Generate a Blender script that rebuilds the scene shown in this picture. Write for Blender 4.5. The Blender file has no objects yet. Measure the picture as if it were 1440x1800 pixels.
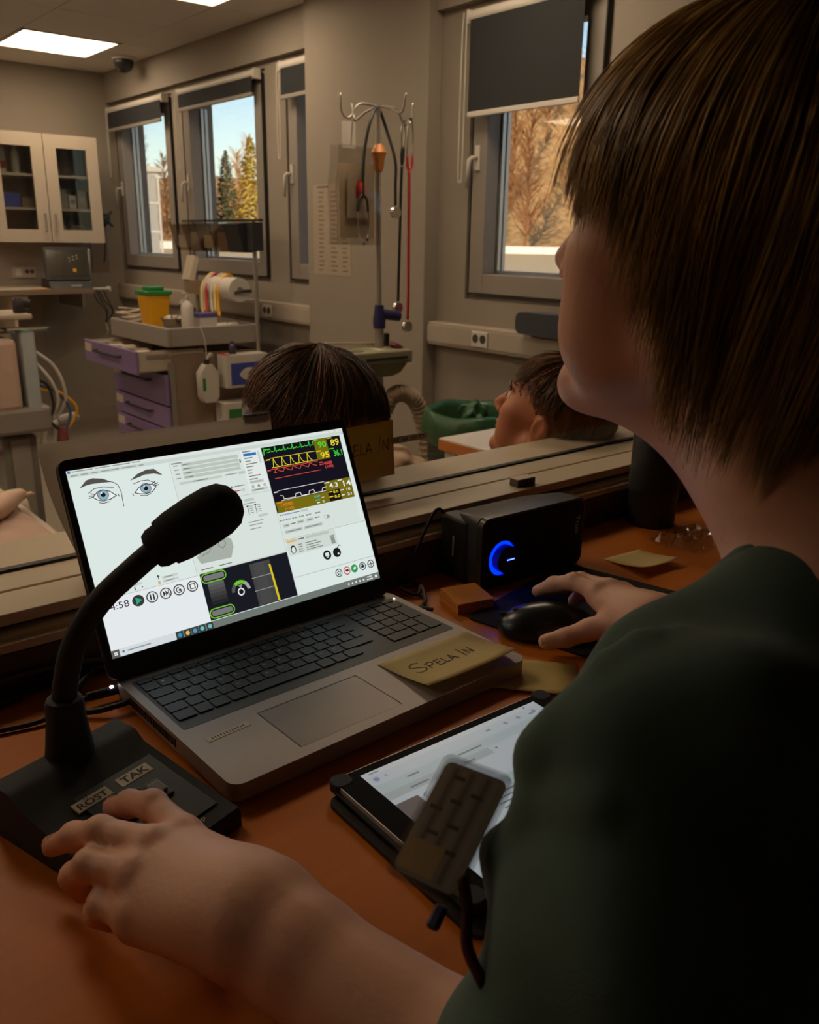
import bpy, bmesh, math, random
import numpy as np
from mathutils import Vector, Matrix, Euler
sc = bpy.context.scene
C = sc.collection
PI = math.pi
random.seed(7)
RNG = np.random.default_rng(7)

# ------------------------------------------------------------------ camera, world, sun, exposure
cam_d = bpy.data.cameras.new('camera')
cam = bpy.data.objects.new('camera', cam_d)
C.objects.link(cam)
sc.camera = cam
cam.location = (0, 0, 1.166)
YAW, PITCH, ROLL = 0.69573, 0.30627, 0.01575
_f = Vector((math.sin(YAW) * math.cos(PITCH), math.cos(YAW) * math.cos(PITCH), -math.sin(PITCH)))
_r = Vector((math.cos(YAW), -math.sin(YAW), 0))
_u = _r.cross(_f)
_r2 = _r * math.cos(ROLL) + _u * math.sin(ROLL)
_u2 = -_r * math.sin(ROLL) + _u * math.cos(ROLL)
cam.rotation_euler = Matrix((_r2, _u2, -_f)).transposed().to_euler()
cam_d.sensor_fit = 'VERTICAL'
cam_d.sensor_height = 24
cam_d.lens = 24 * 1512.5 / 1800
cam_d.clip_start = 0.02
cam_d.clip_end = 600
cam_d.dof.use_dof = True
cam_d.dof.focus_distance = 0.85
cam_d.dof.aperture_fstop = 9.0

world = bpy.data.worlds.new('world')
sc.world = world
world.use_nodes = True
wn = world.node_tree.nodes
wl = world.node_tree.links
bg = wn['Background']
sky = wn.new('ShaderNodeTexSky')
sky.sky_type = 'NISHITA'
sky.sun_disc = False
sky.sun_elevation = math.radians(32)
sky.sun_rotation = math.radians(230)
sky.air_density = 1.0
sky.dust_density = 0.8
wl.new(sky.outputs[0], bg.inputs[0])
bg.inputs[1].default_value = 0.11

sun_d = bpy.data.lights.new('sun', 'SUN')
sun_d.energy = 2.3
sun_d.angle = math.radians(0.6)
sun_d.color = (1.0, 0.86, 0.66)
sun = bpy.data.objects.new('sun', sun_d)
C.objects.link(sun)
sun.rotation_euler = Vector((0.80, 0.42, -0.50)).to_track_quat('-Z', 'Y').to_euler()

sc.view_settings.view_transform = 'Standard'
sc.view_settings.look = 'None'
sc.view_settings.gamma = 1
sc.view_settings.use_curve_mapping = False
sc.view_settings.exposure = 1.42
sc.cycles.use_denoising = True
sc.cycles.sample_clamp_indirect = 4.0
sc.cycles.caustics_reflective = False
sc.cycles.caustics_refractive = False
sc.cycles.max_bounces = 7
sc.cycles.diffuse_bounces = 4
sc.cycles.glossy_bounces = 3
sc.cycles.transparent_max_bounces = 14
sc.cycles.use_adaptive_sampling = True
sc.cycles.adaptive_threshold = 0.03

# ------------------------------------------------------------------ materials
MATS = {}


def mat(name, col, rough=0.6, metal=0.0, var=0.08, scale=30.0, bump=0.0, bscale=200.0, spec=0.5, emit=None, estr=0.0,
        stretch=None, sheen=0.0, sub=0.0, var2=None):
    """procedural principled material: noise-varied colour and optional noise bump, object coordinates"""
    if name in MATS:
        return MATS[name]
    m = bpy.data.materials.new(name)
    m.use_nodes = True
    n, l = m.node_tree.nodes, m.node_tree.links
    b = n['Principled BSDF']
    tc = n.new('ShaderNodeTexCoord')
    mp = n.new('ShaderNodeMapping')
    l.new(tc.outputs['Object'], mp.inputs[0])
    if stretch:
        mp.inputs['Scale'].default_value = stretch
    nz = n.new('ShaderNodeTexNoise')
    nz.inputs['Scale'].default_value = scale
    nz.inputs['Detail'].default_value = 4
    l.new(mp.outputs[0], nz.inputs['Vector'])
    mx = n.new('ShaderNodeMixRGB')
    c = Vector(col[:3])
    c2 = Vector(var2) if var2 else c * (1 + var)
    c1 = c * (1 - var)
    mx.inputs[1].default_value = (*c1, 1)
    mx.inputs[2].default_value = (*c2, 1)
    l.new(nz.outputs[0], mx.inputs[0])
    l.new(mx.outputs[0], b.inputs['Base Color'])
    b.inputs['Roughness'].default_value = rough
    b.inputs['Metallic'].default_value = metal
    b.inputs['Specular IOR Level'].default_value = spec
    if sheen:
        b.inputs['Sheen Weight'].default_value = sheen
    if sub:
        b.inputs['Subsurface Weight'].default_value = sub
        b.inputs['Subsurface Radius'].default_value = (0.012, 0.004, 0.002)
        b.inputs['Subsurface Scale'].default_value = 0.6
    if emit:
        b.inputs['Emission Color'].default_value = (*emit, 1)
        b.inputs['Emission Strength'].default_value = estr
    if bump:
        nb = n.new('ShaderNodeTexNoise')
        nb.inputs['Scale'].default_value = bscale
        nb.inputs['Detail'].default_value = 5
        l.new(mp.outputs[0], nb.inputs['Vector'])
        bp = n.new('ShaderNodeBump')
        bp.inputs['Strength'].default_value = bump
        bp.inputs['Distance'].default_value = 0.002
        l.new(nb.outputs[0], bp.inputs['Height'])
        l.new(bp.outputs[0], b.inputs['Normal'])
    MATS[name] = m
    return m


def mat_glass(name, tint, refl=1.0, rough=0.0):
    """thin pane: tinted transparency with Fresnel reflection"""
    m = bpy.data.materials.new(name)
    m.use_nodes = True
    n, l = m.node_tree.nodes, m.node_tree.links
    n.remove(n['Principled BSDF'])
    t = n.new('ShaderNodeBsdfTransparent')
    t.inputs[0].default_value = (*tint, 1)
    g = n.new('ShaderNodeBsdfGlossy')
    g.inputs['Roughness'].default_value = rough
    nz = n.new('ShaderNodeTexNoise')
    nz.inputs['Scale'].default_value = 3
    fr = n.new('ShaderNodeFresnel')
    ge = n.new('ShaderNodeNewGeometry')
    io = n.new('ShaderNodeMapRange')          # same reflectance from either face of the pane
    io.inputs[3].default_value = 1.45
    io.inputs[4].default_value = 1 / 1.45
    l.new(ge.outputs['Backfacing'], io.inputs[0])
    l.new(io.outputs[0], fr.inputs[0])
    mu = n.new('ShaderNodeMath')
    mu.operation = 'MULTIPLY'
    mu.inputs[1].default_value = refl
    l.new(fr.outputs[0], mu.inputs[0])
    mx = n.new('ShaderNodeMixShader')
    l.new(mu.outputs[0], mx.inputs[0])
    l.new(t.outputs[0], mx.inputs[1])
    l.new(g.outputs[0], mx.inputs[2])
    l.new(mx.outputs[0], n['Material Output'].inputs[0])
    MATS[name] = m
    return m


def mat_colattr(name, strength=1.0, emissive=True, rough=0.7):
    """flat print / lit screen: colours per face"""
    m = bpy.data.materials.new(name)
    m.use_nodes = True
    n, l = m.node_tree.nodes, m.node_tree.links
    b = n['Principled BSDF']
    a = n.new('ShaderNodeVertexColor')
    a.layer_name = 'Col'
    if emissive:
        b.inputs['Base Color'].default_value = (0.01, 0.01, 0.01, 1)
        b.inputs['Roughness'].default_value = 0.35
        l.new(a.outputs[0], b.inputs['Emission Color'])
        b.inputs['Emission Strength'].default_value = strength
    else:
        l.new(a.outputs[0], b.inputs['Base Color'])
        b.inputs['Roughness'].default_value = rough
    MATS[name] = m
    return m


def mat_paper(name, col, trans=0.45):
    """thin sheet: diffuse paper that also lets light through from behind"""
    m = mat(name, col, 0.85, var=0.04, scale=14)
    n, l = m.node_tree.nodes, m.node_tree.links
    t = n.new('ShaderNodeBsdfTranslucent')
    mx = n.new('ShaderNodeMixShader')
    mx.inputs[0].default_value = trans
    b = n['Principled BSDF']
    l.new(b.inputs['Base Color'].links[0].from_socket, t.inputs[0])
    l.new(b.outputs[0], mx.inputs[1])
    l.new(t.outputs[0], mx.inputs[2])
    l.new(mx.outputs[0], n['Material Output'].inputs[0])
    return m


def srgb(r, g, b):
    def f(c):
        c /= 255.0
        return c / 12.92 if c <= 0.04045 else ((c + 0.055) / 1.055) ** 2.4
    return (f(r), f(g), f(b))


# ------------------------------------------------------------------ mesh building helpers
class MB:
    def __init__(s):
        s.v = []
        s.f = []

    def add(s, vs, fs):
        o = len(s.v)
        s.v += [tuple(v) for v in vs]
        s.f += [tuple(i + o for i in f) for f in fs]
        return s

    def box(s, cx, cy, cz, sx, sy, sz, R=None, about=None):
        h = Vector((sx / 2, sy / 2, sz / 2))
        vs = [Vector((cx + a * h.x, cy + b * h.y, cz + c * h.z)) for a in (-1, 1) for b in (-1, 1) for c in (-1, 1)]
        if R is not None:
            p = Vector(about) if about is not None else Vector((cx, cy, cz))
            vs = [p + R @ (v - p) for v in vs]
        return s.add(vs, [(0, 1, 3, 2), (4, 6, 7, 5), (0, 4, 5, 1), (2, 3, 7, 6), (0, 2, 6, 4), (1, 5, 7, 3)])

    def tube(s, pts, r, seg=8, cap=True):
        pts = [Vector(p) for p in pts]
        n = len(pts)
        rs = r if isinstance(r, (list, tuple)) else [r] * n
        t0 = (pts[1] - pts[0]).normalized()
        a = t0.orthogonal().normalized()
        rings = []
        for i, p in enumerate(pts):
            t = (pts[min(i + 1, n - 1)] - pts[max(i - 1, 0)])
            t = t.normalized() if t.length > 1e-9 else t0
            a = (a - t * a.dot(t))
            a = a.normalized() if a.length > 1e-6 else t.orthogonal().normalized()
            b = t.cross(a)
            rings.append([p + (a * math.cos(2 * PI * k / seg) + b * math.sin(2 * PI * k / seg)) * rs[i] for k in range(seg)])
        vs = [v for ring in rings for v in ring]
        fs = []
        for i in range(n - 1):
            for k in range(seg):
                k2 = (k + 1) % seg
                fs.append((i * seg + k, i * seg + k2, (i + 1) * seg + k2, (i + 1) * seg + k))
        if cap:
            fs.append(tuple(range(seg - 1, -1, -1)))
            fs.append(tuple((n - 1) * seg + k for k in range(seg)))
        return s.add(vs, fs)

    def cyl(s, p0, p1, r, seg=16, r2=None):
        return s.tube([p0, p1], [r, r if r2 is None else r2], seg)

    def lathe(s, prof, c=(0, 0, 0), seg=24, axis='z'):
        vs = []
        for (r, z) in prof:
            for k in range(seg):
                a = 2 * PI * k / seg
                p = (r * math.cos(a), r * math.sin(a), z)
                if axis == 'x':
                    p = (p[2], p[0], p[1])
                elif axis == 'y':
                    p = (p[1], p[2], p[0])
                vs.append((c[0] + p[0], c[1] + p[1], c[2] + p[2]))
        fs = []
        for i in range(len(prof) - 1):
            for k in range(seg):
                k2 = (k + 1) % seg
                fs.append((i * seg + k, i * seg + k2, (i + 1) * seg + k2, (i + 1) * seg + k))
        fs.append(tuple(range(seg - 1, -1, -1)))
        fs.append(tuple((len(prof) - 1) * seg + k for k in range(seg)))
        return s.add(vs, fs)

    def prism(s, poly, d, axis='z', at=0.0):
        """extrude a 2d polygon along an axis: 'z' (x,y), 'y' (x,z), 'x' (y,z)"""
        n = len(poly)

        def P(p, h):
            return {'z': (p[0], p[1], h), 'y': (p[0], h, p[1]), 'x': (h, p[0], p[1])}[axis]
        vs = [P(p, at) for p in poly] + [P(p, at + d) for p in poly]
        fs = [tuple(range(n - 1, -1, -1)), tuple(range(n, 2 * n))]
        fs += [(i, (i + 1) % n, n + (i + 1) % n, n + i) for i in range(n)]
        return s.add(vs, fs)

    def xform(s, M):
        s.v = [tuple(M @ Vector(v)) for v in s.v]
        return s

    def build(s, name, m, parent=None, smooth=False, bevel=0.0, bseg=2, loc=None, rot=None):
        me = bpy.data.meshes.new(name)
        me.from_pydata(s.v, [], s.f)
        bm = bmesh.new()
        bm.from_mesh(me)
        bmesh.ops.recalc_face_normals(bm, faces=bm.faces)
        bm.to_mesh(me)
        bm.free()
        o = bpy.data.objects.new(name, me)
        C.objects.link(o)
        if m is not None:
            me.materials.append(m)
        if smooth:
            for p in me.polygons:
                p.use_smooth = True
            if smooth == 'auto':
                md = o.modifiers.new('e', 'EDGE_SPLIT')
                md.split_angle = math.radians(40)
        if bevel:
            md = o.modifiers.new('b', 'BEVEL')
            md.width = bevel
            md.segments = bseg
            md.limit_method = 'ANGLE'
            md.angle_limit = math.radians(40)
        if parent is not None:
            o.parent = parent
        if loc is not None:
            o.location = loc
        if rot is not None:
            o.rotation_euler = rot
        return o


def bx(name, m, c, s, parent=None, bevel=0.0, **k):
    return MB().box(*c, *s).build(name, m, parent, bevel=bevel, **k)


def thing(name, label, cat, loc=(0, 0, 0), rz=0.0, group=None):
    o = bpy.data.objects.new(name, None)
    C.objects.link(o)
    o.location = loc
    o.rotation_euler = (0, 0, rz)
    o.empty_display_size = 0.05
    return tag(o, label, cat, group)


def tag(o, label, cat, group=None):
    o['label'] = label
    o['category'] = cat
    if group:
        o['group'] = group
    return o


def structure(o):
    o['kind'] = 'structure'
    return o


def copy_tree(o, parent=None):
    c = o.copy()
    C.objects.link(c)
    if parent is not None:
        c.parent = parent
    for ch in list(o.children):
        copy_tree(ch, c)
    return c


def spline(pts, n=8):
    """Catmull-Rom through points"""
    P = [Vector(p) for p in pts]
    P = [P[0] * 2 - P[1]] + P + [P[-1] * 2 - P[-2]]
    out = []
    for i in range(1, len(P) - 2):
        for k in range(n):
            t = k / n
            a, b, c, d = P[i - 1], P[i], P[i + 1], P[i + 2]
            out.append(0.5 * ((2 * b) + (c - a) * t + (2 * a - 5 * b + 4 * c - d) * t * t + (3 * b - a - 3 * c + d) * t ** 3))
    out.append(P[-2])
    return out


def rrect(w, h, r, seg=5, cx=0.0, cy=0.0):
    out = []
    for (sx, sy, a0) in ((1, 1, 0), (-1, 1, 90), (-1, -1, 180), (1, -1, 270)):
        for k in range(seg + 1):
            a = math.radians(a0 + 90 * k / seg)
            out.append((cx + sx * (w / 2 - r) + r * math.cos(a), cy + sy * (h / 2 - r) + r * math.sin(a)))
    return out


_TXT = {}


def text2d(s, bold=0.0):
    """outline text as flat triangles, unit cap height about 0.7, origin bottom-left"""
    if (s, bold) in _TXT:
        return _TXT[(s, bold)]
    cu = bpy.data.curves.new('t', 'FONT')
    cu.body = s
    cu.size = 1.0
    cu.offset = bold
    cu.resolution_u = 3
    ob = bpy.data.objects.new('t', cu)
    C.objects.link(ob)
    dg = bpy.context.evaluated_depsgraph_get()
    me = bpy.data.meshes.new_from_object(ob.evaluated_get(dg))
    vs = [(v.co.x, v.co.y) for v in me.vertices]
    fs = [tuple(p.vertices) for p in me.polygons]
    bpy.data.objects.remove(ob)
    bpy.data.curves.remove(cu)
    bpy.data.meshes.remove(me)
    _TXT[(s, bold)] = (vs, fs)
    return vs, fs


class Flat:
    """flat print on a local plane: x right, y up, tiny layer offsets along z, colours per face"""

    def __init__(s, dz=0.00008):
        s.v, s.f, s.c, s.dz, s.layer = [], [], [], dz, 0

    def poly(s, pts, col, layer=None, faces=None):
        o = len(s.v)
        z = (s.layer if layer is None else layer) * s.dz
        s.v += [(p[0], p[1], z) for p in pts]
        for f in (faces or [tuple(range(len(pts)))]):
            s.f.append(tuple(i + o for i in f))
            s.c.append(col)

    def rect(s, x0, y0, x1, y1, col, layer=None):
        s.poly([(x0, y0), (x1, y0), (x1, y1), (x0, y1)], col, layer)

    def line(s, pts, w, col, layer=None):
        for a, b in zip(pts[:-1], pts[1:]):
            d = Vector((b[0] - a[0], b[1] - a[1]))
            if d.length < 1e-9:
                continue
            d.normalize()
            n = Vector((-d.y, d.x)) * (w / 2)
            e = d * (w * 0.4)
            s.poly([(a[0] - n.x - e.x, a[1] - n.y - e.y), (b[0] - n.x + e.x, b[1] - n.y + e.y), (b[0] + n.x + e.x, b[1] + n.y + e.y), (a[0] + n.x - e.x, a[1] + n.y - e.y)], col, layer)

    def disc(s, x, y, r, col, layer=None, ry=None, n=20):
        ry = ry or r
        s.poly([(x + r * math.cos(2 * PI * k / n), y + ry * math.sin(2 * PI * k / n)) for k in range(n)], col, layer)

    def text(s, t, x0, y0, x1, y1, col, layer=None, bold=0.0, fit=True, shear=0.0):
        vs, fs = text2d(t, bold)
        if not vs:
            return
        a0, a1 = min(v[0] for v in vs), max(v[0] for v in vs)
        b0, b1 = min(v[1] for v in vs), max(v[1] for v in vs)
        kx = (x1 - x0) / max(1e-6, a1 - a0)
        ky = (y1 - y0) / max(1e-6, b1 - b0)
        if not fit:
            kx = abs(ky) * (1 if kx > 0 else -1)
        s.poly([(x0 + (v[0] - a0) * kx + shear * (v[1] - b0), y0 + (v[1] - b0) * ky) for v in vs], col, layer, faces=fs)

    def build(s, name, m, parent=None, loc=None, rot=None, two=False):
        me = bpy.data.meshes.new(name)
        me.from_pydata(s.v, [], s.f)
        at = me.color_attributes.new('Col', 'FLOAT_COLOR', 'CORNER')
        k = 0
        cols = []
        for p, c in zip(me.polygons, s.c):
            if p.normal.z < 0:
                p.flip()
            cols += [(*c, 1.0)] * p.loop_total
        at.data.foreach_set('color', [x for c in cols for x in c])
        me.materials.append(m)
        o = bpy.data.objects.new(name, me)
        C.objects.link(o)
        if parent is not None:
            o.parent = parent
        if loc is not None:
            o.location = loc
        if rot is not None:
            o.rotation_euler = rot
        return o


# ------------------------------------------------------------------ implicit surfaces for organic shapes
def sd_cone(p, a, b, ra, rb):
    a = np.asarray(a, np.float32); b = np.asarray(b, np.float32)
    ab = b - a
    t = np.clip(((p - a) @ ab) / max(1e-9, float(ab @ ab)), 0, 1)
    return np.linalg.norm(p - (a + t[:, None] * ab), axis=1) - (ra + (rb - ra) * t)


def sd_ell(p, c, r, R=None):
    q = p - np.asarray(c, np.float32)
    if R is not None:
        q = q @ np.asarray(R, np.float32)
    r = np.asarray(r, np.float32)
    k0 = np.linalg.norm(q / r, axis=1)
    k1 = np.linalg.norm(q / (r * r), axis=1)
    return k0 * (k0 - 1.0) / np.maximum(k1, 1e-6)


def smin(a, b, k):
    h = np.clip(0.5 + 0.5 * (b - a) / k, 0, 1)
    return b + (a - b) * h - k * h * (1 - h)


def smax(a, b, k):
    return -smin(-a, -b, k)


def sdf_eval(prims, p, keep=None):
    """prims: list of (op, k, fn) ; op '+' union, '-' subtract"""
    d = None
    for j, (op, k, fn) in enumerate(prims):
        if keep is not None and not keep[j]:
            continue
        if d is None and op == '-':
            continue
        e = fn(p)
        if d is None:
            d = e
        elif op == '+':
            d = smin(d, e, k)
        else:
            d = smax(d, -e, k)
    return d


def surface(fn, lo, hi, h, B=16, post=None, amp=0.0):
    """naive surface nets over a block-sparse grid; fn is a function or a list of prims (far prims are skipped per block)"""
    lo = np.asarray(lo, np.float32); hi = np.asarray(hi, np.float32)
    nb = np.ceil((hi - lo) / (h * B)).astype(int)
    N = nb * B
    D = np.empty(N, np.float32)
    bi = np.stack(np.meshgrid(*[np.arange(k) for k in nb], indexing='ij'), -1).reshape(-1, 3)
    cen = (lo + (bi + 0.5) * (B * h)).astype(np.float32)
    rad = B * h * 0.87 * 1.2 + 0.004 + amp
    prims = fn if isinstance(fn, list) else None
    if prims:
        dc = sdf_eval(prims, cen)
        near = np.abs(dc) <= rad * 1.6
        keepm = np.ones((len(prims), len(cen)), bool)
        cn = cen[near]
        for j, (op, k, f_) in enumerate(prims):
            e = f_(cn)
            if op == '+':
                keepm[j, near] = e < dc[near] + 2.4 * rad + 1.5 * k
            else:
                keepm[j, near] = -e > dc[near] - 2.4 * rad - 1.5 * k
        ev = lambda p, kp: sdf_eval(prims, p, kp)
        if post is not None:
            dc = post(cen, dc)
    else:
        dc = fn(cen)
    g = np.stack(np.meshgrid(*[np.arange(B)] * 3, indexing='ij'), -1).reshape(-1, 3)
    for i, b in enumerate(bi):
        sl = tuple(slice(b[k] * B, b[k] * B + B) for k in range(3))
        if abs(dc[i]) > rad:
            D[sl] = 1.0 if dc[i] > 0 else -1.0
        else:
            P = (lo + (b * B + g) * h).astype(np.float32)
            if prims:
                kp = keepm[:, i]
                v = ev(P, kp)
                v = np.full(len(P), 1.0, np.float32) if v is None else v
                if post is not None:
                    v = post(P, v)
            else:
                v = fn(P)
            D[sl] = v.reshape(B, B, B)
    S = D < 0
    c = np.zeros(tuple(N - 1), np.int8)
    for a in (0, 1):
        for b in (0, 1):
            for e in (0, 1):
                c += S[a:N[0] - 1 + a, b:N[1] - 1 + b, e:N[2] - 1 + e]
    act = np.argwhere((c > 0) & (c < 8))
    idx = -np.ones(tuple(N - 1), np.int32)
    idx[tuple(act.T)] = np.arange(len(act))
    acc = np.zeros((len(act), 3), np.float32)
    cnt = np.zeros(len(act), np.float32)
    corners = [(a, b, e) for a in (0, 1) for b in (0, 1) for e in (0, 1)]
    val = {q: D[act[:, 0] + q[0], act[:, 1] + q[1], act[:, 2] + q[2]] for q in corners}
    for q in corners:
        for ax in range(3):
            if q[ax] == 0:
                q2 = list(q); q2[ax] = 1; q2 = tuple(q2)
                v0, v1 = val[q], val[q2]
                m = (v0 < 0) != (v1 < 0)
                t = np.clip(v0 / np.where(np.abs(v0 - v1) < 1e-9, 1, v0 - v1), 0, 1)
                pos = np.tile(np.array(q, np.float32), (len(act), 1))
                pos[:, ax] = t
                acc[m] += pos[m]
                cnt[m] += 1
    V = lo + (act + acc / np.maximum(cnt, 1)[:, None]) * h
    F = []
    for ax in range(3):
        o = [(1, 2), (2, 0), (0, 1)][ax]
        sl0 = [slice(1, N[k] - 1) for k in range(3)]; sl0[ax] = slice(0, N[ax] - 1)
        sl1 = list(sl0); sl1[ax] = slice(1, N[ax])
        e = S[tuple(sl0)] != S[tuple(sl1)]
        ij = np.argwhere(e)
        base = np.array([1, 1, 1]); base[ax] = 0
        ij = ij + base
        flip = S[tuple(ij.T)]
        q = []
        for (da, db) in ((0, 0), (1, 0), (1, 1), (0, 1)):
            k = ij.copy()
            k[:, o[0]] -= da
            k[:, o[1]] -= db
            q.append(idx[tuple(k.T)])
        q = np.stack(q, -1)
        q[~flip] = q[~flip][:, ::-1]
        F.append(q)
    F = np.concatenate(F)
    F = F[(F >= 0).all(1)]
    return V, F


def np_mesh(name, V, F, m, parent=None, smooth=True):
    me = bpy.data.meshes.new(name)
    me.vertices.add(len(V))
    me.vertices.foreach_set('co', np.asarray(V, np.float32).ravel())
    k = F.shape[1]
    me.loops.add(F.size)
    me.loops.foreach_set('vertex_index', F.astype(np.int32).ravel())
    me.polygons.add(len(F))
    me.polygons.foreach_set('loop_start', np.arange(0, F.size, k, dtype=np.int32))
    if smooth:
        me.polygons.foreach_set('use_smooth', np.ones(len(F), bool))
    me.update(calc_edges=True)
    me.validate()
    if m is not None:
        me.materials.append(m)
    o = bpy.data.objects.new(name, me)
    C.objects.link(o)
    if parent is not None:
        o.parent = parent
    return o


def ribbons(name, strands, widths, m, parent=None, tones=None):
    """hair locks: each strand (k,3) swept as a three-sided tapering tube; all strands same k"""
    S = np.asarray(strands, np.float32)
    n, k, _ = S.shape
    T = np.gradient(S, axis=1)
    T /= np.maximum(np.linalg.norm(T, axis=2, keepdims=True), 1e-9)
    up = np.array([0.3, 0.2, 1.0], np.float32)
    A = np.cross(T, up)
    A /= np.maximum(np.linalg.norm(A, axis=2, keepdims=True), 1e-9)
    Bn = np.cross(T, A)
    prof = np.concatenate([np.linspace(0.7, 1, max(2, k // 3)), np.linspace(1, 0.08, k - max(2, k // 3))])
    W = np.asarray(widths, np.float32)[:, None] * prof[None, :]
    V = []
    for j in range(3):
        a = 2 * PI * j / 3
        V.append(S + (A * math.cos(a) + Bn * math.sin(a)) * W[:, :, None])
    V = np.stack(V, 2).reshape(-1, 3)
    i = np.arange(n)[:, None, None] * (k * 3)
    s = np.arange(k - 1)[None, :, None] * 3
    j = np.arange(3)[None, None, :]
    a = i + s + j
    b = i + s + (j + 1) % 3
    F = np.stack([a, b, b + 3, a + 3], -1).reshape(-1, 4)
    o = np_mesh(name, V, F, m, parent)
    if tones is not None:
        at = o.data.attributes.new('tone', 'FLOAT', 'POINT')
        at.data.foreach_set('value', np.repeat(np.asarray(tones, np.float32), k * 3))
    return o
# ------------------------------------------------------------------ the setting
XW, YC, ZF, ZT, YG = 2.733, 6.8, -0.25, 2.292, 0.9925
M_wall = mat('painted wall', srgb(152, 142, 130), 0.85, var=0.03, scale=3, bump=0.15, bscale=400)
M_ceil = mat('ceiling tile', srgb(218, 212, 206), 0.95, var=0.04, scale=60, bump=0.3, bscale=300)
M_floor = mat('grey linoleum', srgb(140, 130, 116), 0.45, var=0.06, scale=12)
M_base = mat('baseboard grey', srgb(150, 138, 126), 0.6)
M_frame = mat('window frame paint', srgb(146, 138, 130), 0.5, var=0.03)
M_alu = mat('aluminium', srgb(214, 214, 212), 0.35, metal=0.6, var=0.04)
M_white = mat('white plastic', srgb(206, 200, 192), 0.45, var=0.02)
M_sill = mat('cream sill paint', srgb(232, 214, 186), 0.38, var=0.03, scale=8, bump=0.05)
M_upstand_shade = mat('upstand with painted shade', srgb(92, 80, 70), 0.7)  # shade below the sill put into the upstand's colour
M_ctrl = mat('control room wall', srgb(150, 140, 130), 0.9)
M_gasket = mat('black gasket', (0.02, 0.02, 0.02), 0.6)
G_obs = mat_glass('observation glass', (0.83, 0.80, 0.76), 0.9)
G_win = mat_glass('window glass', (0.93, 0.95, 0.95), 0.8)

structure(bx('floor', M_floor, (0.25, 3.9, ZF - 0.05), (5.2, 6.1, 0.1)))
structure(bx('floor_control', mat('control room floor', srgb(90, 84, 78), 0.6), (0.25, -0.6, -0.03), (5.2, 2.9, 0.06)))
cl = structure(bx('ceiling', mat('ceiling slab', srgb(170, 160, 150), 0.9), (0.25, 2.35, ZT + 0.11), (5.3, 9.2, 0.12)))
# suspended ceiling tiles, joints left open
LIGHTS = [(2.1, 6.0), (2.1, 4.2), (0.3, 6.0), (0.3, 4.2), (2.1, 2.4), (0.3, 2.4), (-1.5, 6.0), (-1.5, 4.2), (-1.5, 2.4)]  # panels after the first pair are unseen, added to brighten the room
for i in range(-7, 2):
    for j in range(-9, 2):
        x0, x1 = 1.8 + 0.6 * i, 2.4 + 0.6 * i
        y0, y1 = 5.7 + 0.6 * j, 6.3 + 0.6 * j
        x0, x1, y0, y1 = max(x0, -2.2), min(x1, XW), max(y0, 1.05), min(y1, YC)
        if x1 - x0 < 0.05 or y1 - y0 < 0.05:
            continue
        if any(abs((x0 + x1) / 2 - a) < 0.2 and abs((y0 + y1) / 2 - b) < 0.2 for a, b in LIGHTS):
            continue
        bx('ceiling_tile', M_ceil, ((x0 + x1) / 2, (y0 + y1) / 2, ZT + 0.01), (x1 - x0 - 0.005, y1 - y0 - 0.005, 0.02), cl)
structure(bx('ceiling_control', mat('control ceiling', srgb(120, 112, 105), 0.9), (0.25, -0.5, ZT + 0.03), (5.2, 2.9, 0.05)))

# far wall with the cabinets
wf = structure(bx('wall_far', M_wall, (0.25, YC + 0.06, 1.0), (5.2, 0.12, 2.7)))
structure(bx('baseboard_far', M_base, (0.25, YC - 0.008, ZF + 0.06), (5.0, 0.016, 0.12)))
structure(bx('wall_left', M_wall, (-2.26, 3.9, 1.0), (0.12, 6.0, 2.7)))
# window wall, built around four openings
WIN = [(5.775, 6.745, 0.918, 2.06), (4.585, 5.640, 0.918, 2.06), (3.42, 4.375, 0.918, 2.06), (2.185, 2.910, 0.918, 2.06)]
mb = MB()
ys = [-2.0]
for (a, b, z0, z1) in sorted(WIN):
    ys += [a, b]
ys.append(YC + 0.12)
for k in range(0, len(ys), 2):
    mb.box(XW + 0.11, (ys[k] + ys[k + 1]) / 2, 1.489, 0.22, ys[k + 1] - ys[k], 1.142)
mb.box(XW + 0.11, 2.46, (ZF - 0.1 + 0.918) / 2, 0.22, 8.92, 0.918 - ZF + 0.1)
mb.box(XW + 0.11, 2.46, (2.06 + ZT + 0.15) / 2, 0.22, 8.92, ZT + 0.15 - 2.06)
structure(mb.build('wall_right', M_wall))
structure(bx('trim_1', M_wall, (XW - 0.02, 3.9, (2.09 + ZT) / 2), (0.04, 5.79, ZT - 2.09)))
structure(bx('baseboard_right', M_base, (XW - 0.008, 3.9, ZF + 0.06), (0.016, 5.79, 0.12)))
structure(bx('wall_pillar', M_wall, (XW - 0.04, 3.58, 1.02), (0.08, 0.96, ZT - ZF), bevel=0.004))

# control room shell
structure(bx('wall_back', M_ctrl, (0.25, -2.0, 1.1), (5.2, 0.1, 2.6)))
structure(bx('wall_control_left', M_ctrl, (-2.26, -0.55, 1.1), (0.12, 3.0, 2.6)))
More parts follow.
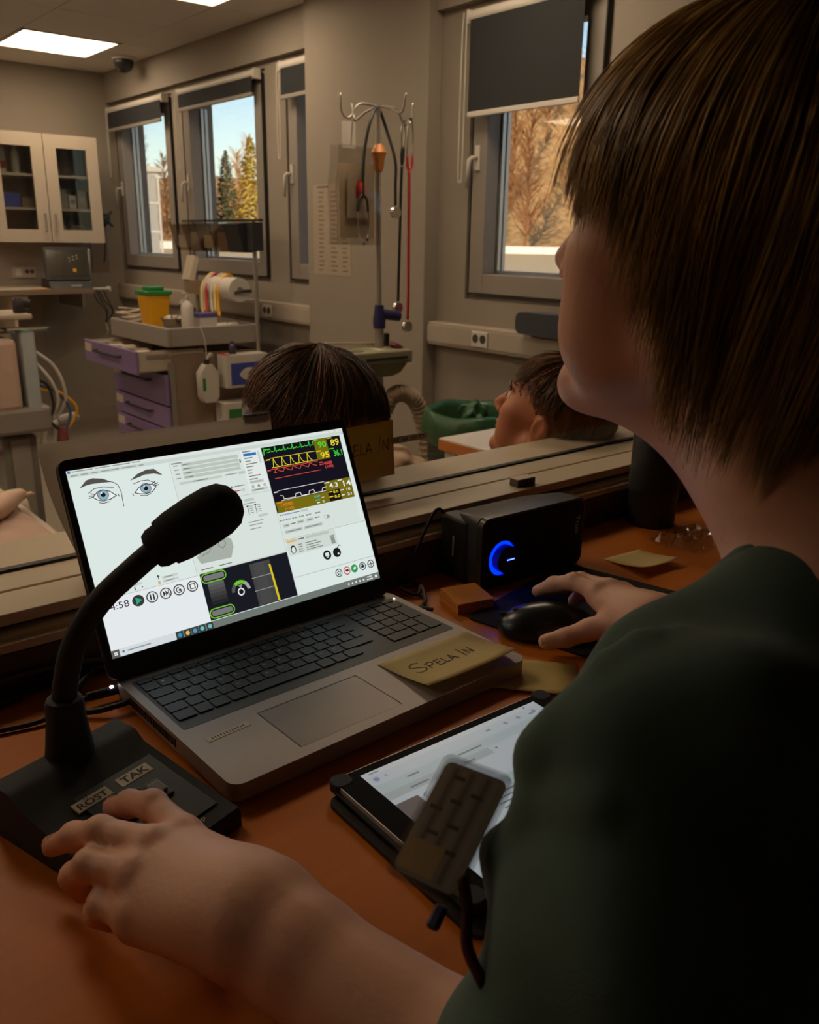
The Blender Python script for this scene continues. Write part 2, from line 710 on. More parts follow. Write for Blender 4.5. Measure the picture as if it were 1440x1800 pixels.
# partition around the observation window
mb = MB()
mb.box(0.25, 0.915, (ZF + 0.775) / 2, 5.0, 0.13, 0.775 - ZF)
mb.box(0.25, 0.97, (2.12 + ZT + 0.1) / 2, 5.0, 0.16, ZT + 0.1 - 2.12)
mb.box(-1.98, 0.97, 1.45, 0.54, 0.16, 1.36)
mb.box(2.62, 0.97, 1.45, 0.24, 0.16, 1.36)
structure(mb.build('wall_partition', mat('partition wall', srgb(96, 84, 74), 0.8, var=0.05, scale=6)))
w = structure(bx('window_1', G_obs, (0.395, YG, 1.46), (4.21, 0.005, 1.33)))
bx('window_sill', M_sill, (0.4, 0.899, 0.7935), (4.24, 0.060, 0.013), w, bevel=0.0015)
bx('window_sill', M_sill, (0.4, 0.9625, 0.7935), (4.24, 0.057, 0.013), w, bevel=0.0015)
bx('window_sill', M_sill, (0.4, 1.045, 0.7935), (4.24, 0.10, 0.013), w, bevel=0.0015)
bx('sill_core', M_gasket, (0.4, 0.98, 0.781), (4.22, 0.20, 0.012), w)
bx('ledge', M_sill, (0.4, 0.857, 0.772), (4.24, 0.020, 0.010), w, bevel=0.0015)
bx('ledge', M_sill, (0.4, 0.871, 0.7765), (4.24, 0.030, 0.011), w, bevel=0.001)
bx('glazing_bead', M_gasket, (0.4, YG, 0.8015), (4.24, 0.010, 0.003), w)
bx('window_frame', M_sill, (0.4, 0.97, 2.10), (4.24, 0.17, 0.05), w)
for x in (-1.70, 2.49):
    bx('window_frame', M_sill, (x, 0.97, 1.45), (0.05, 0.17, 1.3), w)
structure(bx('trim_2', M_upstand_shade, (0.25, 0.8485, 0.742), (5.0, 0.006, 0.05)))

# outside windows: fixed frame, opening sash, pane, handle, gasket line
for k, (a, b, z0, z1) in enumerate(WIN):
    cy, cz, wy, hz = (a + b) / 2, (z0 + z1) / 2, b - a, z1 - z0
    w = structure(MB().box(XW + 0.085, a + 0.012, cz, 0.13, 0.024, hz).box(XW + 0.085, b - 0.012, cz, 0.13, 0.024, hz)
                  .box(XW + 0.085, cy, z1 - 0.012, 0.13, wy - 0.048, 0.024).box(XW + 0.085, cy, z0 + 0.012, 0.13, wy - 0.048, 0.024).build('window_%d' % (k + 2), M_frame))
    s = 0.085
    sash = MB().box(XW + 0.03, a + 0.03 + s / 2, cz, 0.075, s, hz - 0.05).box(XW + 0.03, b - 0.03 - s / 2, cz, 0.075, s, hz - 0.05)
    sash.box(XW + 0.03, cy, z0 + 0.025 + s / 2, 0.075, wy - 0.06 - 2 * s, s).box(XW + 0.03, cy, z1 - 0.025 - s / 2, 0.075, wy - 0.06 - 2 * s, s)
    so = sash.build('sash', M_frame, w, bevel=0.003)
    MB().box(XW + 0.0, a + 0.027, cz, 0.02, 0.006, hz - 0.04).box(XW, b - 0.027, cz, 0.02, 0.006, hz - 0.04).box(XW, cy, z0 + 0.027, 0.02, wy - 0.05, 0.006).build('gasket', M_gasket, w)
    g0, g1, h0, h1 = a + 0.03 + s, b - 0.03 - s, z0 + 0.03 + s, z1 - 0.03 - s
    al = MB()
    for q in (0.0, 0.028):
        al.box(XW + 0.082 + q, g0 - 0.004, cz, 0.018, 0.028, h1 - h0).box(XW + 0.082 + q, g1 + 0.004, cz, 0.018, 0.028, h1 - h0)
        al.box(XW + 0.082 + q, cy, h0 - 0.004, 0.018, g1 - g0, 0.028)
    al.build('spacer', M_alu, w)
    bx('pane', G_win, (XW + 0.075, cy, cz), (0.004, g1 - g0 + 0.04, h1 - h0 + 0.04), w)
    hy = b - 0.065
    h = bx('window_handle', M_white, (XW - 0.012, hy, 1.50), (0.012, 0.026, 0.10), so, bevel=0.004)
    MB().tube([(XW - 0.018, hy, 1.50), (XW - 0.045, hy, 1.50), (XW - 0.05, hy + 0.01, 1.49), (XW - 0.05, hy + 0.02, 1.38)], [0.009, 0.009, 0.010, 0.008], 10).build('lever', M_white, so, smooth=True)

# roller blinds
M_blind = mat('dark roller fabric', srgb(40, 42, 45), 0.9, var=0.06, scale=300)
BL = [(5.80, 6.73, 1.905, 'dark roller blind, barely lowered, over the window nearest the far corner'),
      (4.61, 5.56, 1.935, 'dark roller blind, barely lowered, over the middle window with sky behind'),
      (3.43, 4.33, 1.885, 'dark roller blind over the window half hidden by the pillar'),
      (2.255, 2.875, 1.672, 'wide dark roller blind pulled a third down over the window beside the pillar')]
for k, (a, b, zb, lab) in enumerate(BL):
    t = thing('roller_blind', lab, 'blind', (XW - 0.045, (a + b) / 2, 2.03), group='roller blinds on the windows')
    w = b - a
    MB().tube([(0, -w / 2, 0), (0, w / 2, 0)], 0.024, 16).build('roller_tube', M_white, t, smooth='auto')
    for sgn in (-1, 1):
        MB().box(0.005, sgn * (w / 2 + 0.006), 0.0, 0.052, 0.012, 0.055).build('bracket', M_white, t, bevel=0.005)
    bx('fabric', M_blind, (-0.018, 0, (zb - 2.03) / 2 + 0.0), (0.0015, w - 0.03, 2.03 - zb), t)
    bx('bottom_bar', M_frame if k < 3 else M_white, (-0.018, 0, zb - 2.03 - 0.008), (0.012, w - 0.03, 0.022), t, bevel=0.004)
    zc = -0.62 if k == 3 else -0.45
    ch = spline([(-0.01, w / 2 + 0.015, 0.02), (-0.012, w / 2 + 0.016, -0.1), (-0.012, w / 2 + 0.018, zc + 0.05), (-0.012, w / 2 + 0.03, zc), (-0.012, w / 2 + 0.042, zc + 0.05), (-0.012, w / 2 + 0.040, -0.1), (-0.01, w / 2 + 0.036, 0.02)], 6)
    MB().tube(ch, 0.0028, 6).build('chain', M_white, t, smooth=True)

# cable trunking with sockets
M_trunk = mat('trunking', srgb(176, 164, 150), 0.5, var=0.02)
M_hole = mat('socket hole', srgb(60, 50, 44), 0.7)
for (a, b, sk, lab) in ((4.08, 6.79, (4.53,), 'cream cable trunking below the three far windows'), (1.1, 3.09, (2.735,), 'cream cable trunking with a double socket below the window beside the pillar')):
    t = thing('cable_trunking', lab, 'trunking', (XW - 0.03, (a + b) / 2, 0.7), group='wall trunking')
    bx('duct', M_trunk, (0, 0, 0.055), (0.06, b - a, 0.105), t, bevel=0.006)
    bx('lid', M_trunk, (-0.032, 0, 0.055), (0.004, b - a, 0.075), t, bevel=0.001)
    for y in sk:
        s = bx('socket', M_white, (-0.037, y - (a + b) / 2, 0.055), (0.008, 0.10, 0.068), t, bevel=0.004)
        for d in (-0.023, 0.023):
            MB().cyl((-0.0415, y - (a + b) / 2 + d, 0.058), (-0.036, y - (a + b) / 2 + d, 0.058), 0.019, 14).build('outlet', M_hole, t)
# ceiling lights, including unseen ones added for brightness
M_lamp = mat('lit diffuser', (0.9, 0.8, 0.6), 0.5, emit=(1.0, 0.83, 0.62), estr=5.6)
LB = ['lit recessed ceiling panel nearest the dome camera', 'lit recessed ceiling panel cut by the top edge of the picture', 'unseen ceiling panel added to light the room, out to the left over the far counter', 'unseen ceiling panel added to light the room, out to the left, middle of the room', 'unseen ceiling panel added to light the room, above the bin, close to the observation glass', 'unseen ceiling panel added to light the room, out to the left, close to the observation glass', 'unseen ceiling panel added for light in the far left corner of the room', 'unseen ceiling panel added for light at the middle of the left wall', 'unseen ceiling panel added for light in the near left corner of the room']
for (x, y), lab in zip(LIGHTS, LB):
    t = thing('ceiling_light', lab, 'ceiling light', (x, y, ZT), group='recessed ceiling panels')
    MB().box(-0.287, 0, 0.005, 0.018, 0.592, 0.02).box(0.287, 0, 0.005, 0.018, 0.592, 0.02).box(0, -0.287, 0.005, 0.592, 0.018, 0.02).box(0, 0.287, 0.005, 0.592, 0.018, 0.02).build('frame', M_white, t)
    bx('diffuser', M_lamp, (0, 0, 0.004), (0.556, 0.556, 0.006), t)
    bx('housing', M_white, (0, 0, 0.03), (0.58, 0.58, 0.03), t)
# dome camera
t = thing('dome_camera', 'dark dome security camera on the ceiling in the far corner', 'camera', (2.56, 6.09, ZT))
MB().lathe([(0.075, 0), (0.075, -0.014), (0.066, -0.022)], seg=28).build('mount', M_white, t, smooth='auto')
MB().lathe([(0.064, -0.022)] + [(0.064 * math.cos(a), -0.035 - 0.064 * math.sin(a)) for a in [k * PI / 2 / 8 for k in range(8)]] + [(0.004, -0.099)], seg=28).build('dome', mat('smoked dome', (0.02, 0.02, 0.022), 0.12), t, smooth=True)
# ------------------------------------------------------------------ desk and what stands on it
ZD = 0.72
M_desk = mat('beech desk', srgb(206, 116, 34), 0.38, var=0.12, scale=6, stretch=(1.2, 14, 14), bump=0.04, bscale=300, spec=0.14)
M_blk = mat('black plastic', (0.016, 0.016, 0.018), 0.5, var=0.1, scale=90, bump=0.08, bscale=900)
M_blk2 = mat('black gloss', (0.006, 0.006, 0.007), 0.55, var=0.05, spec=0.04)
M_rub = mat('black rubber', (0.02, 0.02, 0.022), 0.75, bump=0.2, bscale=700)
M_lap = mat('laptop grey', srgb(160, 148, 142), 0.45, metal=0.25, var=0.04, scale=400)
M_key = mat('key black', (0.020, 0.020, 0.022), 0.5)
M_label = mat('label strip', srgb(206, 196, 176), 0.6)
M_ink = mat('ink', (0.01, 0.01, 0.012), 0.7)
M_note = mat_paper('yellow sticky paper', srgb(246, 222, 156), 0.3)
M_note_or = mat('orange sticky paper', srgb(232, 150, 62), 0.8, var=0.04)
PRINT = mat_colattr('print', emissive=False)
SCREEN = mat_colattr('laptop screen light', 0.33)
TABLET = mat_colattr('tablet screen light', 0.135)

d = thing('desk', 'orange-brown beech desk along the observation window', 'desk', (0.6, 0.53, 0))
bx('worktop', M_desk, (0, 0.0, ZD - 0.015), (2.5, 0.63, 0.03), d, bevel=0.004)
for x in (-1.2, 1.2):
    bx('leg', M_desk, (x, 0, (ZD - 0.03) / 2), (0.04, 0.55, ZD - 0.03), d)
bx('back_panel', M_desk, (0, 0.29, 0.5), (2.36, 0.02, 0.38), d)


def note(name, w, h, loc, rz, label, text=None, m=None, curl=0.004, rot=None, cat='sticky note', group='sticky notes'):
    t = thing(name, label, cat, loc, rz, group)
    if rot is not None:
        t.rotation_euler = rot
    mb = MB()
    n = 8
    vs = []
    for k in range(n + 1):
        y = -h / 2 + h * k / n
        z = curl * (1 - k / n) ** 2
        for q in range(5):
            x = -w / 2 + w * q / 4
            vs.append((x, y, z + 0.0006 + curl * 0.3 * (abs(x) / (w / 2)) ** 3 * (1 - k / n)))
    fs = [(i * 5 + j, i * 5 + j + 1, i * 5 + j + 6, i * 5 + j + 5) for i in range(n) for j in range(4)]
    o = MB().add(vs, fs).build('sheet', m or M_note, t, smooth=True)
    md = o.modifiers.new('s', 'SOLIDIFY')
    md.thickness = 0.0003
    if text:
        f = Flat()
        ink = (0.012, 0.011, 0.016)
        for st in text:
            f.line(st, 0.0013, ink)
        f.v = [(x, y, curl * (0.5 - y / h) ** 2 + 0.0013 + curl * 0.3 * (abs(x) / (w / 2)) ** 3 * (0.5 - y / h)) for x, y, z in f.v]
        f.build('handwriting', PRINT, t)
    return t


def stroke_text(x, y, s):
    """handwritten SPELA IN"""
    L = {'S': [[(0.75, 0.95), (0.5, 1.05), (0.15, 0.9), (0.1, 0.68), (0.4, 0.5), (0.7, 0.3), (0.6, 0.05), (0.25, -0.05), (-0.05, 0.08)]],
         'P': [[(0, 0), (0.05, 0.62)], [(0.0, 0.6), (0.3, 0.66), (0.42, 0.5), (0.3, 0.33), (0.04, 0.28)]],
         'E': [[(0.38, 0.62), (0.06, 0.6), (0.02, 0.0), (0.36, 0.02)], [(0.05, 0.32), (0.3, 0.34)]],
         'L': [[(0.06, 0.62), (0.02, 0.02), (0.3, 0.03)]],
         'A': [[(0, 0), (0.2, 0.6), (0.42, -0.02)], [(0.08, 0.22), (0.34, 0.22)]],
         'I': [[(0, -0.08), (0.1, 0.85)]],
         'N': [[(0, 0), (0.04, 0.6), (0.36, 0.02), (0.42, 0.68)]]}
    adv = {'S': 0.92, 'P': 0.55, 'E': 0.48, 'L': 0.4, 'A': 0.6, ' ': 0.3, 'I': 0.28, 'N': 0.5}
    out = []
    for ch in 'SPELA IN':
        for st in L.get(ch, []):
            p = spline([(a, b, 0) for a, b in st], 4) if len(st) > 2 and ch in 'SP' else [Vector((a, b, 0)) for a, b in st]
            out.append([(x + q.x * s, y + q.y * s) for q in p])
        x += adv[ch] * s
    return out


# ---- laptop
LAPZ = ZD + 0.02
lt = thing('laptop', 'open grey laptop showing a pair of drawn eyes and vital signs', 'laptop', (0.4515, 0.6707, ZD), 0.0264)
LW, LD = 0.358, 0.236
base = MB().prism(rrect(LW, LD, 0.012), 0.0165, 'z', 0.0035).build('base', M_lap, lt, smooth='auto', bevel=0.0015)
MB().prism(rrect(0.339, 0.113, 0.003, cx=0.0, cy=0.042), 0.0006, 'z', 0.0196).build('keyboard_well', mat('keyboard well', srgb(52, 48, 46), 0.5), lt)
for sx in (-0.15, 0.15):
    for sy in (-0.1, 0.1):
        bx('foot', M_rub, (sx, sy, 0.002), (0.03, 0.01, 0.004), lt)
# keys: rows with real widths (units), numeric block to the right
U = 0.0183
rows = [([1] * 14, 0.62, [1, 1, 1, 1]), ([1] * 13 + [1.55], 1, [1, 1, 1, 1]), ([1.5] + [1] * 12 + [1.05], 1, [1, 1, 1]), ([1.75] + [1] * 12 + [0.8], 1, [1, 1, 1]),
        ([1.25] + [1] * 11 + [2.3], 1, [1, 1, 1]), ([1.25, 1, 1.1, 1.1, 5.2, 1.1, 1, 1.2], 1, [1, 1])]
keycache = {}
yk = 0.0975
PIT_X = 0.245 / 14.55
sw = 0.0172
for ri, (ws, hh, num) in enumerate(rows):
    hk = sw * hh
    x = -0.1665
    for w in ws:
        kw = w * PIT_X
        key = (round(kw, 5), hh)
        if key not in keycache:
            o = MB().prism(rrect(kw - 0.0022, hk - 0.0022, 0.0016, 2), 0.0014, 'z', 0.0201).build('key', M_key, lt)
            keycache[key] = o
        else:
            o = keycache[key].copy()
            C.objects.link(o)
        o.location = (x + kw / 2, yk - hk / 2, 0)
        x += kw
    x = 0.0925
    pw = 0.0735 / 4
    for q, w in enumerate(num):
        kk = (round(pw * w, 5), hh, 'n')
        wide = pw * (2 if (ri == 5 and q == 0) else 1)
        kk = (round(wide, 5), hh, 'n')
        if kk not in keycache:
            o = MB().prism(rrect(wide - 0.0022, hk - 0.0022, 0.0016, 2), 0.0014, 'z', 0.0201).build('key', M_key, lt)
            keycache[kk] = o
        else:
            o = keycache[kk].copy()
            C.objects.link(o)
        o.location = (x + wide / 2, yk - hk / 2, 0)
        x += wide
    if ri in (2, 4):
        o = MB().prism(rrect(pw - 0.0022, 2 * sw - 0.0022, 0.0016, 2), 0.0014, 'z', 0.0201).build('key', M_key, lt)
        o.location = (0.0925 + 3.5 * pw, yk - sw, 0)
    yk -= hk
# key legends
f = Flat()
lg = (0.42, 0.42, 0.42)
for r_i, (txt, y, x0) in enumerate((('1234567890+', 0.0785, -0.1455), ('QWERTYUIOPÅ', 0.0613, -0.1370), ('ASDFGHJKLÖÄ', 0.0441, -0.1330), ('<ZXCVBNM,.-', 0.0269, -0.1405))):
    for q, ch in enumerate(txt):
        xx = x0 + q * PIT_X
        f.text(ch, xx, y, xx + 0.0032, y + 0.0036, lg, 0)
f.build('key_legends', PRINT, lt, loc=(0, 0, 0.02162))
# touchpad, labels, hinge covers, power led
MB().prism(rrect(0.116, 0.073, 0.003, cx=-0.045, cy=-0.068), 0.0004, 'z', 0.0197).build('touchpad', mat('touchpad', srgb(122, 110, 104), 0.38, metal=0.3), lt)
f = Flat()
f.line([(-0.103, -0.1045), (-0.103, -0.0315), (0.013, -0.0315), (0.013, -0.1045)], 0.0008, (0.05, 0.045, 0.04))
f.build('touchpad_seam', PRINT, lt, loc=(0, 0, 0.0203))


def strip(cx, cy, w, h, rz, txt):
    M = Matrix.Translation((cx, cy, 0)) @ Matrix.Rotation(rz, 4, 'Z')
    o = MB().box(0, 0, 0.0201, w, h, 0.0005).xform(M).build('label_strip', M_label, lt)
    f = Flat()
    f.text(txt, -w * 0.38, -h * 0.22, w * 0.38, h * 0.22, (0.03, 0.03, 0.03))
    f.build('label_print', PRINT, lt, loc=(cx, cy, 0.02045), rot=(0, 0, rz))


strip(-0.140, -0.042, 0.044, 0.0075, 0.05, 'IIIIIIIIIIII')
strip(0.012, 0.1085, 0.052, 0.010, 0.0, 'IIIIII IIIIIII')
strip(0.126, 0.1085, 0.060, 0.0085, 0.0, 'IIIIIIIIII')
MB().cyl((0.169, 0.0925, 0.0215), (0.169, 0.0925, 0.0218), 0.0012, 10).build('power_light', mat('white led', (1, 1, 1), emit=(1, 1, 1), estr=2.5), lt)
for x in (-0.13, 0.135):
    bx('hinge', M_blk, (x, 0.1125, 0.0215), (0.05, 0.007, 0.006), lt, bevel=0.002)
g = MB()
for k in range(16):
    g.box(-0.1792, 0.078 - k * 0.0062, 0.0115, 0.0012, 0.0036, 0.008)
g.build('vent', M_gasket, lt)
# lid: local frame, x right, y up the screen, z out towards the user
LA = math.radians(113.5)
lid = MB().prism(rrect(0.3575, 0.227, 0.010, cy=0.1135), 0.007, 'z', -0.007).build('lid', M_blk, lt, smooth='auto', bevel=0.001)
lid.location = (-0.006, 0.108, 0.022)
lid.rotation_euler = (PI - LA, 0, 0)
MB().prism(rrect(0.3585, 0.228, 0.011, cy=0.1135), 0.0012, 'z', -0.0078).build('lid_shell', M_lap, lid)
# laptop screen picture
class UI(Flat):
    """screen units 1920 x 1080, y down"""

    def done(s, name, m, parent, w, h, x0, y0, W=1920, H=1080, loc=None):
        s.v = [(x0 + x * w / W, y0 - y * h / H, z) for x, y, z in s.v]
        return s.build(name, m, parent, loc=loc)


g_ = lambda v: srgb(v, v, v)
u = UI()
WH = (0.80, 0.90, 0.86)
u.rect(0, 0, 1920, 1080, WH, 0)
u.rect(0, 0, 1920, 20, srgb(232, 240, 236), 1)
u.rect(0, 20, 1920, 42, srgb(214, 224, 218), 1)
u.rect(6, 3, 22, 17, srgb(70, 120, 190), 2)
for x, w in ((30, 120), (165, 90), (262, 110), (385, 50)):
    u.rect(x, 6, x + w, 12, srgb(150, 158, 154), 2)
for x, w in ((20, 40), (75, 45), (135, 40), (190, 110), (315, 90), (420, 30)):
    u.rect(x, 28, x + w, 35, srgb(160, 168, 162), 2)
for x in (1800, 1850, 1893):
    u.line([(x, 7), (x + 9, 16)], 2, g_(60), 2)
INK = srgb(66, 66, 70)
BROW = srgb(88, 84, 78)
u.poly([(50, 108), (98, 68), (136, 62), (192, 74), (240, 101), (181, 96), (122, 94), (87, 98)], BROW, 2)
u.poly([(346, 112), (399, 80), (460, 63), (506, 66), (551, 112), (500, 94), (444, 91), (395, 102)], BROW, 2)
u.line([(225, 95), (250, 106), (270, 125), (279, 168), (273, 251)], 4, INK, 2)
for pts in ([(94, 143), (130, 123), (183, 121), (241, 134)], [(363, 134), (407, 124), (453, 126), (494, 152)], [(140, 206), (163, 214), (197, 211)], [(386, 208), (421, 215), (451, 208)], [(258, 178), (262, 190)], [(340, 190), (346, 200)]):
    u.line(pts, 4, INK, 2)
for (ol, ic) in (([(112, 170), (143, 144), (178, 138), (213, 152), (246, 183), (207, 198), (163, 201), (131, 188)], (172, 166)), ([(356, 187), (388, 160), (433, 147), (469, 156), (491, 174), (463, 198), (415, 205), (379, 197)], (428, 172))):
    u.poly(ol, (0.95, 0.97, 0.95), 2)
    u.disc(ic[0], ic[1], 34, INK, 3, 31)
    u.disc(ic[0], ic[1], 31, srgb(150, 184, 198), 4, 28)
    u.disc(ic[0], ic[1], 14, (0.01, 0.01, 0.015), 5, 13)
    u.disc(ic[0] - 8, ic[1] - 12, 5, (0.9, 0.95, 0.95), 6)
    u.line(ol + ol[:1], 5, INK, 6)
    x0, y0 = ol[0]
for a, b in (((112, 170), (88, 172)), ((118, 163), (92, 160)), ((126, 156), (104, 148)), ((480, 160), (508, 152)), ((470, 154), (494, 140)), ((486, 168), (512, 164))):
    u.line([a, b], 5, INK, 6)
# middle panels
LN = srgb(188, 196, 190)
u.rect(606, 42, 609, 735, LN, 1)
u.rect(612, 46, 1250, 735, srgb(228, 238, 232), 1)
u.rect(620, 52, 690, 60, srgb(150, 158, 152), 2)
for k, y in enumerate((62, 88, 114, 140)):
    u.rect(630, y + 6, 660, y + 12, srgb(150, 158, 152), 2)
    u.rect(680, y, 1072, y + 20, srgb(196, 206, 196), 2)
    u.rect(690, y + 7, 740, y + 12, srgb(120, 128, 120), 3)
u.rect(1076, 96, 1084, 118, srgb(40, 44, 44), 3)
u.rect(640, 174, 930, 190, srgb(204, 214, 206), 2)
u.rect(730, 179, 830, 184, srgb(120, 128, 120), 3)
u.rect(950, 176, 1040, 182, srgb(140, 148, 140), 2)
u.rect(1050, 172, 1100, 190, srgb(196, 206, 198), 2)
u.rect(1095, 46, 1250, 318, srgb(238, 245, 241), 2)
u.rect(1110, 50, 1170, 58, srgb(130, 138, 134), 3)
u.rect(1112, 66, 1206, 84, srgb(52, 120, 196), 3)
for k, (y, w) in enumerate(((94, 60), (114, 40), (132, 84), (150, 52), (172, 36), (192, 30), (212, 88), (232, 60), (250, 76))):
    u.rect(1114, y, 1114 + w, y + 7, srgb(134, 142, 138), 3)
u.rect(1216, 60, 1232, 140, srgb(210, 218, 214), 3)
u.rect(1112, 246, 1212, 264, srgb(200, 208, 202), 3)
for x in (1126, 1168, 1212):
    u.disc(x, 284, 9, INK, 3)
    u.disc(x, 284, 6, WH, 4)
u.disc(1168, 284, 4, INK, 5)
u.rect(1104, 298, 1232, 316, srgb(204, 212, 206), 3)
u.rect(1120, 304, 1200, 310, srgb(130, 138, 132), 4)
u.rect(955, 288, 1036, 294, srgb(196, 52, 48), 2)
u.rect(1040, 280, 1064, 300, srgb(206, 214, 208), 2)
u.disc(975, 262, 7, srgb(120, 128, 120), 2)
u.rect(990, 258, 1070, 265, srgb(150, 158, 150), 2)
u.rect(612, 326, 1250, 329, LN, 2)
for x in (1051, 1107):
    u.rect(x - 2, 396, x + 2, 456, srgb(80, 88, 84), 2)
    u.rect(x - 8, 396, x + 8, 403, srgb(70, 78, 74), 3)
    for k in range(4):
        u.rect(x + 10, 400 + k * 14, x + 36, 405 + k * 14, srgb(160, 168, 162), 2)
u.rect(1040, 352, 1110, 370, srgb(202, 210, 204), 2)
u.rect(1110, 466, 1180, 482, srgb(200, 208, 202), 2)
for y, w in ((380, 90), (500, 110), (520, 96), (545, 80)):
    u.rect(1030, y, 1030 + w, y + 6, srgb(158, 166, 160), 2)
u.poly([(632, 640), (650, 684), (855, 690), (888, 627), (885, 575), (826, 545), (755, 560), (690, 600)], srgb(176, 184, 174), 2)
for pts in ([(800, 560), (830, 565), (840, 600), (815, 622), (790, 600), (800, 560)], [(660, 640), (720, 625), (740, 600)]):
    u.line(pts, 4, srgb(120, 128, 120), 3)
for x, y, w in ((205, 700, 60), (390, 700, 100), (390, 722, 100)):
    u.rect(x, y, x + w, y + 15, srgb(210, 218, 210), 2)
    u.rect(x + 12, y + 5, x + w - 30, y + 10, srgb(140, 148, 142), 3)
u.line([(368, 712), (368, 690)], 4, INK, 3)
u.poly([(358, 698), (378, 698), (368, 684)], INK, 3)
u.rect(360, 722, 374, 740, srgb(224, 180, 130), 3)
for x, r in ((175, 4), (262, 4)):
    u.disc(x, 730, r, INK, 3)
u.rect(215, 720, 221, 740, INK, 3)
u.rect(0, 746, 612, 749, LN, 2)
u.rect(0, 749, 621, 1040, (0.88, 0.92, 0.95), 1)
u.text('4:58', 52, 818, 164, 780, srgb(40, 30, 60), 3)
for k, x in enumerate((219, 304, 389, 473, 560)):
    u.disc(x, 801, 36, srgb(56, 58, 56), 3, 33)
    if k:
        u.disc(x, 801, 29, (0.86, 0.9, 0.9), 4, 27)
    D = srgb(50, 52, 50)
    if k == 0:
        u.poly([(205, 822), (205, 780), (243, 801)], srgb(44, 172, 134), 5)
    elif k == 1:
        u.rect(290, 783, 299, 819, D, 5)
        u.rect(309, 783, 318, 819, D, 5)
    elif k == 2:
        u.poly([(372, 818), (372, 784), (388, 801)], D, 5)
        u.poly([(388, 818), (388, 784), (404, 801)], D, 5)
        u.rect(404, 784, 409, 818, D, 5)
    elif k == 3:
        u.line([(473 + 17 * math.cos(a), 801 + 16 * math.sin(a)) for a in [0.2 + q * 0.5 for q in range(10)]], 5, D, 5)
        u.disc(478, 803, 8, D, 5)
    else:
        u.rect(542, 785, 578, 817, D, 5)
        u.rect(548, 790, 572, 812, (0.95, 0.97, 0.97), 6)
# black test panel
u.rect(621, 735, 1248, 744, srgb(220, 228, 222), 2)
u.rect(640, 718, 720, 724, srgb(120, 128, 122), 3)
u.rect(760, 718, 850, 724, srgb(120, 128, 122), 3)
BK = srgb(26, 28, 36)
u.rect(621, 742, 1246, 1032, BK, 2)
for k in range(6):
    u.rect(657, 806 + k * 23, 765, 830 + k * 23, g_(100 - k * 12), 3)
u.rect(960, 760, 1108, 1028, g_(70), 3)
u.rect(985, 760, 1060, 1028, g_(84), 3)
for y in (848, 931):
    u.rect(955, y, 1098, y + 4, g_(160), 4)
u.poly([(1094, 790), (1108, 790), (1116, 1026), (1100, 1028)], srgb(224, 200, 40), 5)
GR = srgb(118, 204, 52)
for (cy) in (777, 995):
    u.poly(rrect(170, 62, 30, 5, 708, cy), GR, 4)
    u.poly(rrect(156, 48, 24, 5, 708, cy), BK, 5)
    u.poly(rrect(138, 34, 12, 5, 708, cy), g_(124), 6)
for k in range(14):
    a0, a1 = PI + k * PI / 14, PI + (k + 1) * PI / 14
    col = g_(90) if k < 4 else (GR if k < 10 else g_(170))
    u.poly([(866 + r * math.cos(a), 905 + r * math.sin(a)) for r, a in ((66, a0), (66, a1), (44, a1), (44, a0))], col, 4)
u.poly([(850, 868), (882, 868), (866, 892)], g_(150), 4)
u.disc(862, 911, 24, (0.9, 0.9, 0.9), 5)
u.disc(862, 911, 16, BK, 6)
# vital signs panel
u.rect(1250, 46, 1884, 486, srgb(22, 20, 32), 2)
OL = srgb(122, 112, 20)
u.rect(1660, 46, 1767, 190, OL, 3)
u.rect(1662, 345, 1884, 487, OL, 3)
u.rect(1258, 412, 1672, 487, OL, 3)
u.rect(1673, 410, 1773, 484, srgb(26, 20, 20), 4)
YL, GN, RD, WT = srgb(244, 226, 52), srgb(66, 232, 60), srgb(244, 84, 72), (0.92, 0.92, 0.9)
for t, x0, y0, x1, y1, c in (('90', 1690, 110, 1756, 68, GN), ('95', 1690, 184, 1760, 142, YL), ('89', 1795, 112, 1866, 66, YL), ('36.1', 1800, 186, 1870, 142, GN), ('140/80', 1690, 231, 1768, 210, RD), ('(100)', 1703, 259, 1771, 236, RD),
                           ('4.3', 1696, 394, 1768, 362, WT), ('14', 1814, 402, 1880, 362, WT), ('0.0', 1716, 434, 1758, 416, YL), ('0.0', 1718, 468, 1764, 448, YL), ('10', 1830, 433, 1862, 416, WT), ('21', 1828, 468, 1864, 450, WT),
                           ('140/80', 1290, 450, 1384, 428, srgb(240, 130, 40)), ('(100)', 1314, 479, 1384, 460, srgb(240, 130, 40)), ('NIBP', 1558, 438, 1605, 424, srgb(80, 190, 160)), ('0', 1612, 481, 1628, 464, WT), ('--', 1612, 447, 1634, 443, WT)):
    u.text(t, x0, y0, x1, y1, c, 6, bold=0.015)
for x, y, w, c in ((1664, 50, 26, GN), (1772, 50, 40, YL), (1664, 128, 36, YL), (1772, 126, 38, GN), (1664, 205, 26, RD), (1664, 220, 20, RD), (1664, 350, 40, WT), (1774, 350, 40, WT), (1676, 416, 32, YL), (1676, 450, 32, YL), (1778, 420, 30, WT), (1778, 455, 26, WT), (1262, 418, 50, srgb(240, 130, 40)), (1558, 452, 40, srgb(80, 190, 160)), (1262, 128, 34, YL), (1256, 198, 26, RD), (1262, 345, 34, WT), (1290, 60, 26, GN), (1566, 470, 26, WT)):
    u.rect(x, y, x + w, y + 7, c, 5)
u.line([(1260, 96), (1268, 57), (1285, 63), (1266, 72)], 5, GN, 5)
ecg = [(1285, 84)]
for k in range(5):
    x = 1345 + 67 * k
    ecg += [(x - 38, 82), (x - 30, 74), (x - 22, 82), (x, 80), (x + 8, 50), (x + 12, 88), (x + 16, 80)]
u.line(ecg + [(1645, 82)], 4, GN, 5)
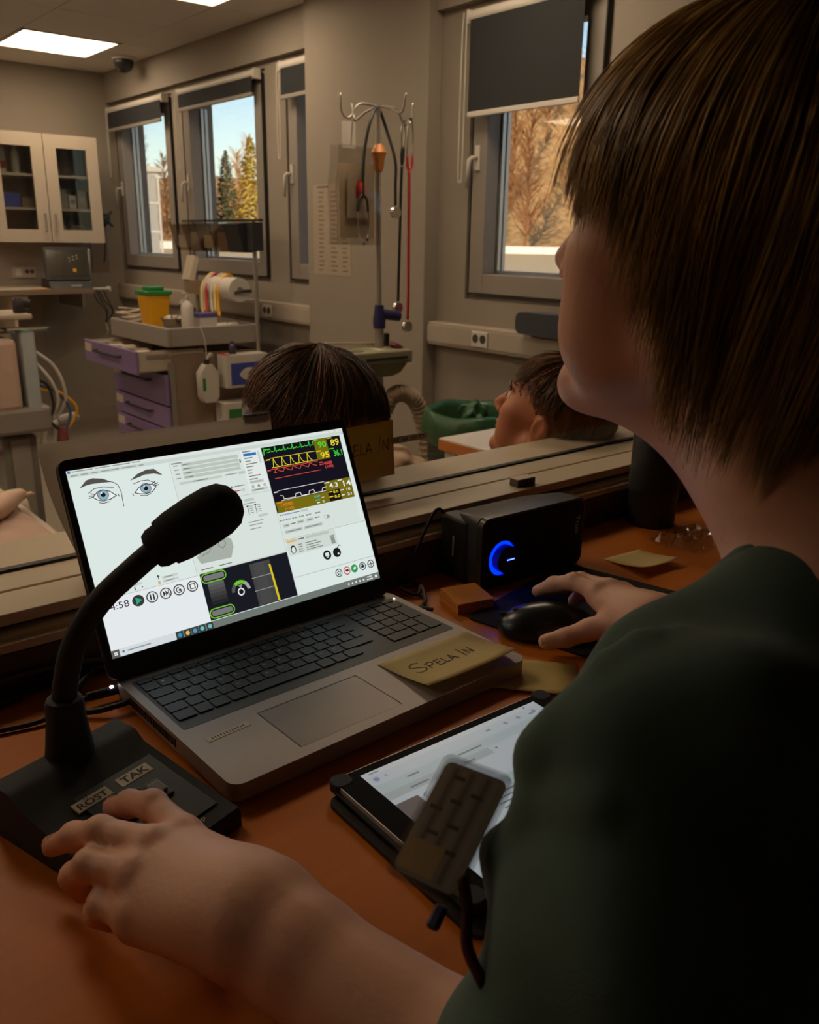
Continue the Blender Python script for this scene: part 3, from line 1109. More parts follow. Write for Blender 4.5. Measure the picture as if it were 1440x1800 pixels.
u.line([(1652, 56), (1652, 84)], 5, GN, 5)
u.line([(1300, 124), (1656, 126)], 3.5, YL, 5)
u.line([(1298, 187), (1656, 187)], 3.5, YL, 5)
pw_ = [(1300, 185)]
for k in range(5):
    x = 1315 + 67 * k
    pw_ += [(x - 8, 186), (x + 4, 128), (x + 18, 170), (x + 34, 184), (x + 50, 187)]
u.line(pw_, 4, YL, 5)
u.line([(1284, 197), (1656, 196)], 3.5, RD, 5)
u.line([(1302, 222), (1320, 222)], 3, RD, 5)
u.line([(1298, 260), (1660, 259)], 3.5, RD, 5)
rw = [(1305, 221)]
for k in range(5):
    rw += [(1322 + 67 * k, 198), (1345 + 67 * k, 214), (1370 + 67 * k, 224)]
u.line(rw, 4, RD, 5)
u.line([(1300, 342), (1662, 342)], 3.5, WT, 5)
cw = [(1306, 375), (1324, 381), (1326, 402)]
for k in range(3):
    x = 1414 + 108 * k
    cw += [(x, 404), (x + 8, 383), (x + 44, 380), (x + 50, 404)]
u.line(cw[:-1] + [(1660, 380)], 4, WT, 5)
u.line([(1306, 410), (1660, 405)], 3, WT, 5)
# right lower panels
u.rect(1246, 42, 1249, 1040, LN, 2)
u.rect(1254, 492, 1884, 660, srgb(226, 236, 230), 1)
u.rect(1262, 500, 1420, 506, srgb(120, 150, 190), 2)
u.rect(1430, 494, 1486, 510, srgb(200, 208, 202), 2)
for x in (1262, 1306, 1356, 1410, 1466, 1540):
    u.disc(x, 538, 6, srgb(120, 128, 124), 2)
    u.rect(x + 10, 534, x + 34, 541, srgb(140, 148, 142), 2)
for x, w, y in ((1270, 50, 564), (1376, 60, 560), (1450, 60, 560), (1268, 140, 606), (1420, 150, 606)):
    u.rect(x, y, x + w, y + 22, srgb(200, 208, 202), 2)
    u.rect(x + 12, y + 8, x + w - 12, y + 14, srgb(136, 144, 138), 3)
u.rect(1330, 568, 1366, 575, srgb(110, 118, 112), 3)
u.rect(1520, 564, 1560, 571, srgb(120, 128, 122), 3)
u.poly(rrect(44, 24, 11, 5, 1618, 578), srgb(160, 168, 164), 2)
u.disc(1608, 578, 9, (0.9, 0.93, 0.92), 3)
u.rect(1254, 664, 1920, 668, LN, 2)
u.rect(1258, 670, 1650, 776, srgb(218, 228, 220), 1)
u.rect(1262, 674, 1340, 690, srgb(230, 190, 130), 2)
u.rect(1350, 676, 1400, 684, srgb(110, 118, 112), 2)
u.rect(1410, 672, 1600, 690, srgb(196, 204, 198), 2)
u.disc(1300, 738, 21, (0.02, 0.02, 0.02), 2, 27)
u.disc(1300, 742, 14, WH, 3, 20)
for y, w in ((712, 90), (728, 120), (744, 100), (758, 130)):
    u.rect(1340, y, 1372, y + 6, srgb(120, 128, 122), 3)
    u.rect(1400, y, 1400 + w, y + 6, srgb(130, 138, 132), 3)
u.rect(1602, 716, 1634, 766, srgb(150, 158, 150), 3)
u.rect(1598, 708, 1638, 714, srgb(120, 128, 120), 3)
for x in (1543, 1624):
    u.disc(x, 830, 32, (0.012, 0.012, 0.012), 3)
u.rect(1528, 814, 1558, 838, WH, 4)
u.rect(1534, 842, 1552, 848, WH, 4)
u.line([(1636, 802), (1650, 786), (1664, 790)], 5, (0.02, 0.02, 0.02), 3)
u.disc(1634, 840, 7, WH, 4)
u.rect(1258, 916, 1920, 920, LN, 2)
for k, x in enumerate((1598, 1666, 1730, 1801, 1872)):
    col = [(0.03, 0.03, 0.03), srgb(190, 44, 44), srgb(52, 158, 86), (0.03, 0.03, 0.03), (0.03, 0.03, 0.03)][k]
    u.disc(x, 967, 28, col, 3)
    if k != 2:
        u.disc(x, 967, 22, WH, 4)
    if k == 0:
        u.poly([(x + (20 if q % 2 == 0 else 9) * math.sin(q * PI / 5), 967 - (20 if q % 2 == 0 else 9) * math.cos(q * PI / 5)) for q in range(10)], col, 5)
        u.disc(x, 967, 7, WH, 6)
    elif k == 1:
        u.poly([(x - 16, 960), (x + 12, 958), (x + 16, 972), (x - 4, 976)], srgb(140, 24, 24), 5)
    elif k == 2:
        u.poly([(x - 14, 974), (x - 2, 956), (x + 16, 958), (x + 6, 976)], WH, 5)
    elif k == 3:
        u.rect(x - 14, 962, x + 14, 978, col, 5)
        u.disc(x, 956, 8, col, 5)
    else:
        u.rect(x - 20, 964, x + 20, 970, col, 5)
        u.rect(x - 3, 947, x + 3, 987, col, 5)
u.rect(0, 1036, 386, 1080, srgb(222, 230, 234), 2)
u.rect(386, 1036, 1920, 1080, srgb(118, 126, 122), 2)
u.rect(0, 1036, 44, 1080, srgb(96, 98, 96), 3)
for a in (0, 1):
    for b in (0, 1):
        u.rect(13 + a * 10, 1049 + b * 10, 21 + a * 10, 1057 + b * 10, (0.9, 0.9, 0.9), 4)
u.disc(66, 1056, 7, srgb(110, 118, 120), 4)
u.rect(90, 1053, 230, 1060, srgb(150, 158, 160), 4)
for x, c in ((410, srgb(60, 150, 190)), (460, srgb(226, 190, 90)), (507, srgb(90, 160, 190)), (554, srgb(110, 200, 200)), (606, srgb(120, 190, 190))):
    u.rect(x - 22, 1038, x + 22, 1080, srgb(56, 66, 68), 3)
    u.disc(x, 1060, 13, c, 4)
for x in (1653, 1685, 1716, 1748, 1780):
    u.disc(x, 1060, 7, (0.85, 0.88, 0.86), 4)
u.rect(1815, 1046, 1856, 1053, (0.85, 0.88, 0.86), 4)
u.rect(1808, 1062, 1860, 1069, (0.85, 0.88, 0.86), 4)
u.rect(1880, 1050, 1900, 1068, (0.85, 0.88, 0.86), 4)
u.done('screen', SCREEN, lid, 0.344, 0.1935, -0.172, 0.2155, loc=(0, 0, 0.0004))
f = Flat()
f.text('DELL', -0.012, 0.0075, 0.012, 0.0135, (0.05, 0.05, 0.052))
f.build('logo', PRINT, lid, loc=(0.0, 0, 0.0003))

# sticky note on the palm rest
note('sticky_note', 0.127, 0.080, (0.4515 + 0.110, 0.6707 - 0.066, ZD + 0.0203), 0.0264 - 0.01, 'yellow note reading SPELA IN stuck on the laptop palm rest', stroke_text(-0.047, -0.006, 0.0205), curl=0.007)
# second note stuck to the observation glass behind the laptop
note('sticky_note', 0.127, 0.084, (0.728, YG - 0.0032, 0.866), 0, 'yellow note with black handwriting stuck on the glass behind the laptop', stroke_text(-0.050, -0.002, 0.0262), curl=0.002, rot=(PI / 2, -0.03, 0), m=mat_paper('olive sticky paper', srgb(208, 178, 102), 0.32))
note('sticky_note', 0.078, 0.076, (1.020, 0.690, ZD), -0.10, 'blank yellow note lying on the desk behind the mouse', None, curl=0.009)
note('sticky_note', 0.105, 0.076, (0.632, 0.553, ZD), -0.36 - 0.5, 'written yellow note on the desk half under the laptop corner', None, curl=0.003, m=mat('faint yellow paper', srgb(206, 182, 112), 0.8, var=0.07, scale=60))
t = thing('sticky_pad', 'thick pad of orange sticky notes beside the speaker', 'note pad', (0.7115, 0.735, ZD), 0.10 - 0.35)
for k in range(3):
    bx('sheet_block', M_note_or, (0, 0, 0.0022 + k * 0.0044), (0.052 - 0.0006 * (k % 2), 0.050, 0.0042), t, bevel=0.0004)
MB().add([(-0.026, -0.025, 0.0136), (0.026, -0.025, 0.0136), (0.026, 0.025, 0.0162), (-0.026, 0.025, 0.0166)], [(0, 1, 2, 3)]).build('top_sheet', M_note_or, t).modifiers.new('s', 'SOLIDIFY').thickness = 0.0003
# paper taped to the glass, leaning forward onto the sill
t = thing('paper_sheet', 'printed white sheet taped to the glass behind the laptop', 'paper', (0.43, YG - 0.012, 0.80))
vs, n = [], 12
for k in range(n + 1):
    s_ = k / n
    y = -0.052 * (1 - s_) ** 1.6 + 0.006
    z = 0.003 + 0.139 * s_
    for q in range(7):
        x = -0.150 + 0.30 * q / 6 + (0.022 * (1 - s_) ** 2 if q == 0 else 0)
        vs.append((x, y - (0.006 * (1 - s_) if q == 0 else 0), z))
M_paper = mat_paper('grey-white paper', srgb(222, 216, 210), 0.6)
o = MB().add(vs, [(i * 7 + j, i * 7 + j + 1, i * 7 + j + 8, i * 7 + j + 7) for i in range(n) for j in range(6)]).build('sheet', M_paper, t, smooth=True)
o.modifiers.new('s', 'SOLIDIFY').thickness = 0.0004
f = Flat()
for k, (a, b, s_) in enumerate((('F', 0.083, 0.007), ('Si', 0.073, 0.007), ('re', 0.063, 0.007), ('o', 0.047, 0.005), ('i', 0.040, 0.005), ('t', 0.033, 0.005), ('c', 0.026, 0.005))):
    f.text(a, -0.098, b, -0.098 + s_ * len(a) * 0.7, b + s_, (0.05, 0.05, 0.05))
f.v = [(x, -0.052 * (1 - (z_ - 0.003) / 0.139) ** 1.6 + 0.0045, z_) for x, z_, _ in f.v]
f.build('print', PRINT, t)
# printed tape strips on the glass
for (x, z, w, lab, tx) in ((0.822, 0.8775, 0.074, 'narrow printed tape strip on the glass right of the yellow note', 'RE..IA 20 77'), (0.560, 0.940, 0.040, 'short printed tape strip on the glass above the laptop lid', 'ZOTE')):
    t = thing('tape_strip', lab, 'tape', (x, YG - 0.0035, z), group='tape strips on the glass')
    bx('tape', mat('tape strip', srgb(196, 186, 172), 0.5), (0, 0, 0), (w, 0.0006, 0.0105), t)
    f = Flat()
    f.text(tx, -w * 0.42, -0.003, w * 0.42, 0.003, (0.02, 0.02, 0.02))
    f.build('print', PRINT, t, loc=(0, -0.0006, 0), rot=(PI / 2, 0, 0))
t = thing('wooden_block', 'small dark-sided block on the window sill', 'block', (0.975, 0.891, 0.80), -0.05)
bx('core', mat('block grey', srgb(96, 90, 80), 0.6), (0, 0, 0.006), (0.038, 0.019, 0.012), t, bevel=0.001)
bx('top_face', M_sill, (0, 0, 0.0125), (0.038, 0.019, 0.001), t)
# ---- paging microphone
t = thing('paging_microphone', 'black gooseneck desk microphone with labelled buttons beside the laptop', 'microphone', (0.193, 0.582, ZD), 0.288)
w2, zb_, zf_ = 0.058, 0.045, 0.016
prof = [(-0.076, 0.0), (-0.076, zf_ - 0.004), (-0.073, zf_), (0.036, 0.036), (0.046, zb_ - 0.001), (0.054, zb_), (0.072, zb_), (0.076, zb_ - 0.005), (0.076, 0.0)]
MB().prism(prof, 2 * w2, 'x', -w2).build('base', M_rub, t, bevel=0.004, smooth='auto')
# control plate, buttons and printed strips lie on the sloped face
SL = math.atan2(0.036 - zf_, 0.109)


def on_slope(name, m, cx, cy, w, h, th, **k):
    o = MB().box(0, 0, th / 2, w, h, th).build(name, m, t, **k)
    o.location = (cx, cy, zf_ + (cy + 0.073) * math.tan(SL) + 0.0002)
    o.rotation_euler = (SL, 0, 0)
    return o


on_slope('control_plate', M_blk, 0.012, -0.020, 0.074, 0.080, 0.0012, bevel=0.0005)
for cx, mm in ((-0.008, M_blk), (0.024, M_blk)):
    on_slope('button_frame', M_blk, cx, -0.018, 0.018, 0.022, 0.0035, bevel=0.001)
    on_slope('button', mat('grey button', srgb(120, 116, 112), 0.5) if cx > 0.02 else M_blk, cx, -0.018, 0.012, 0.013, 0.0065, bevel=0.001)
for cx, cy, w, tx in ((-0.0150, 0.0085, 0.0310, 'RÖST'), (0.0245, 0.0085, 0.0300, 'TAK')):
    o = on_slope('label_strip', mat('white label', srgb(216, 204, 180), 0.6), cx, cy, w, 0.0105, 0.0016)
    f = Flat()
    f.text(tx.replace('Ö', 'O'), -w * 0.42, -0.0038, w * 0.42, 0.0034 if tx == 'TAK' else 0.0026, (0.02, 0.02, 0.02), bold=0.02)
    if tx == 'RÖST':
        for q in (-0.0048, -0.0026):
            f.disc(q, 0.0038, 0.0006, (0.02, 0.02, 0.02))
    f.build('lettering', PRINT, o, loc=(0, 0, 0.00175))
o = on_slope('legend', M_blk, 0.012, -0.020, 0.06, 0.07, 0.0013)
f = Flat()
lg = (0.5, 0.48, 0.45)
f.text('2', 0.0080, -0.0170, 0.0108, -0.0125, lg)
for k in range(3):
    f.line([(-0.004 + 0.0025 * k + 0.0015 * (1 - abs(q)), -0.004 + q * (0.0022 + 0.001 * k)) for q in (-1, -0.5, 0, 0.5, 1)], 0.0007, lg)
f.text('comp', 0.0020, -0.0475, 0.0190, -0.0435, lg)
f.build('lettering', PRINT, o, loc=(0, 0, 0.0014))
b0 = Vector((0.005, 0.062, zb_))
MB().lathe([(0.0195, 0.0), (0.0185, 0.006), (0.0155, 0.030), (0.0148, 0.046), (0.0135, 0.049), (0.010, 0.0495)], (b0.x, b0.y, b0.z - 0.001), 24).build('collar', M_rub, t, smooth='auto')
Rz = Matrix.Rotation(-0.288, 3, 'Z')
org = Vector((0.193, 0.582, ZD))
neck = [Rz @ (Vector(p) - org) for p in ((0.1802, 0.6445, 0.80), (0.183, 0.6435, 0.825), (0.193, 0.641, 0.859), (0.213, 0.635, 0.890), (0.240, 0.626, 0.915), (0.258, 0.6205, 0.929), (0.272, 0.616, 0.938))]
MB().tube(spline(neck, 8), 0.0098, 14).build('gooseneck', M_rub, t, smooth='auto')
h0, h1 = Rz @ (Vector((0.252, 0.6225, 0.9265)) - org), Rz @ (Vector((0.3215, 0.600, 0.966)) - org)
ax = (h1 - h0)
L_ = ax.length
hp = [(0.0, 0.010), (0.02, 0.0145), (0.08, 0.0170), (0.16, 0.0175), (0.17, 0.0195), (0.30, 0.0215), (0.55, 0.0225), (0.75, 0.0220), (0.88, 0.0190), (0.96, 0.0125), (1.0, 0.004)]
MB().tube([h0 + ax * a for a, r in hp], [r for a, r in hp], 22).build('mic_head', mat('black foam', (0.012, 0.012, 0.014), 0.95, bump=0.5, bscale=900), t, smooth=True)

# ---- desktop speaker lying on its side
t = thing('desktop_speaker', 'black computer speaker with glowing blue volume ring', 'speaker', (0.8505, 0.758, ZD), -0.04)
sp = []
for (y, w, z0, z1) in ((0.0, 0.197, 0.001, 0.101), (0.030, 0.192, 0.001, 0.099), (0.078, 0.150, 0.003, 0.086)):
    sp.append([(x, y, z) for x, z in rrect(w, z1 - z0, 0.010, 4, 0, (z0 + z1) / 2)])
n_ = len(sp[0])
vs = [p for r in sp for p in r]
fs = [(i * n_ + k, i * n_ + (k + 1) % n_, (i + 1) * n_ + (k + 1) % n_, (i + 1) * n_ + k) for i in range(2) for k in range(n_)] + [tuple(range(n_)), tuple(range(2 * n_, 3 * n_))]
MB().add(vs, fs).build('cabinet', mat('speaker shell', (0.035, 0.036, 0.040), 0.38), t, smooth='auto')
MB().prism(rrect(0.197, 0.100, 0.013, 5, 0, 0.051), -0.010, 'y', 0.0).build('front_rim', mat('speaker rim', srgb(70, 64, 58), 0.35, metal=0.4), t, smooth='auto', bevel=0.002)
MB().prism(rrect(0.189, 0.092, 0.011, 5, 0, 0.051), -0.004, 'y', -0.0085).build('grille', mat('speaker cloth', (0.008, 0.008, 0.010), 0.85, bump=0.5, bscale=1500), t, bevel=0.0015)
bx('side_block', M_blk, (-0.084, 0.048, 0.046), (0.030, 0.055, 0.088), t, bevel=0.004)
bx('port', M_alu, (-0.1, 0.045, 0.05), (0.0012, 0.003, 0.028), t)
kx, kz = -0.066, 0.044
ring = MB()
for k in range(48):
    a0, a1 = 2 * PI * k / 48, 2 * PI * (k + 1) / 48
    ring.add([(kx + r * math.cos(a), y, kz + r * math.sin(a)) for r, y in ((0.0178, -0.0150), (0.0240, -0.0132)) for a in (a0, a1)], [(0, 1, 3, 2)])
ring.build('light_ring', mat('blue light ring', (0.0, 0.0, 0.2), emit=(0.0, 0.008, 1.0), estr=2.6), t, smooth=True)
MB().lathe([(0.0252, 0.0126), (0.0252, 0.016), (0.0242, 0.0165), (0.0240, 0.0132)], (kx, 0, kz), 40).xform(Matrix.Translation((kx, 0, kz)) @ Matrix.Rotation(PI / 2, 4, 'X') @ Matrix.Translation((-kx, 0, -kz))).build('ring_lip', M_blk, t, smooth='auto')
MB().cyl((kx + 0.002, -0.012, kz), (kx + 0.002, -0.026, kz), 0.0190, 32).build('volume_knob', M_blk, t, smooth='auto', bevel=0.0015)
bx('pointer', mat('blue pointer', (0, 0, 0.2), emit=(0.05, 0.1, 1.0), estr=3.0), (kx + 0.006, -0.0263, kz), (0.013, 0.0006, 0.0012), t)
f = Flat()
f.text('Trust', -0.014, -0.0045, 0.014, 0.0035, (0.6, 0.6, 0.62))
f.build('brand', PRINT, t, loc=(0.083, -0.0128, 0.062), rot=(PI / 2, PI / 2, 0))

# ---- mouse, mouse pad
t = thing('mouse_pad', 'black fabric mouse pad right of the laptop', 'mouse pad', (0.824, 0.631, ZD), 0.21)
MB().prism(rrect(0.25, 0.20, 0.010, 4), 0.0025, 'z', 0).build('pad', mat('pad fabric', (0.012, 0.012, 0.014), 0.9, bump=0.3, bscale=2000), t)
t = thing('computer_mouse', 'black computer mouse under the right hand', 'mouse', (0.726, 0.612, ZD + 0.0025), 0.80)


def mouse_sdf(p):
    d = sd_ell(p, (0, -0.006, 0.004), (0.033, 0.056, 0.034))
    d = smin(d, sd_ell(p, (0, 0.022, 0.006), (0.030, 0.036, 0.022)), 0.012)
    d = smax(d, -(p[:, 2] - 0.001), 0.002)
    return d


V, F = surface(mouse_sdf, (-0.045, -0.075, -0.004), (0.045, 0.07, 0.05), 0.0022)
np_mesh('shell', V, F, mat('mouse gloss', (0.014, 0.014, 0.016), 0.28, var=0.05), t)
MB().cyl((-0.003, 0.036, 0.0245), (0.003, 0.036, 0.0245), 0.006, 16).build('wheel', M_rub, t, smooth='auto')
bx('button_seam', M_gasket, (0, 0.040, 0.0215), (0.0008, 0.03, 0.004), t)

# ---- tablet in folio case
t = thing('tablet', 'tablet in a black folio case lying on the desk', 'tablet', (0.470, 0.421, ZD), -0.03)
MB().prism(rrect(0.262, 0.186, 0.010, 5, -0.004, -0.012), 0.004, 'z', 0.0005).build('case_cover', mat('brown-black leather', srgb(34, 22, 18), 0.5, bump=0.3, bscale=500), t, smooth='auto', bevel=0.0015)
MB().prism(rrect(0.256, 0.182, 0.012, 5, 0, -0.0), 0.0035, 'z', 0.0075).build('case_tray', M_rub, t, bevel=0.0015)
bx('case_hinge', M_rub, (0.0, 0.089, 0.005), (0.20, 0.008, 0.008), t, bevel=0.002)
MB().prism(rrect(0.250, 0.175, 0.010, 5), 0.006, 'z', 0.0095).build('body', M_alu, t, bevel=0.0012, smooth='auto')
MB().prism(rrect(0.248, 0.173, 0.009, 5), 0.0006, 'z', 0.0155).build('glass_front', M_blk2, t)
for sx in (-1, 1):
    for sy in (-1, 1):
        MB().prism(rrect(0.018, 0.018, 0.007, 4, sx * 0.119, sy * 0.082), 0.0092, 'z', 0.0075).build('corner_strap', M_rub, t, bevel=0.001)
u = UI()
u.rect(0, 0, 1000, 720, srgb(214, 226, 234), 0)
u.rect(0, 0, 1000, 30, srgb(226, 234, 240), 1)
u.rect(0, 92, 1000, 150, srgb(196, 216, 220), 1)
u.rect(0, 150, 560, 196, srgb(180, 196, 202), 1)
u.rect(0, 330, 1000, 376, srgb(186, 208, 210), 1)
for x, y, w, c in ((150, 110, 60, 110), (420, 118, 130, 120), (640, 52, 30, 130), (900, 62, 40, 140), (120, 172, 90, 110), (400, 176, 60, 120), (585, 168, 10, 60), (760, 176, 150, 130), (30, 346, 40, 120), (620, 352, 180, 90)):
    u.rect(x, y, x + w, y + 9, srgb(c - 10, c + 10, c + 20), 2)
for k in range(11):
    u.rect(600, 402 + k * 26, 600 + 330 - (k * 53) % 140, 409 + k * 26, srgb(120, 130, 136), 2)
    u.rect(330, 402 + k * 26, 330 + 220 - (k * 37) % 110, 409 + k * 26, srgb(130, 140, 146), 2)
u.text('Carl Thu', 130, 262, 250, 232, srgb(80, 84, 96), 2)
u.text('Co', 150, 310, 190, 282, srgb(80, 84, 96), 2)
u.rect(0, 228, 110, 520, srgb(62, 60, 74), 2)
u.disc(40, 56, 14, srgb(120, 160, 210), 2)
u.line([(92, 48), (82, 57), (92, 66)], 4, srgb(120, 160, 210), 2)
u.rect(30, 11, 80, 20, srgb(150, 154, 160), 2)
for x in (760, 840, 940):
    u.disc(x, 58, 11, srgb(150, 170, 190), 2)
u.disc(920, 16, 5, srgb(70, 80, 90), 2)
u.done('screen', TABLET, t, 0.206, 0.155, -0.103, 0.0775, 1000, 720, loc=(0, 0, 0.0163))

# ---- mug, film bag, cables
t = thing('black_mug', 'tall black tumbler on the desk by the window wall', 'cup', (1.190, 0.795, ZD))
MB().lathe([(0.036, 0.0), (0.0385, 0.002), (0.040, 0.05), (0.0405, 0.150), (0.0395, 0.152), (0.037, 0.150), (0.036, 0.02), (0.002, 0.014)], seg=36).build('body', M_blk, t, smooth='auto')
MB().lathe([(0.0412, 0.060), (0.0416, 0.062), (0.0416, 0.094), (0.0412, 0.096)], seg=36).build('band', M_rub, t, smooth='auto')
G_film = mat_glass('clear film', (0.86, 0.86, 0.86), 2.2, 0.12)
t = thing('plastic_bag', 'small crumpled clear plastic bag on the desk behind the tumbler', 'bag', (1.165, 0.700, ZD))
vs = [(-0.055 + 0.11 * i / 8, -0.04 + 0.08 * j / 8, 0.002 + 0.014 * abs(math.sin(i * 1.7 + j * 0.9)) * (1 if 0 < i < 8 and 0 < j < 8 else 0.1)) for i in range(9) for j in range(9)]
MB().add(vs, [(i * 9 + j, i * 9 + j + 1, i * 9 + j + 10, i * 9 + j + 9) for i in range(8) for j in range(8)]).build('film', G_film, t)


def cable(pts, r, label, m=M_blk, name='cable', n=8, extra=None, group='cables on the desk'):
    o0 = Vector(pts[0])
    t = thing(name, label, 'cable', o0, 0, group)
    MB().tube([p - o0 for p in spline(pts, n)], r, 8).build('cord', m, t, smooth=True)
    if extra:
        extra(t, o0)
    return t


zc = ZD + 0.004
cable([(-0.05, 0.80, zc), (0.08, 0.818, zc), (0.17, 0.828, zc), (0.22, 0.838, zc + 0.01), (0.28, 0.836, zc + 0.004), (0.36, 0.83, zc)], 0.004, 'thick black cable along the desk back, running behind the laptop')
cable([(-0.05, 0.825, zc + 0.008), (0.10, 0.836, zc + 0.012), (0.19, 0.84, zc + 0.02), (0.26, 0.838, zc + 0.016), (0.34, 0.838, zc + 0.002)], 0.003, 'thin grey-edged cable above the thick one at the desk back', mat('grey cable', srgb(90, 86, 82), 0.5))


def plug(t, o0):
    p = Vector((0.2705, 0.778, ZD + 0.0105)) - o0
    MB().tube([p, p + Vector((-0.03, 0.003, 0))], [0.0052, 0.0045], 12).build('plug', M_blk, t, smooth='auto', bevel=0.001)
    MB().cyl(p + Vector((-0.006, -0.001, 0.0045)), p + Vector((-0.006, -0.001, 0.0058)), 0.002, 10).build('plug_light', mat('white plug light', (1, 1, 1), emit=(0.85, 0.8, 1), estr=3.0), t)


cable([(0.243, 0.781, ZD + 0.0105), (0.215, 0.778, ZD + 0.008), (0.19, 0.775, zc), (0.14, 0.785, zc), (0.02, 0.80, zc), (-0.10, 0.79, zc)], 0.0026, 'charging cable with a lit plug in the laptop side', extra=plug)
cable([(0.240, 0.812, zc), (0.265, 0.826, zc + 0.012), (0.235, 0.800, zc + 0.008), (0.205, 0.79, zc), (0.235, 0.76, zc + 0.002), (0.255, 0.750, zc + 0.005), (0.2715, 0.748, zc + 0.006)], 0.003, 'short looped black cable between microphone and laptop')
cable([(0.768, 0.836, ZD + 0.060), (0.757, 0.834, ZD + 0.090), (0.742, 0.832, ZD + 0.097), (0.725, 0.831, ZD + 0.078), (0.705, 0.830, ZD + 0.045), (0.690, 0.83, ZD + 0.015), (0.66, 0.825, zc)], 0.0022, 'black speaker cable arching behind the laptop lid')
cable([(0.655, 0.832, zc), (0.69, 0.838, zc), (0.70, 0.815, zc), (0.665, 0.812, zc + 0.006), (0.675, 0.79, zc), (0.69, 0.80, zc + 0.006), (0.672, 0.77, zc), (0.655, 0.758, zc), (0.66, 0.742, zc)], 0.0026, 'tangled brown cable beside the orange note pad', mat('brown cable', srgb(74, 52, 44), 0.5))

# ---- id badge in a clear pouch, hanging from the chest of the woman
t = thing('id_badge', 'grey striped card in a clear pouch hanging over the tablet', 'badge', (0.250, 0.264, 0.888))
T_, R_, B_, L_p = (Vector(p) for p in ((0.277, 0.288, 0.914), (0.270, 0.248, 0.905), (0.218, 0.233, 0.868), (0.224, 0.273, 0.877)))
cen = (T_ + R_ + B_ + L_p) / 4
exv = (R_ - T_).normalized()
nrm = exv.cross(T_ - L_p).normalized()
eyv = (T_ - L_p).normalized()
exv = (exv - eyv * exv.dot(eyv)).normalized()
MR = Matrix((exv, eyv, exv.cross(eyv))).transposed().to_4x4()
t.location = cen
t.rotation_euler = MR.to_euler()
W_, H_ = 0.036, 0.060
MB().prism(rrect(W_, H_, 0.004, 4), 0.0012, 'z', -0.0006).build('card', mat('badge grey', srgb(190, 184, 172), 0.6), t)
f = Flat()
for k in range(7):
    f.rect(-0.0165 + k * 0.0047, -0.028, -0.0138 + k * 0.0047, 0.028, srgb(150, 146, 138) if k % 2 else srgb(206, 200, 190))
for k in range(9):
    yy = -0.026 + k * 0.006
    f.rect(-0.015 + (k * 7 % 5) * 0.0045, yy, -0.008 + (k * 7 % 5) * 0.0045, yy + 0.0022, srgb(110, 104, 96), 1)
f.rect(-0.0165, -0.028, 0.004, -0.012, srgb(236, 204, 150), 2)
f.build('card_print', PRINT, t, loc=(0, 0, 0.0007))
f = Flat()
f.rect(-0.0165, -0.028, 0.0165, 0.028, srgb(206, 200, 190))
f.build('card_print', PRINT, t, loc=(0, 0, -0.0008), rot=(0, PI, 0))
for z in (-0.0018, 0.0018):
    MB().prism(rrect(W_ + 0.005, H_ + 0.007, 0.005, 4), 0.0003, 'z', z).build('pouch', G_film, t)
MB().tube(spline([(0.018, -0.02, 0.002), (0.024, -0.03, -0.004), (0.030, -0.045, -0.010), (0.042, -0.055, -0.016)], 6), 0.003, 8).build('strap', mat('dark red strap', srgb(70, 16, 18), 0.7), t, smooth=True)
bx('clip', mat('blue clip', srgb(20, 22, 70), 0.5), (0.012, -0.040, -0.006), (0.007, 0.012, 0.004), t, bevel=0.002)
# ------------------------------------------------------------------ outside the windows
M_gravel = mat('pale gravel', srgb(206, 180, 140), 0.95, var=0.12, scale=3)
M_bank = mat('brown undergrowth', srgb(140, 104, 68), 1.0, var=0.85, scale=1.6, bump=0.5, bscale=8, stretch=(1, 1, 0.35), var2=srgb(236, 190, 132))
M_birch = mat('bare branches', srgb(214, 176, 124), 0.9, var=0.2, scale=2)
M_twig = mat('brown branches', srgb(150, 104, 66), 0.9, var=0.25, scale=2)
M_pine = mat('pine green', srgb(74, 84, 44), 0.9, var=0.35, scale=2)
M_olive = mat('yellow green foliage', srgb(186, 160, 52), 0.9, var=0.3, scale=2)
M_bark = mat('grey bark', srgb(120, 100, 82), 0.9)
ZO = 0.2


def dirpt(az, D):
    """point at azimuth az (degrees clockwise from +Y) and distance D from the observation desk"""
    a = math.radians(az)
    return math.sin(a) * D, math.cos(a) * D


def bank_h(az):
    return 8.0 + 15.0 * min(1, max(0, (az - 32) / 9))


nx, ny = 70, 70
vs = []
for i in range(nx):
    for j in range(ny):
        x = 2.96 + (170 - 2.96) * (i / (nx - 1)) ** 1.4
        y = -60 + 260 * j / (ny - 1)
        D = math.hypot(x, y)
        k = min(1, max(0, (D - 78) / 45))
        hgt = bank_h(math.degrees(math.atan2(x, y)))
        z = ZO - 0.02 + hgt * k * k * (3 - 2 * k) + (0.5 * math.sin(x * 0.31) * math.sin(y * 0.23) if D > 82 else 0)
        vs.append((x, y, z))
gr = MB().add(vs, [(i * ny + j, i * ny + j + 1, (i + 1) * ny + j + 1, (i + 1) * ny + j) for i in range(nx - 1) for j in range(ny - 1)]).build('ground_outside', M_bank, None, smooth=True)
structure(gr)
mb = MB()
N_ = 24
ring = [dirpt(8 + 74 * k / N_, 73) for k in range(N_ + 1)]
pts = [(2.97, 200 * 0.1)] + ring + [(2.97, 4.0)]
pts = [(2.97, 72.0)] + ring + [(2.97, 1.0)]
structure(mb.prism([(p[0], p[1]) for p in pts], 0.04, 'z', ZO).build('terrace_gravel', M_gravel))
t = thing('low_wall', 'low white wall along the far edge of the terrace outside', 'wall', (*dirpt(40, 72), ZO + 0.04))
o0 = Vector(t.location)
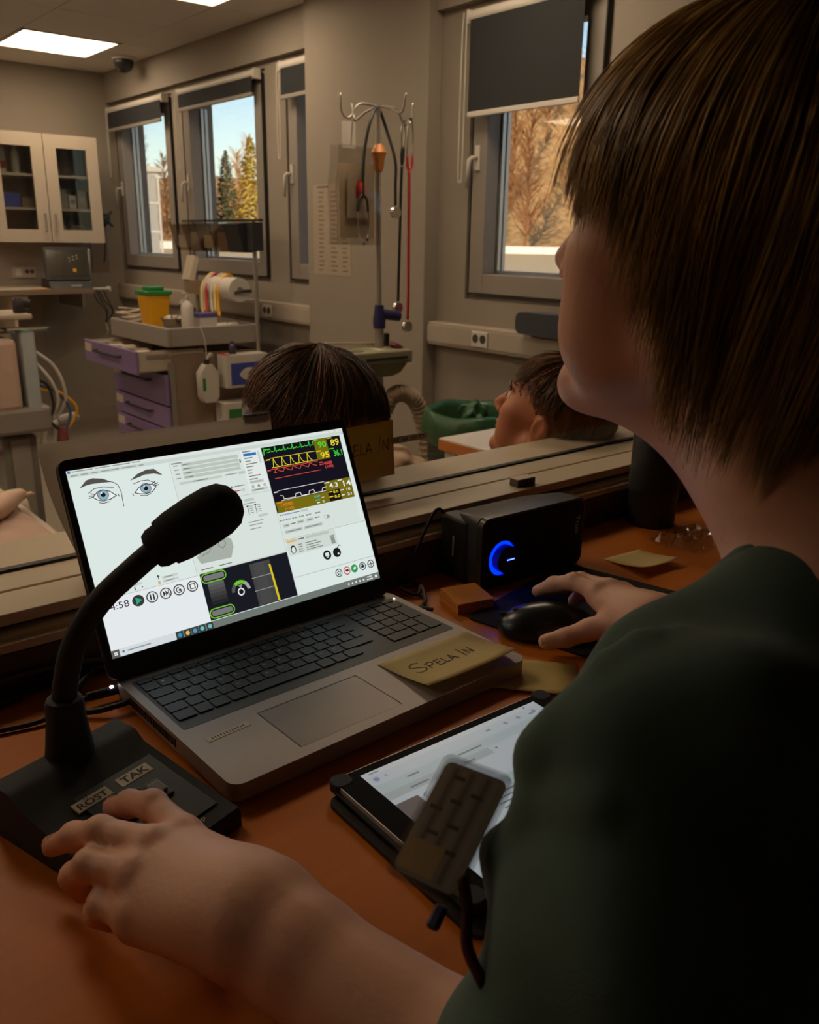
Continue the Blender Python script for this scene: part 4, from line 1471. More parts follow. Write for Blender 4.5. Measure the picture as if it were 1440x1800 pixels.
for k in range(N_):
    a, b = Vector((*dirpt(8 + 74 * k / N_, 72), 0)), Vector((*dirpt(8 + 74 * (k + 1) / N_, 72), 0))
    c = (a + b) / 2 - Vector((o0.x, o0.y, 0))
    R = Matrix.Rotation(math.atan2((b - a).y, (b - a).x), 3, 'Z')
    MB().box(c.x, c.y, 0.28, (b - a).length - 0.04, 0.4, 0.56, R=R).build('wall_block', mat('white render', srgb(240, 236, 230), 0.8), t)


def bare_tree_mesh(name, m, seed, H=11.0, nb=46):
    r = random.Random(seed)
    mb = MB()
    lean = r.uniform(-0.5, 0.5)
    tr = [Vector((lean * (k / 5) ** 2 + r.uniform(-0.08, 0.08), r.uniform(-0.1, 0.1), H * k / 5)) for k in range(6)]
    mb.tube(tr, [0.12 * (1 - 0.92 * k / 5) + 0.01 for k in range(6)], 5, cap=False)
    for k in range(nb):
        s = r.uniform(0.12, 0.97)
        i = min(4, int(s * 5))
        p = tr[i].lerp(tr[i + 1], s * 5 - i)
        az = r.uniform(0, 2 * PI)
        ln = (1 - 0.65 * s) * r.uniform(1.2, 2.9)
        up = r.uniform(0.5, 1.3)
        d = Vector((math.cos(az), math.sin(az), up)).normalized()
        q = p + d * ln * 0.55 + Vector((0, 0, 0.1))
        e = p + d * ln + Vector((r.uniform(-.2, .2), r.uniform(-.2, .2), ln * 0.25))
        mb.tube([p, q, e], [0.05, 0.034, 0.014], 3, cap=False)
        for q2 in range(4):
            a = p.lerp(e, r.uniform(0.35, 0.95))
            d2 = Vector((math.cos(az + r.uniform(-1, 1)), math.sin(az + r.uniform(-1, 1)), r.uniform(0.3, 1.4))).normalized()
            mb.tube([a, a + d2 * ln * r.uniform(0.2, 0.5)], [0.022, 0.010], 3, cap=False)
    return mb


def conifer_mesh(seed, H=9.0, W=1.6):
    r = random.Random(seed)
    mb = MB()
    for k in range(620):
        s = r.random() ** 0.8
        z = H * (0.12 + 0.88 * s)
        rad = W * (1 - s) ** 0.8 * r.uniform(0.4, 1.0) + 0.05
        az = r.uniform(0, 2 * PI)
        c = Vector((rad * math.cos(az), rad * math.sin(az), z))
        w = 0.32 * (1 - 0.5 * s)
        d = Vector((math.cos(az), math.sin(az), -0.25)) * w
        n = Vector((-math.sin(az), math.cos(az), 0.3)) * w * 0.7
        mb.add([c - n, c + d, c + n, c - d * 0.4 + Vector((0, 0, w * 0.5))], [(0, 1, 2), (0, 2, 3)])
    return mb


protos = []
for k in range(4):
    m = (M_birch, M_twig)[k % 2]
    protos.append(bare_tree_mesh('bare_tree', m, 11 + k, 9.5 + k, 150).build('branches', m))
    C.objects.unlink(protos[-1])
first = {}
r = random.Random(5)
spots = []
for row, D0 in enumerate((80, 90, 101)):
    for k in range(11 + row):
        spots.append((17.5 + 36.5 * (k + 0.5 * (row % 2) + r.uniform(-0.06, 0.06)) / (10 + row), D0 + r.uniform(-1.2, 1.2), r.randrange(4), r.uniform(0.9, 1.12)))
for (az, D, v, s) in spots:
    x, y = dirpt(az, D)
    k = min(1, max(0, (D - 78) / 45))
    hgt = bank_h(az)
    z = ZO - 0.3 + hgt * k * k * (3 - 2 * k)
    lo = 0.74 + 0.55 * min(1, max(0, (az - 31) / 8))
    t = thing('bare_tree', 'leafless sunlit tree on the brown bank outside the windows', 'tree', (x, y, z), r.uniform(0, 6), 'bare trees on the bank')
    t.scale = (s * lo,) * 3
    o = protos[v].copy()
    C.objects.link(o)
    o.parent = t
cm = [conifer_mesh(3, 9.0, 1.7).build('foliage', M_pine), conifer_mesh(4, 8.0, 2.0).build('foliage', M_olive)]
for o in cm:
    C.objects.unlink(o)
for (az, D, v, s, lab) in ((25.9, 76, 0, 1.05, 'dark pine at the left edge of the middle window'), (27.2, 79, 0, 0.74, 'small dark pine left of centre in the middle window'), (28.3, 78, 0, 0.86, 'dark pine in the centre of the middle window'), (29.8, 75, 1, 1.06, 'tall yellow-green tree at the right edge of the middle window'),
                           (31.9, 76, 1, 0.98, 'yellow-green tree seen in the sliver of window beside the pillar'), (29.2, 70, 0, 0.26, 'low green bush at the foot of the bank in the middle window')):
    x, y = dirpt(az, D)
    t = thing('evergreen_tree', lab, 'tree', (x, y, ZO), 0, 'evergreen trees outside')
    t.scale = (s,) * 3
    o = cm[v].copy()
    C.objects.link(o)
    o.parent = t
    MB().tube([(0, 0, -0.3), (0, 0, 4)], [0.14, 0.06], 6).build('trunk', M_bark, t)
# glazed shelter on the terrace
x, y = dirpt(23.0, 36)
t = thing('glazed_shelter', 'white-framed glazed shelter outside the far window', 'shelter', (x, y, ZO + 0.04), -math.radians(23))
G_frost = mat('frosted panel', srgb(170, 168, 164), 0.5, var=0.06, scale=1)
for k in range(2):
    for q in range(3):
        bx('panel', G_frost, (-0.38 + 0.76 * k, 0, 0.55 + q * 1.05), (0.66, 0.04, 0.95), t)
        bx('panel', G_frost, (0.80, 0.2 + 0.5 + 0, 0.55 + q * 1.05), (0.04, 0.9, 0.95), t) if k else None
for xx in (-0.76, 0, 0.78):
    bx('post', M_white, (xx, 0, 1.6), (0.08, 0.08, 3.2), t)
for zz in (0.04, 1.08, 2.12, 3.2):
    bx('rail', M_white, (0.01, 0, zz), (1.6, 0.09, 0.09), t)
MB().prism([(-0.9, 3.22), (0.95, 3.22), (0.95, 3.34), (0.0, 3.5), (-0.9, 3.34)], 1.4, 'y', -0.15).build('roof', M_white, t)
# ------------------------------------------------------------------ the simulation room
M_cab = mat('cabinet cream', srgb(192, 178, 160), 0.5, var=0.02)
M_steel = mat('brushed steel', srgb(176, 170, 164), 0.35, metal=0.7, var=0.05, scale=80)
M_tray = mat('grey tray plastic', srgb(150, 142, 134), 0.5)
M_purple = mat('purple drawer front', srgb(128, 106, 152), 0.5, var=0.04)
M_beige = mat('beige panel', srgb(136, 116, 96), 0.6)
M_green = mat('green plastic', srgb(36, 128, 60), 0.4)
M_yel = mat('yellow plastic', srgb(226, 164, 10), 0.45)
M_blu = mat('blue card', srgb(60, 74, 160), 0.6)
G_cab = mat_glass('cabinet glass', (0.82, 0.84, 0.84), 1.0)

# wall cabinet with two glazed doors
t = thing('wall_cabinet', 'cream wall cabinet with two glazed doors on the far wall', 'cabinet', (2.09, 6.45, 1.11))
W, D, H = 0.745, 0.345, 0.705
for c, s in (((0, D - 0.006, H / 2), (W, 0.012, H)), ((-W / 2 + 0.009, D / 2, H / 2), (0.018, D, H)), ((W / 2 - 0.009, D / 2, H / 2), (0.018, D, H)), ((0, D / 2, 0.009), (W, D, 0.018)), ((0, D / 2, H - 0.009), (W, D, 0.018)), ((0, D / 2 + 0.01, H / 2), (0.018, D - 0.03, H))):
    bx('panel', M_cab, c, s, t)
for z in (0.221, 0.44):
    bx('shelf', M_cab, (0, D / 2 + 0.01, z), (W - 0.03, D - 0.05, 0.016), t)
for sx in (-1, 1):
    dr = MB()
    cx = sx * W / 4
    w = W / 2 - 0.006
    for c, s in (((cx - w / 2 + 0.04, -0.011, H / 2), (0.08, 0.02, H - 0.004)), ((cx + w / 2 - 0.04, -0.011, H / 2), (0.08, 0.02, H - 0.004)), ((cx, -0.011, 0.044), (w - 0.16, 0.02, 0.084)), ((cx, -0.011, H - 0.045), (w - 0.16, 0.02, 0.086))):
        dr.box(*c, *s)
    d_ = dr.build('door', M_cab, t)
    bx('pane', G_cab, (cx, -0.008, H / 2), (w - 0.15, 0.004, H - 0.15), d_)
    hx = sx * 0.034
    MB().tube([(hx, -0.022, 0.075), (hx, -0.045, 0.08), (hx, -0.045, 0.185), (hx, -0.022, 0.19)], 0.005, 8).build('handle', M_steel, d_)


def bottle(name, label, loc, h, r, m, capm, cat='bottle', group=None, neck=0.35, nozzle=False):
    t = thing(name, label, cat, loc, 0, group)
    MB().lathe([(r * 0.96, 0), (r, h * 0.03), (r, h * 0.62), (r * 0.85, h * 0.70), (r * neck, h * 0.80), (r * neck, h * 0.84)], seg=20).build('body', m, t, smooth='auto')
    MB().lathe([(r * neck * 1.15, h * 0.83), (r * neck * 1.15, h * 0.92), (r * neck * 0.5, h * 0.93), (r * neck * 0.45, h)], seg=16).build('cap', capm, t, smooth='auto')
    if nozzle:
        MB().tube([(0, 0, h * 0.97), (0, 0, h), (-r * 0.9, -r * 0.2, h * 0.985)], r * 0.16, 8).build('nozzle', capm, t, smooth='auto')
    return t


def carton(name, label, loc, s, m, stripes=(), rz=0.0, group=None, cat='box'):
    t = thing(name, label, cat, loc, rz, group)
    bx('carton', m, (0, 0, s[2] / 2), s, t, bevel=0.002)
    for (c, ss, mm) in stripes:
        bx('print_panel', mm, c, ss, t)
    return t


M_red = mat('red print', srgb(190, 50, 44), 0.6)
gc = 'cabinet contents'
carton('medicine_box', 'white and red medicine box on the top cabinet shelf', (1.845, 6.62, 1.561), (0.07, 0.10, 0.17), M_white, (((0, -0.051, 0.05), (0.06, 0.002, 0.05), M_red),), group=gc)
bottle('spray_bottle', 'white bottle with blue label on the top cabinet shelf', (1.95, 6.60, 1.561), 0.19, 0.028, M_white, M_white, group=gc)
carton('storage_box', 'blue plastic box on the middle cabinet shelf', (1.87, 6.60, 1.342), (0.13, 0.14, 0.09), M_blu, (((0, -0.071, 0.07), (0.12, 0.004, 0.012), M_blu),), group=gc)
carton('cardboard_box', 'brown cardboard box on the middle cabinet shelf', (1.99, 6.62, 1.342), (0.08, 0.15, 0.06), M_beige, (((0, 0, 0.0605), (0.02, 0.15, 0.001), M_cab),), group=gc)
for k, (x, h, w, m) in enumerate(((2.17, 0.10, 0.05, M_white), (2.235, 0.13, 0.06, M_tray), (2.30, 0.09, 0.05, M_white), (2.37, 0.12, 0.06, M_beige))):
    carton('supply_carton', ['small white carton behind the right cabinet door', 'grey carton behind the right cabinet door', 'low white carton next to a beige one in the cabinet', 'beige carton at the right end of the middle shelf'][k], (x, 6.62, 1.342), (w, 0.12, h), m, (((0, -0.061, h * 0.5), (w * 0.7, 0.002, h * 0.3), M_frame),), group=gc)
for k, (x, h, w, m) in enumerate(((2.19, 0.12, 0.09, M_tray), (2.32, 0.10, 0.10, M_frame), (1.99, 0.07, 0.12, M_tray))):
    carton('instrument_case', ['tall grey case on the cabinet floor', 'wide grey case on the cabinet floor', 'flat grey case on the cabinet floor behind the left door'][k], (x, 6.62, 1.129), (w, 0.14, h), m, (((0, -0.071, h - 0.02), (w * 0.9, 0.003, 0.004), M_gasket),), group=gc)
t = thing('coiled_tube', 'coiled white tube on the cabinet floor', 'tube', (1.86, 6.58, 1.129), 0, gc)
for k in range(3):
    MB().tube([(0.045 * math.cos(a), 0.035 * math.sin(a), 0.012 + 0.016 * k) for a in [q * PI / 8 for q in range(17)]], 0.007, 6).build('coil', M_white, t, smooth=True)

# counter shelf with terminal
t = thing('counter', 'wall-mounted counter with wooden edge under the cabinet', 'counter', (1.75, 6.5, 0.775))
bx('top', M_cab, (0, 0, 0.0175), (1.02, 0.596, 0.030), t, bevel=0.002)
bx('edge_strip', M_beige, (0, -0.3005, 0.0175), (1.02, 0.005, 0.034), t)
bx('support_panel', M_cab, (-0.02, 0.0, -0.30), (0.02, 0.56, 0.60), t)
bx('bracket', M_steel, (0.46, 0.02, -0.05), (0.02, 0.5, 0.10), t)
bx('drawer_block', M_beige, (0.03, -0.25, -0.05), (0.08, 0.08, 0.08), t)
t = thing('touch_terminal', 'tilted black touchscreen terminal with a yellow sticker on the counter', 'monitor', (2.135, 6.35, 0.808), -0.10)
R = Matrix.Rotation(math.radians(-14), 3, 'X')
MB().prism([(-0.13, 0.0), (0.16, 0.0), (0.15, 0.06), (-0.05, 0.06)], 0.28, 'x', -0.14).build('base', M_blk, t, bevel=0.004)
sc_ = MB().box(0, 0, 0.12, 0.295, 0.022, 0.225).xform(Matrix.Translation((0, -0.06, 0.045)) @ R.to_4x4()).build('screen_case', M_blk, t, bevel=0.004)
MB().box(0, -0.0125, 0.125, 0.26, 0.003, 0.175).xform(Matrix.Translation((0, -0.06, 0.045)) @ R.to_4x4()).build('display', mat('dim display', srgb(40, 36, 30), 0.15, emit=srgb(60, 52, 38), estr=0.15), t)
MB().box(0.045, -0.015, 0.075, 0.022, 0.002, 0.022).xform(Matrix.Translation((0, -0.06, 0.045)) @ R.to_4x4()).build('sticker', M_yel, t)
for k in range(6):
    MB().box(0.02 + 0.025 * (k % 3), -0.0145, 0.14 + 0.02 * (k // 3) + 0.008 * (k % 3), 0.008, 0.001, 0.008).xform(Matrix.Translation((0, -0.06, 0.045)) @ R.to_4x4()).build('icon', mat('display icon', srgb(150, 140, 110), 0.5, emit=srgb(150, 140, 110), estr=0.2), t)
bx('card_slot', M_alu, (0.03, -0.132, 0.022), (0.07, 0.004, 0.012), t)
MB().tube([(0.155, -0.05, 0.26), (0.16, 0.03, 0.02)], 0.008, 8).build('stay', M_white, t)
t = thing('note_pad', 'yellow paper beside the terminal on the counter', 'paper', (1.93, 6.28, 0.808), 0.1)
bx('sheet', M_yel, (0, 0, 0.002), (0.09, 0.06, 0.004), t)
bx('sheet', M_cab, (-0.01, 0.01, 0.005), (0.08, 0.05, 0.002), t)
t = thing('wall_socket', 'double wall socket above the counter left of the terminal', 'socket', (1.98, YC - 0.001, 0.90))
bx('plate', M_trunk, (0, -0.008, 0), (0.16, 0.016, 0.08), t, bevel=0.003)
for d_ in (0.02, 0.055):
    MB().cyl((d_, -0.016, 0.005), (d_, -0.0175, 0.005), 0.016, 12).build('outlet', M_hole, t)
bx('switch', M_white, (-0.04, -0.017, 0), (0.04, 0.004, 0.05), t)
t = thing('wall_mount', 'black monitor bracket on a beige wall board right of the cabinet', 'bracket', (2.55, YC, 1.07))
bx('board', M_beige, (0.0, -0.006, 0.0), (0.13, 0.012, 0.36), t)
MB().tube([(0, -0.01, 0.15), (0, -0.16, 0.17), (-0.01, -0.20, 0.20)], 0.014, 8).build('arm', M_blk, t)
pl = bx('vesa_plate', M_blk, (-0.015, -0.215, 0.21), (0.075, 0.012, 0.075), t, bevel=0.004)
for sx in (-1, 1):
    for sz in (-1, 1):
        MB().tube([(-0.015, -0.217, 0.21), (-0.015 + sx * 0.052, -0.217, 0.21 + sz * 0.052)], 0.010, 8).build('prong', M_blk, t)
MB().tube(spline([(0.02, -0.05, 0.06), (0.03, -0.06, 0.02), (0.02, -0.06, -0.05), (0.01, -0.06, -0.10)], 6), 0.005, 6).build('lead', M_blk, t, smooth=True)
t = thing('cable_tray', 'white cable tray at the counter end with hanging leads', 'tray', (2.335, 6.30, 0.80))
bx('tray', M_white, (0, 0, 0.0), (0.15, 0.06, 0.014), t, bevel=0.003)
for sx in (-1, 1):
    bx('end_cap', M_white, (sx * 0.072, 0, -0.002), (0.012, 0.066, 0.036), t, bevel=0.003)
for k, (a, b) in enumerate(((-0.05, 0.05), (-0.02, 0.02), (0.0, 0.10), (0.03, 0.06))):
    MB().tube(spline([(a, 0, -0.005), (a + 0.03, 0, -0.08), (b + (0.03 if k % 2 else -0.01), 0, -0.16), (0.03, 0, -0.24)], 6), 0.004, 6).build('lead', M_blk, t, smooth=True)
MB().tube(spline([(0.03, 0, -0.24), (0.01, -0.05, -0.32), (-0.1, 0.1, -0.42), (-0.45, 0.2, -0.58)], 6), 0.004, 6).build('lead', M_frame, t, smooth=True)

# ---- equipment trolley
TX, TY = 2.245, 4.76
t = thing('equipment_trolley', 'steel medical trolley with purple drawers and loaded top tray', 'trolley', (TX, TY, ZF))
F0 = -ZF
hx, hy = 0.285, 0.39
trp = MB()
trp.box(0, 0, F0 + 0.663, 2 * hx - 0.05, 2 * hy - 0.05, 0.012).box(-hx + 0.012, 0, F0 + 0.65, 0.024, 2 * hy, 0.10).box(hx - 0.012, 0, F0 + 0.65, 0.024, 2 * hy, 0.10).box(0, -hy + 0.012, F0 + 0.65, 2 * hx - 0.048, 0.024, 0.10).box(0, hy - 0.012, F0 + 0.65, 2 * hx - 0.048, 0.024, 0.10)
trp.build('top_tray', M_tray, t, bevel=0.006)
for sx in (-1, 1):
    for sy in (-1, 1):
        bx('corner_post', M_steel, (sx * (hx - 0.02), sy * (hy - 0.02), 0.33 + 0.06), (0.026, 0.026, F0 + 0.60 - 0.10), t)
        wh = MB().cyl((sx * 0.24, sy * 0.34 - 0.014, 0.05), (sx * 0.24, sy * 0.34 + 0.014, 0.05), 0.05, 20).build('caster', M_rub, t, smooth='auto')
        MB().tube([(sx * 0.24, sy * 0.34, 0.05), (sx * 0.24, sy * 0.34, 0.12)], 0.014, 8).build('fork', M_steel, wh)
bx('end_panel', M_beige, (0.0, -hy + 0.024, 0.45), (2 * hx - 0.06, 0.012, 0.72), t)
bx('end_panel', M_beige, (0.0, hy - 0.024, 0.45), (2 * hx - 0.06, 0.012, 0.72), t)
bx('back_panel', M_beige, (hx - 0.03, 0, 0.45), (0.012, 2 * hy - 0.06, 0.72), t)
bx('bottom_plate', M_steel, (0, 0, 0.105), (2 * hx - 0.03, 2 * hy - 0.03, 0.02), t)
for (z0, z1, pull) in ((0.715, 0.838, 0.16), (0.535, 0.700, 0), (0.405, 0.525, 0), (0.275, 0.395, 0), (0.13, 0.265, 0)):
    x0 = -hx - 0.004 - pull
    dr = bx('drawer', M_purple, (x0, 0, (z0 + z1) / 2), (0.018, 2 * hy - 0.04, z1 - z0), t, bevel=0.004)
    zz = z1 - 0.045
    MB().tube([(x0 - 0.008, -0.17, zz), (x0 - 0.035, -0.165, zz), (x0 - 0.035, 0.165, zz), (x0 - 0.008, 0.17, zz)], 0.007, 8).build('handle', M_blk, dr)
    bx('label_holder', M_cab, (x0 - 0.011, 0.30, z1 - 0.04), (0.004, 0.10, 0.045), dr)
    if pull:
        sd = MB()
        for sy in (-1, 1):
            sd.box(x0 + 0.20, sy * (hy - 0.045), (z0 + z1) / 2 + 0.005, 0.38, 0.010, z1 - z0 - 0.02)
        sd.box(x0 + 0.20, 0, z0 + 0.012, 0.38, 2 * hy - 0.09, 0.008)
        sd.build('drawer_box', M_cab, dr)
        MB().box(x0 + 0.12, -hy + 0.035, z1 - 0.035, 0.12, 0.006, 0.02).build('runner', M_steel, dr)
        for q in range(7):
            bx('drawer_item', (M_white, M_beige, M_tray, M_cab)[q % 4], (x0 + 0.07 + 0.03 * (q % 2), -0.27 + q * 0.09, z1 - 0.03), (0.08, 0.06, 0.04), dr)
# rear uprights, tilt bins, roll holder
for y in (-0.40, 0.33):
    MB().tube([(0.255, y, 0.20), (0.255, y, F0 + 1.25)], 0.013, 12).build('upright', M_steel, t, smooth='auto')
bx('bin_rail', M_blk, (0.25, -0.02, F0 + 1.255), (0.03, 0.93, 0.012), t)
bx('bin_end', M_blk, (0.24, -0.435, F0 + 1.17), (0.07, 0.06, 0.15), t, bevel=0.004)
G_bin = mat_glass('smoky bin plastic', (0.66, 0.60, 0.54), 1.0, 0.05)
for k in range(5):
    y = -0.31 + 0.17 * k
    bnn = MB().prism([(0.265, F0 + 1.085), (0.265, F0 + 1.245), (0.155, F0 + 1.235), (0.195, F0 + 1.085)], 0.16, 'y', y - 0.08).build('tilt_bin', G_bin if k else M_blk, t)
    if k:
        bx('bin_content', (M_white, M_beige, M_cab, M_tray)[k % 4], (0.225, y, F0 + 1.14), (0.05, 0.11, 0.07 + 0.03 * (k % 2)), bnn)
bx('side_rail', M_beige, (0.235, 0.13, F0 + 0.87), (0.02, 0.62, 0.085), t)
MB().cyl((0.185, -0.34, F0 + 0.885), (0.185, -0.02, F0 + 0.885), 0.066, 28).build('paper_roll', M_white, t, smooth='auto')
MB().cyl((0.185, -0.345, F0 + 0.885), (0.185, -0.341, F0 + 0.885), 0.018, 16).build('roll_core', M_beige, t)
MB().tube([(0.24, -0.37, F0 + 0.88), (0.185, -0.37, F0 + 0.88), (0.14, -0.36, F0 + 0.87)], 0.009, 8).build('roll_arm', M_blk, t)
for k, (y, c) in enumerate(((-0.20, M_yel), (-0.12, M_white), (-0.06, M_red), (-0.03, M_cab), (0.0, mat('pale yellow tube', srgb(230, 204, 130), 0.4)), (-0.16, mat('pale yellow tube', srgb(230, 204, 130), 0.4)))):
    MB().tube(spline([(0.235, y, F0 + 0.93), (0.19, y, F0 + 0.962), (0.125, y - 0.01, F0 + 0.90), (0.112, y - 0.02, F0 + 0.80 + 0.02 * (k % 3)), (0.10, y - 0.05, F0 + 0.735 + 0.02 * (k % 2))], 6), 0.008, 8).build('hanging_tube', c, t, smooth=True)
MB().box(0.10, 0.08, F0 + 0.99, 0.03, 0.10, 0.14, R=Matrix.Rotation(0.3, 3, 'Y')).build('card_pocket', M_cab, t)
zt = F0 + 0.670 + ZF
gt = 'things on the trolley'
t = thing('sharps_container', 'yellow sharps container with green lid on the trolley tray', 'container', (2.115, 4.86, zt), 0, gt)
q0 = rrect(0.120, 0.120, 0.020, 4)
q1 = rrect(0.150, 0.150, 0.022, 4)
n_ = len(q0)
MB().add([(x, y, 0) for x, y in q0] + [(x, y, 0.175) for x, y in q1], [(k, (k + 1) % n_, n_ + (k + 1) % n_, n_ + k) for k in range(n_)] + [tuple(range(n_)), tuple(range(n_, 2 * n_))]).build('bucket', M_yel, t, smooth='auto')
MB().prism(rrect(0.168, 0.168, 0.024, 4), 0.022, 'z', 0.175).build('lid', M_green, t, bevel=0.004)
MB().prism(rrect(0.10, 0.10, 0.02, 4), 0.022, 'z', 0.197).build('flap', M_green, t, bevel=0.004)
t = thing('steel_bowl', 'steel bowl of swabs on the trolley tray', 'bowl', (2.13, 4.65, zt), 0, gt)
MB().lathe([(0.05, 0), (0.055, 0.004), (0.066, 0.055), (0.072, 0.058), (0.068, 0.056), (0.050, 0.008), (0.002, 0.006)], seg=28).build('bowl', mat('polished steel', srgb(150, 138, 124), 0.18, metal=0.9), t, smooth='auto')
for k in range(7):
    a = k * 0.9
    MB().tube([(0.03 * math.cos(a), 0.03 * math.sin(a), 0.03), (0.05 * math.cos(a), 0.04 * math.sin(a), 0.062 + 0.004 * (k % 3))], [0.014, 0.012], 8).build('swab', (M_white, M_cab)[k % 2], t, smooth=True)
bottle('pump_bottle', 'white pump bottle on the trolley tray', (2.15, 4.51, zt), 0.20, 0.034, M_white, M_cab, group=gt, nozzle=True)
carton('tissue_box', 'small white carton with purple lid on the trolley tray', (2.26, 4.53, zt), (0.11, 0.09, 0.085), M_white, (((0, 0, 0.078), (0.112, 0.092, 0.022), mat('violet print', srgb(92, 80, 150), 0.6)),), rz=0.1, group=gt)
t = thing('swab_packets', 'pile of white sterile packets at the left end of the tray', 'packets', (2.04, 5.03, zt), 0, gt)
for k in range(6):
    MB().box(0.0 + 0.02 * (k % 3), -0.03 + 0.025 * k, 0.02 + 0.012 * k, 0.13, 0.07, 0.010, R=Matrix.Rotation(0.3 * (k % 3) - 0.2, 3, 'Z') @ Matrix.Rotation(0.25 * ((k % 2) - 0.5), 3, 'Y')).build('packet', (M_white, M_cab)[k % 2], t, bevel=0.002)
t = thing('airway_mask', 'dark green airway tube and mask standing on the tray', 'mask', (2.27, 4.78, zt), 0, gt)
MB().lathe([(0.03, 0), (0.045, 0.02), (0.04, 0.05), (0.018, 0.07), (0.014, 0.10)], seg=20).build('mask_cone', mat('dark green rubber', srgb(40, 66, 52), 0.4), t, smooth='auto')
MB().tube(spline([(0, 0, 0.10), (-0.02, -0.02, 0.14), (-0.05, -0.04, 0.12)], 6), 0.012, 8).build('elbow', M_tray, t, smooth=True)
t = thing('cotton_wads', 'white crumpled cotton on the right of the tray', 'cotton', (2.37, 4.47, zt), 0, gt)
for k in range(4):
    V, F = surface(lambda p, k=k: sd_ell(p, (0.03 * k - 0.04, 0.01 * (k % 2), 0.018), (0.026, 0.024, 0.019)) + 0.004 * np.sin(p[:, 0] * 240 + k) * np.sin(p[:, 1] * 210) * np.sin(p[:, 2] * 260), (-0.09, -0.05, -0.012), (0.10, 0.06, 0.05), 0.004)
    np_mesh('wad', V, F, M_white, t)
# on the end of the trolley
yE = TY - hy - 0.001
t = thing('glove_box', 'blue and white glove box hanging on the trolley end', 'box', (2.372, yE - 0.055, 0.37), 0, gt)
bx('carton', M_white, (0, 0, 0.09), (0.262, 0.10, 0.18), t, bevel=0.002)
bx('blue_panel', M_blu, (0.01, -0.0505, 0.075), (0.225, 0.002, 0.12), t)
MB().prism([(x * 0.085 + 0.035, z * 0.032 + 0.072) for x, z in [(math.cos(a), math.sin(a) * (1 + 0.25 * math.cos(3 * a))) for a in [q * PI / 10 for q in range(20)]]], -0.002, 'y', -0.0515).build('opening', M_white, t)
MB().prism([(-0.01, 0.07), (0.06, 0.07), (0.025, 0.10)], -0.002, 'y', -0.0535).build('glove_tip', M_tray, t)
bx('red_stripe', M_red, (-0.115, 0, 0.1815), (0.03, 0.098, 0.003), t)
bottle('dark_vial', 'dark capped bottle standing on the glove box', (2.31, yE - 0.055, 0.552), 0.07, 0.022, mat('amber', srgb(60, 52, 70), 0.3), M_blk, group=gt)
t = thing('drain_canister', 'white plastic drainage bottle hanging on the trolley end', 'bottle', (2.155, yE - 0.05, 0.30), 0, gt)
q = [(-0.050, 0.03), (-0.030, 0.0), (0.030, 0.0), (0.050, 0.03), (0.052, 0.16), (0.020, 0.205), (-0.020, 0.205), (-0.052, 0.16)]
MB().prism(q, 0.06, 'y', -0.03).build('canister', M_white, t, bevel=0.010, smooth='auto')
MB().cyl((0, 0, 0.205), (0, 0, 0.23), 0.016, 16).build('cap', M_blk, t, smooth='auto')
MB().tube(spline([(0.0, 0, 0.23), (0.02, 0, 0.26), (0.03, 0.0, 0.25), (0.02, 0.03, 0.235)], 6), 0.006, 8).build('hook', M_white, t, smooth=True)
bx('green_label', M_green, (-0.036, -0.0305, 0.10), (0.018, 0.002, 0.07), t)
MB().tube(spline([(0, 0, 0.24), (-0.01, -0.01, 0.34), (-0.03, 0.0, 0.41)], 6), 0.003, 6).build('string', M_white, t)
t = thing('wipes_box', 'white carton with green and blue print low on the trolley end', 'box', (2.325, yE - 0.06, 0.09), 0, gt)
bx('carton', M_white, (0, 0, 0.10), (0.215, 0.11, 0.20), t, bevel=0.002)
bx('green_panel', M_green, (-0.045, -0.0555, 0.14), (0.08, 0.002, 0.05), t)
bx('green_band', M_green, (-0.02, -0.0555, 0.03), (0.17, 0.002, 0.05), t)
MB().lathe([(0.040, 0), (0.040, 0.002)], seg=24).xform(Matrix.Translation((0.05, -0.0545, 0.125)) @ Matrix.Rotation(PI / 2, 4, 'X') @ Matrix.Scale(0.62, 4, (0, 1, 0))).build('blue_oval', mat('sky blue print', srgb(86, 140, 200), 0.6), t)
f = Flat()
f.rect(-0.075, -0.006, 0.0, 0.006, srgb(230, 240, 230))
f.build('print', PRINT, t, loc=(0, -0.0568, 0.03), rot=(PI / 2, 0, 0))
bx('shelf_bracket', M_steel, (0, 0.02, -0.008), (0.24, 0.10, 0.012), t)

# ---- drip stand with instruments
IX, IY = 2.125, 2.75
t = thing('drip_stand', 'steel drip stand with double hooks in front of the pillar', 'stand', (IX, IY, ZF))
MB().tube([(0, 0, 0.08), (0, 0, F0 + 0.87)], 0.018, 16).build('lower_pole', M_steel, t, smooth='auto')
MB().tube([(0, 0, F0 + 0.84), (-0.012, 0, F0 + 1.64)], 0.0105, 14).build('upper_pole', M_steel, t, smooth='auto')
for s in (-1, 1):
    MB().tube(spline([(-0.012, 0, F0 + 1.632), (-0.012 + s * 0.07, 0, F0 + 1.635), (-0.012 + s * 0.10, 0, F0 + 1.62), (-0.012 + s * 0.118, 0, F0 + 1.592), (-0.012 + s * 0.14, 0, F0 + 1.582), (-0.012 + s * 0.162, 0, F0 + 1.60), (-0.012 + s * 0.168, 0, F0 + 1.66)], 6), 0.0042, 8).build('hook', M_steel, t, smooth=True)
    MB().tube(spline([(-0.012, 0, F0 + 1.632), (-0.012, s * 0.07, F0 + 1.62), (-0.012, s * 0.14, F0 + 1.60), (-0.012, s * 0.165, F0 + 1.66)], 6), 0.0042, 8).build('hook', M_steel, t, smooth=True)
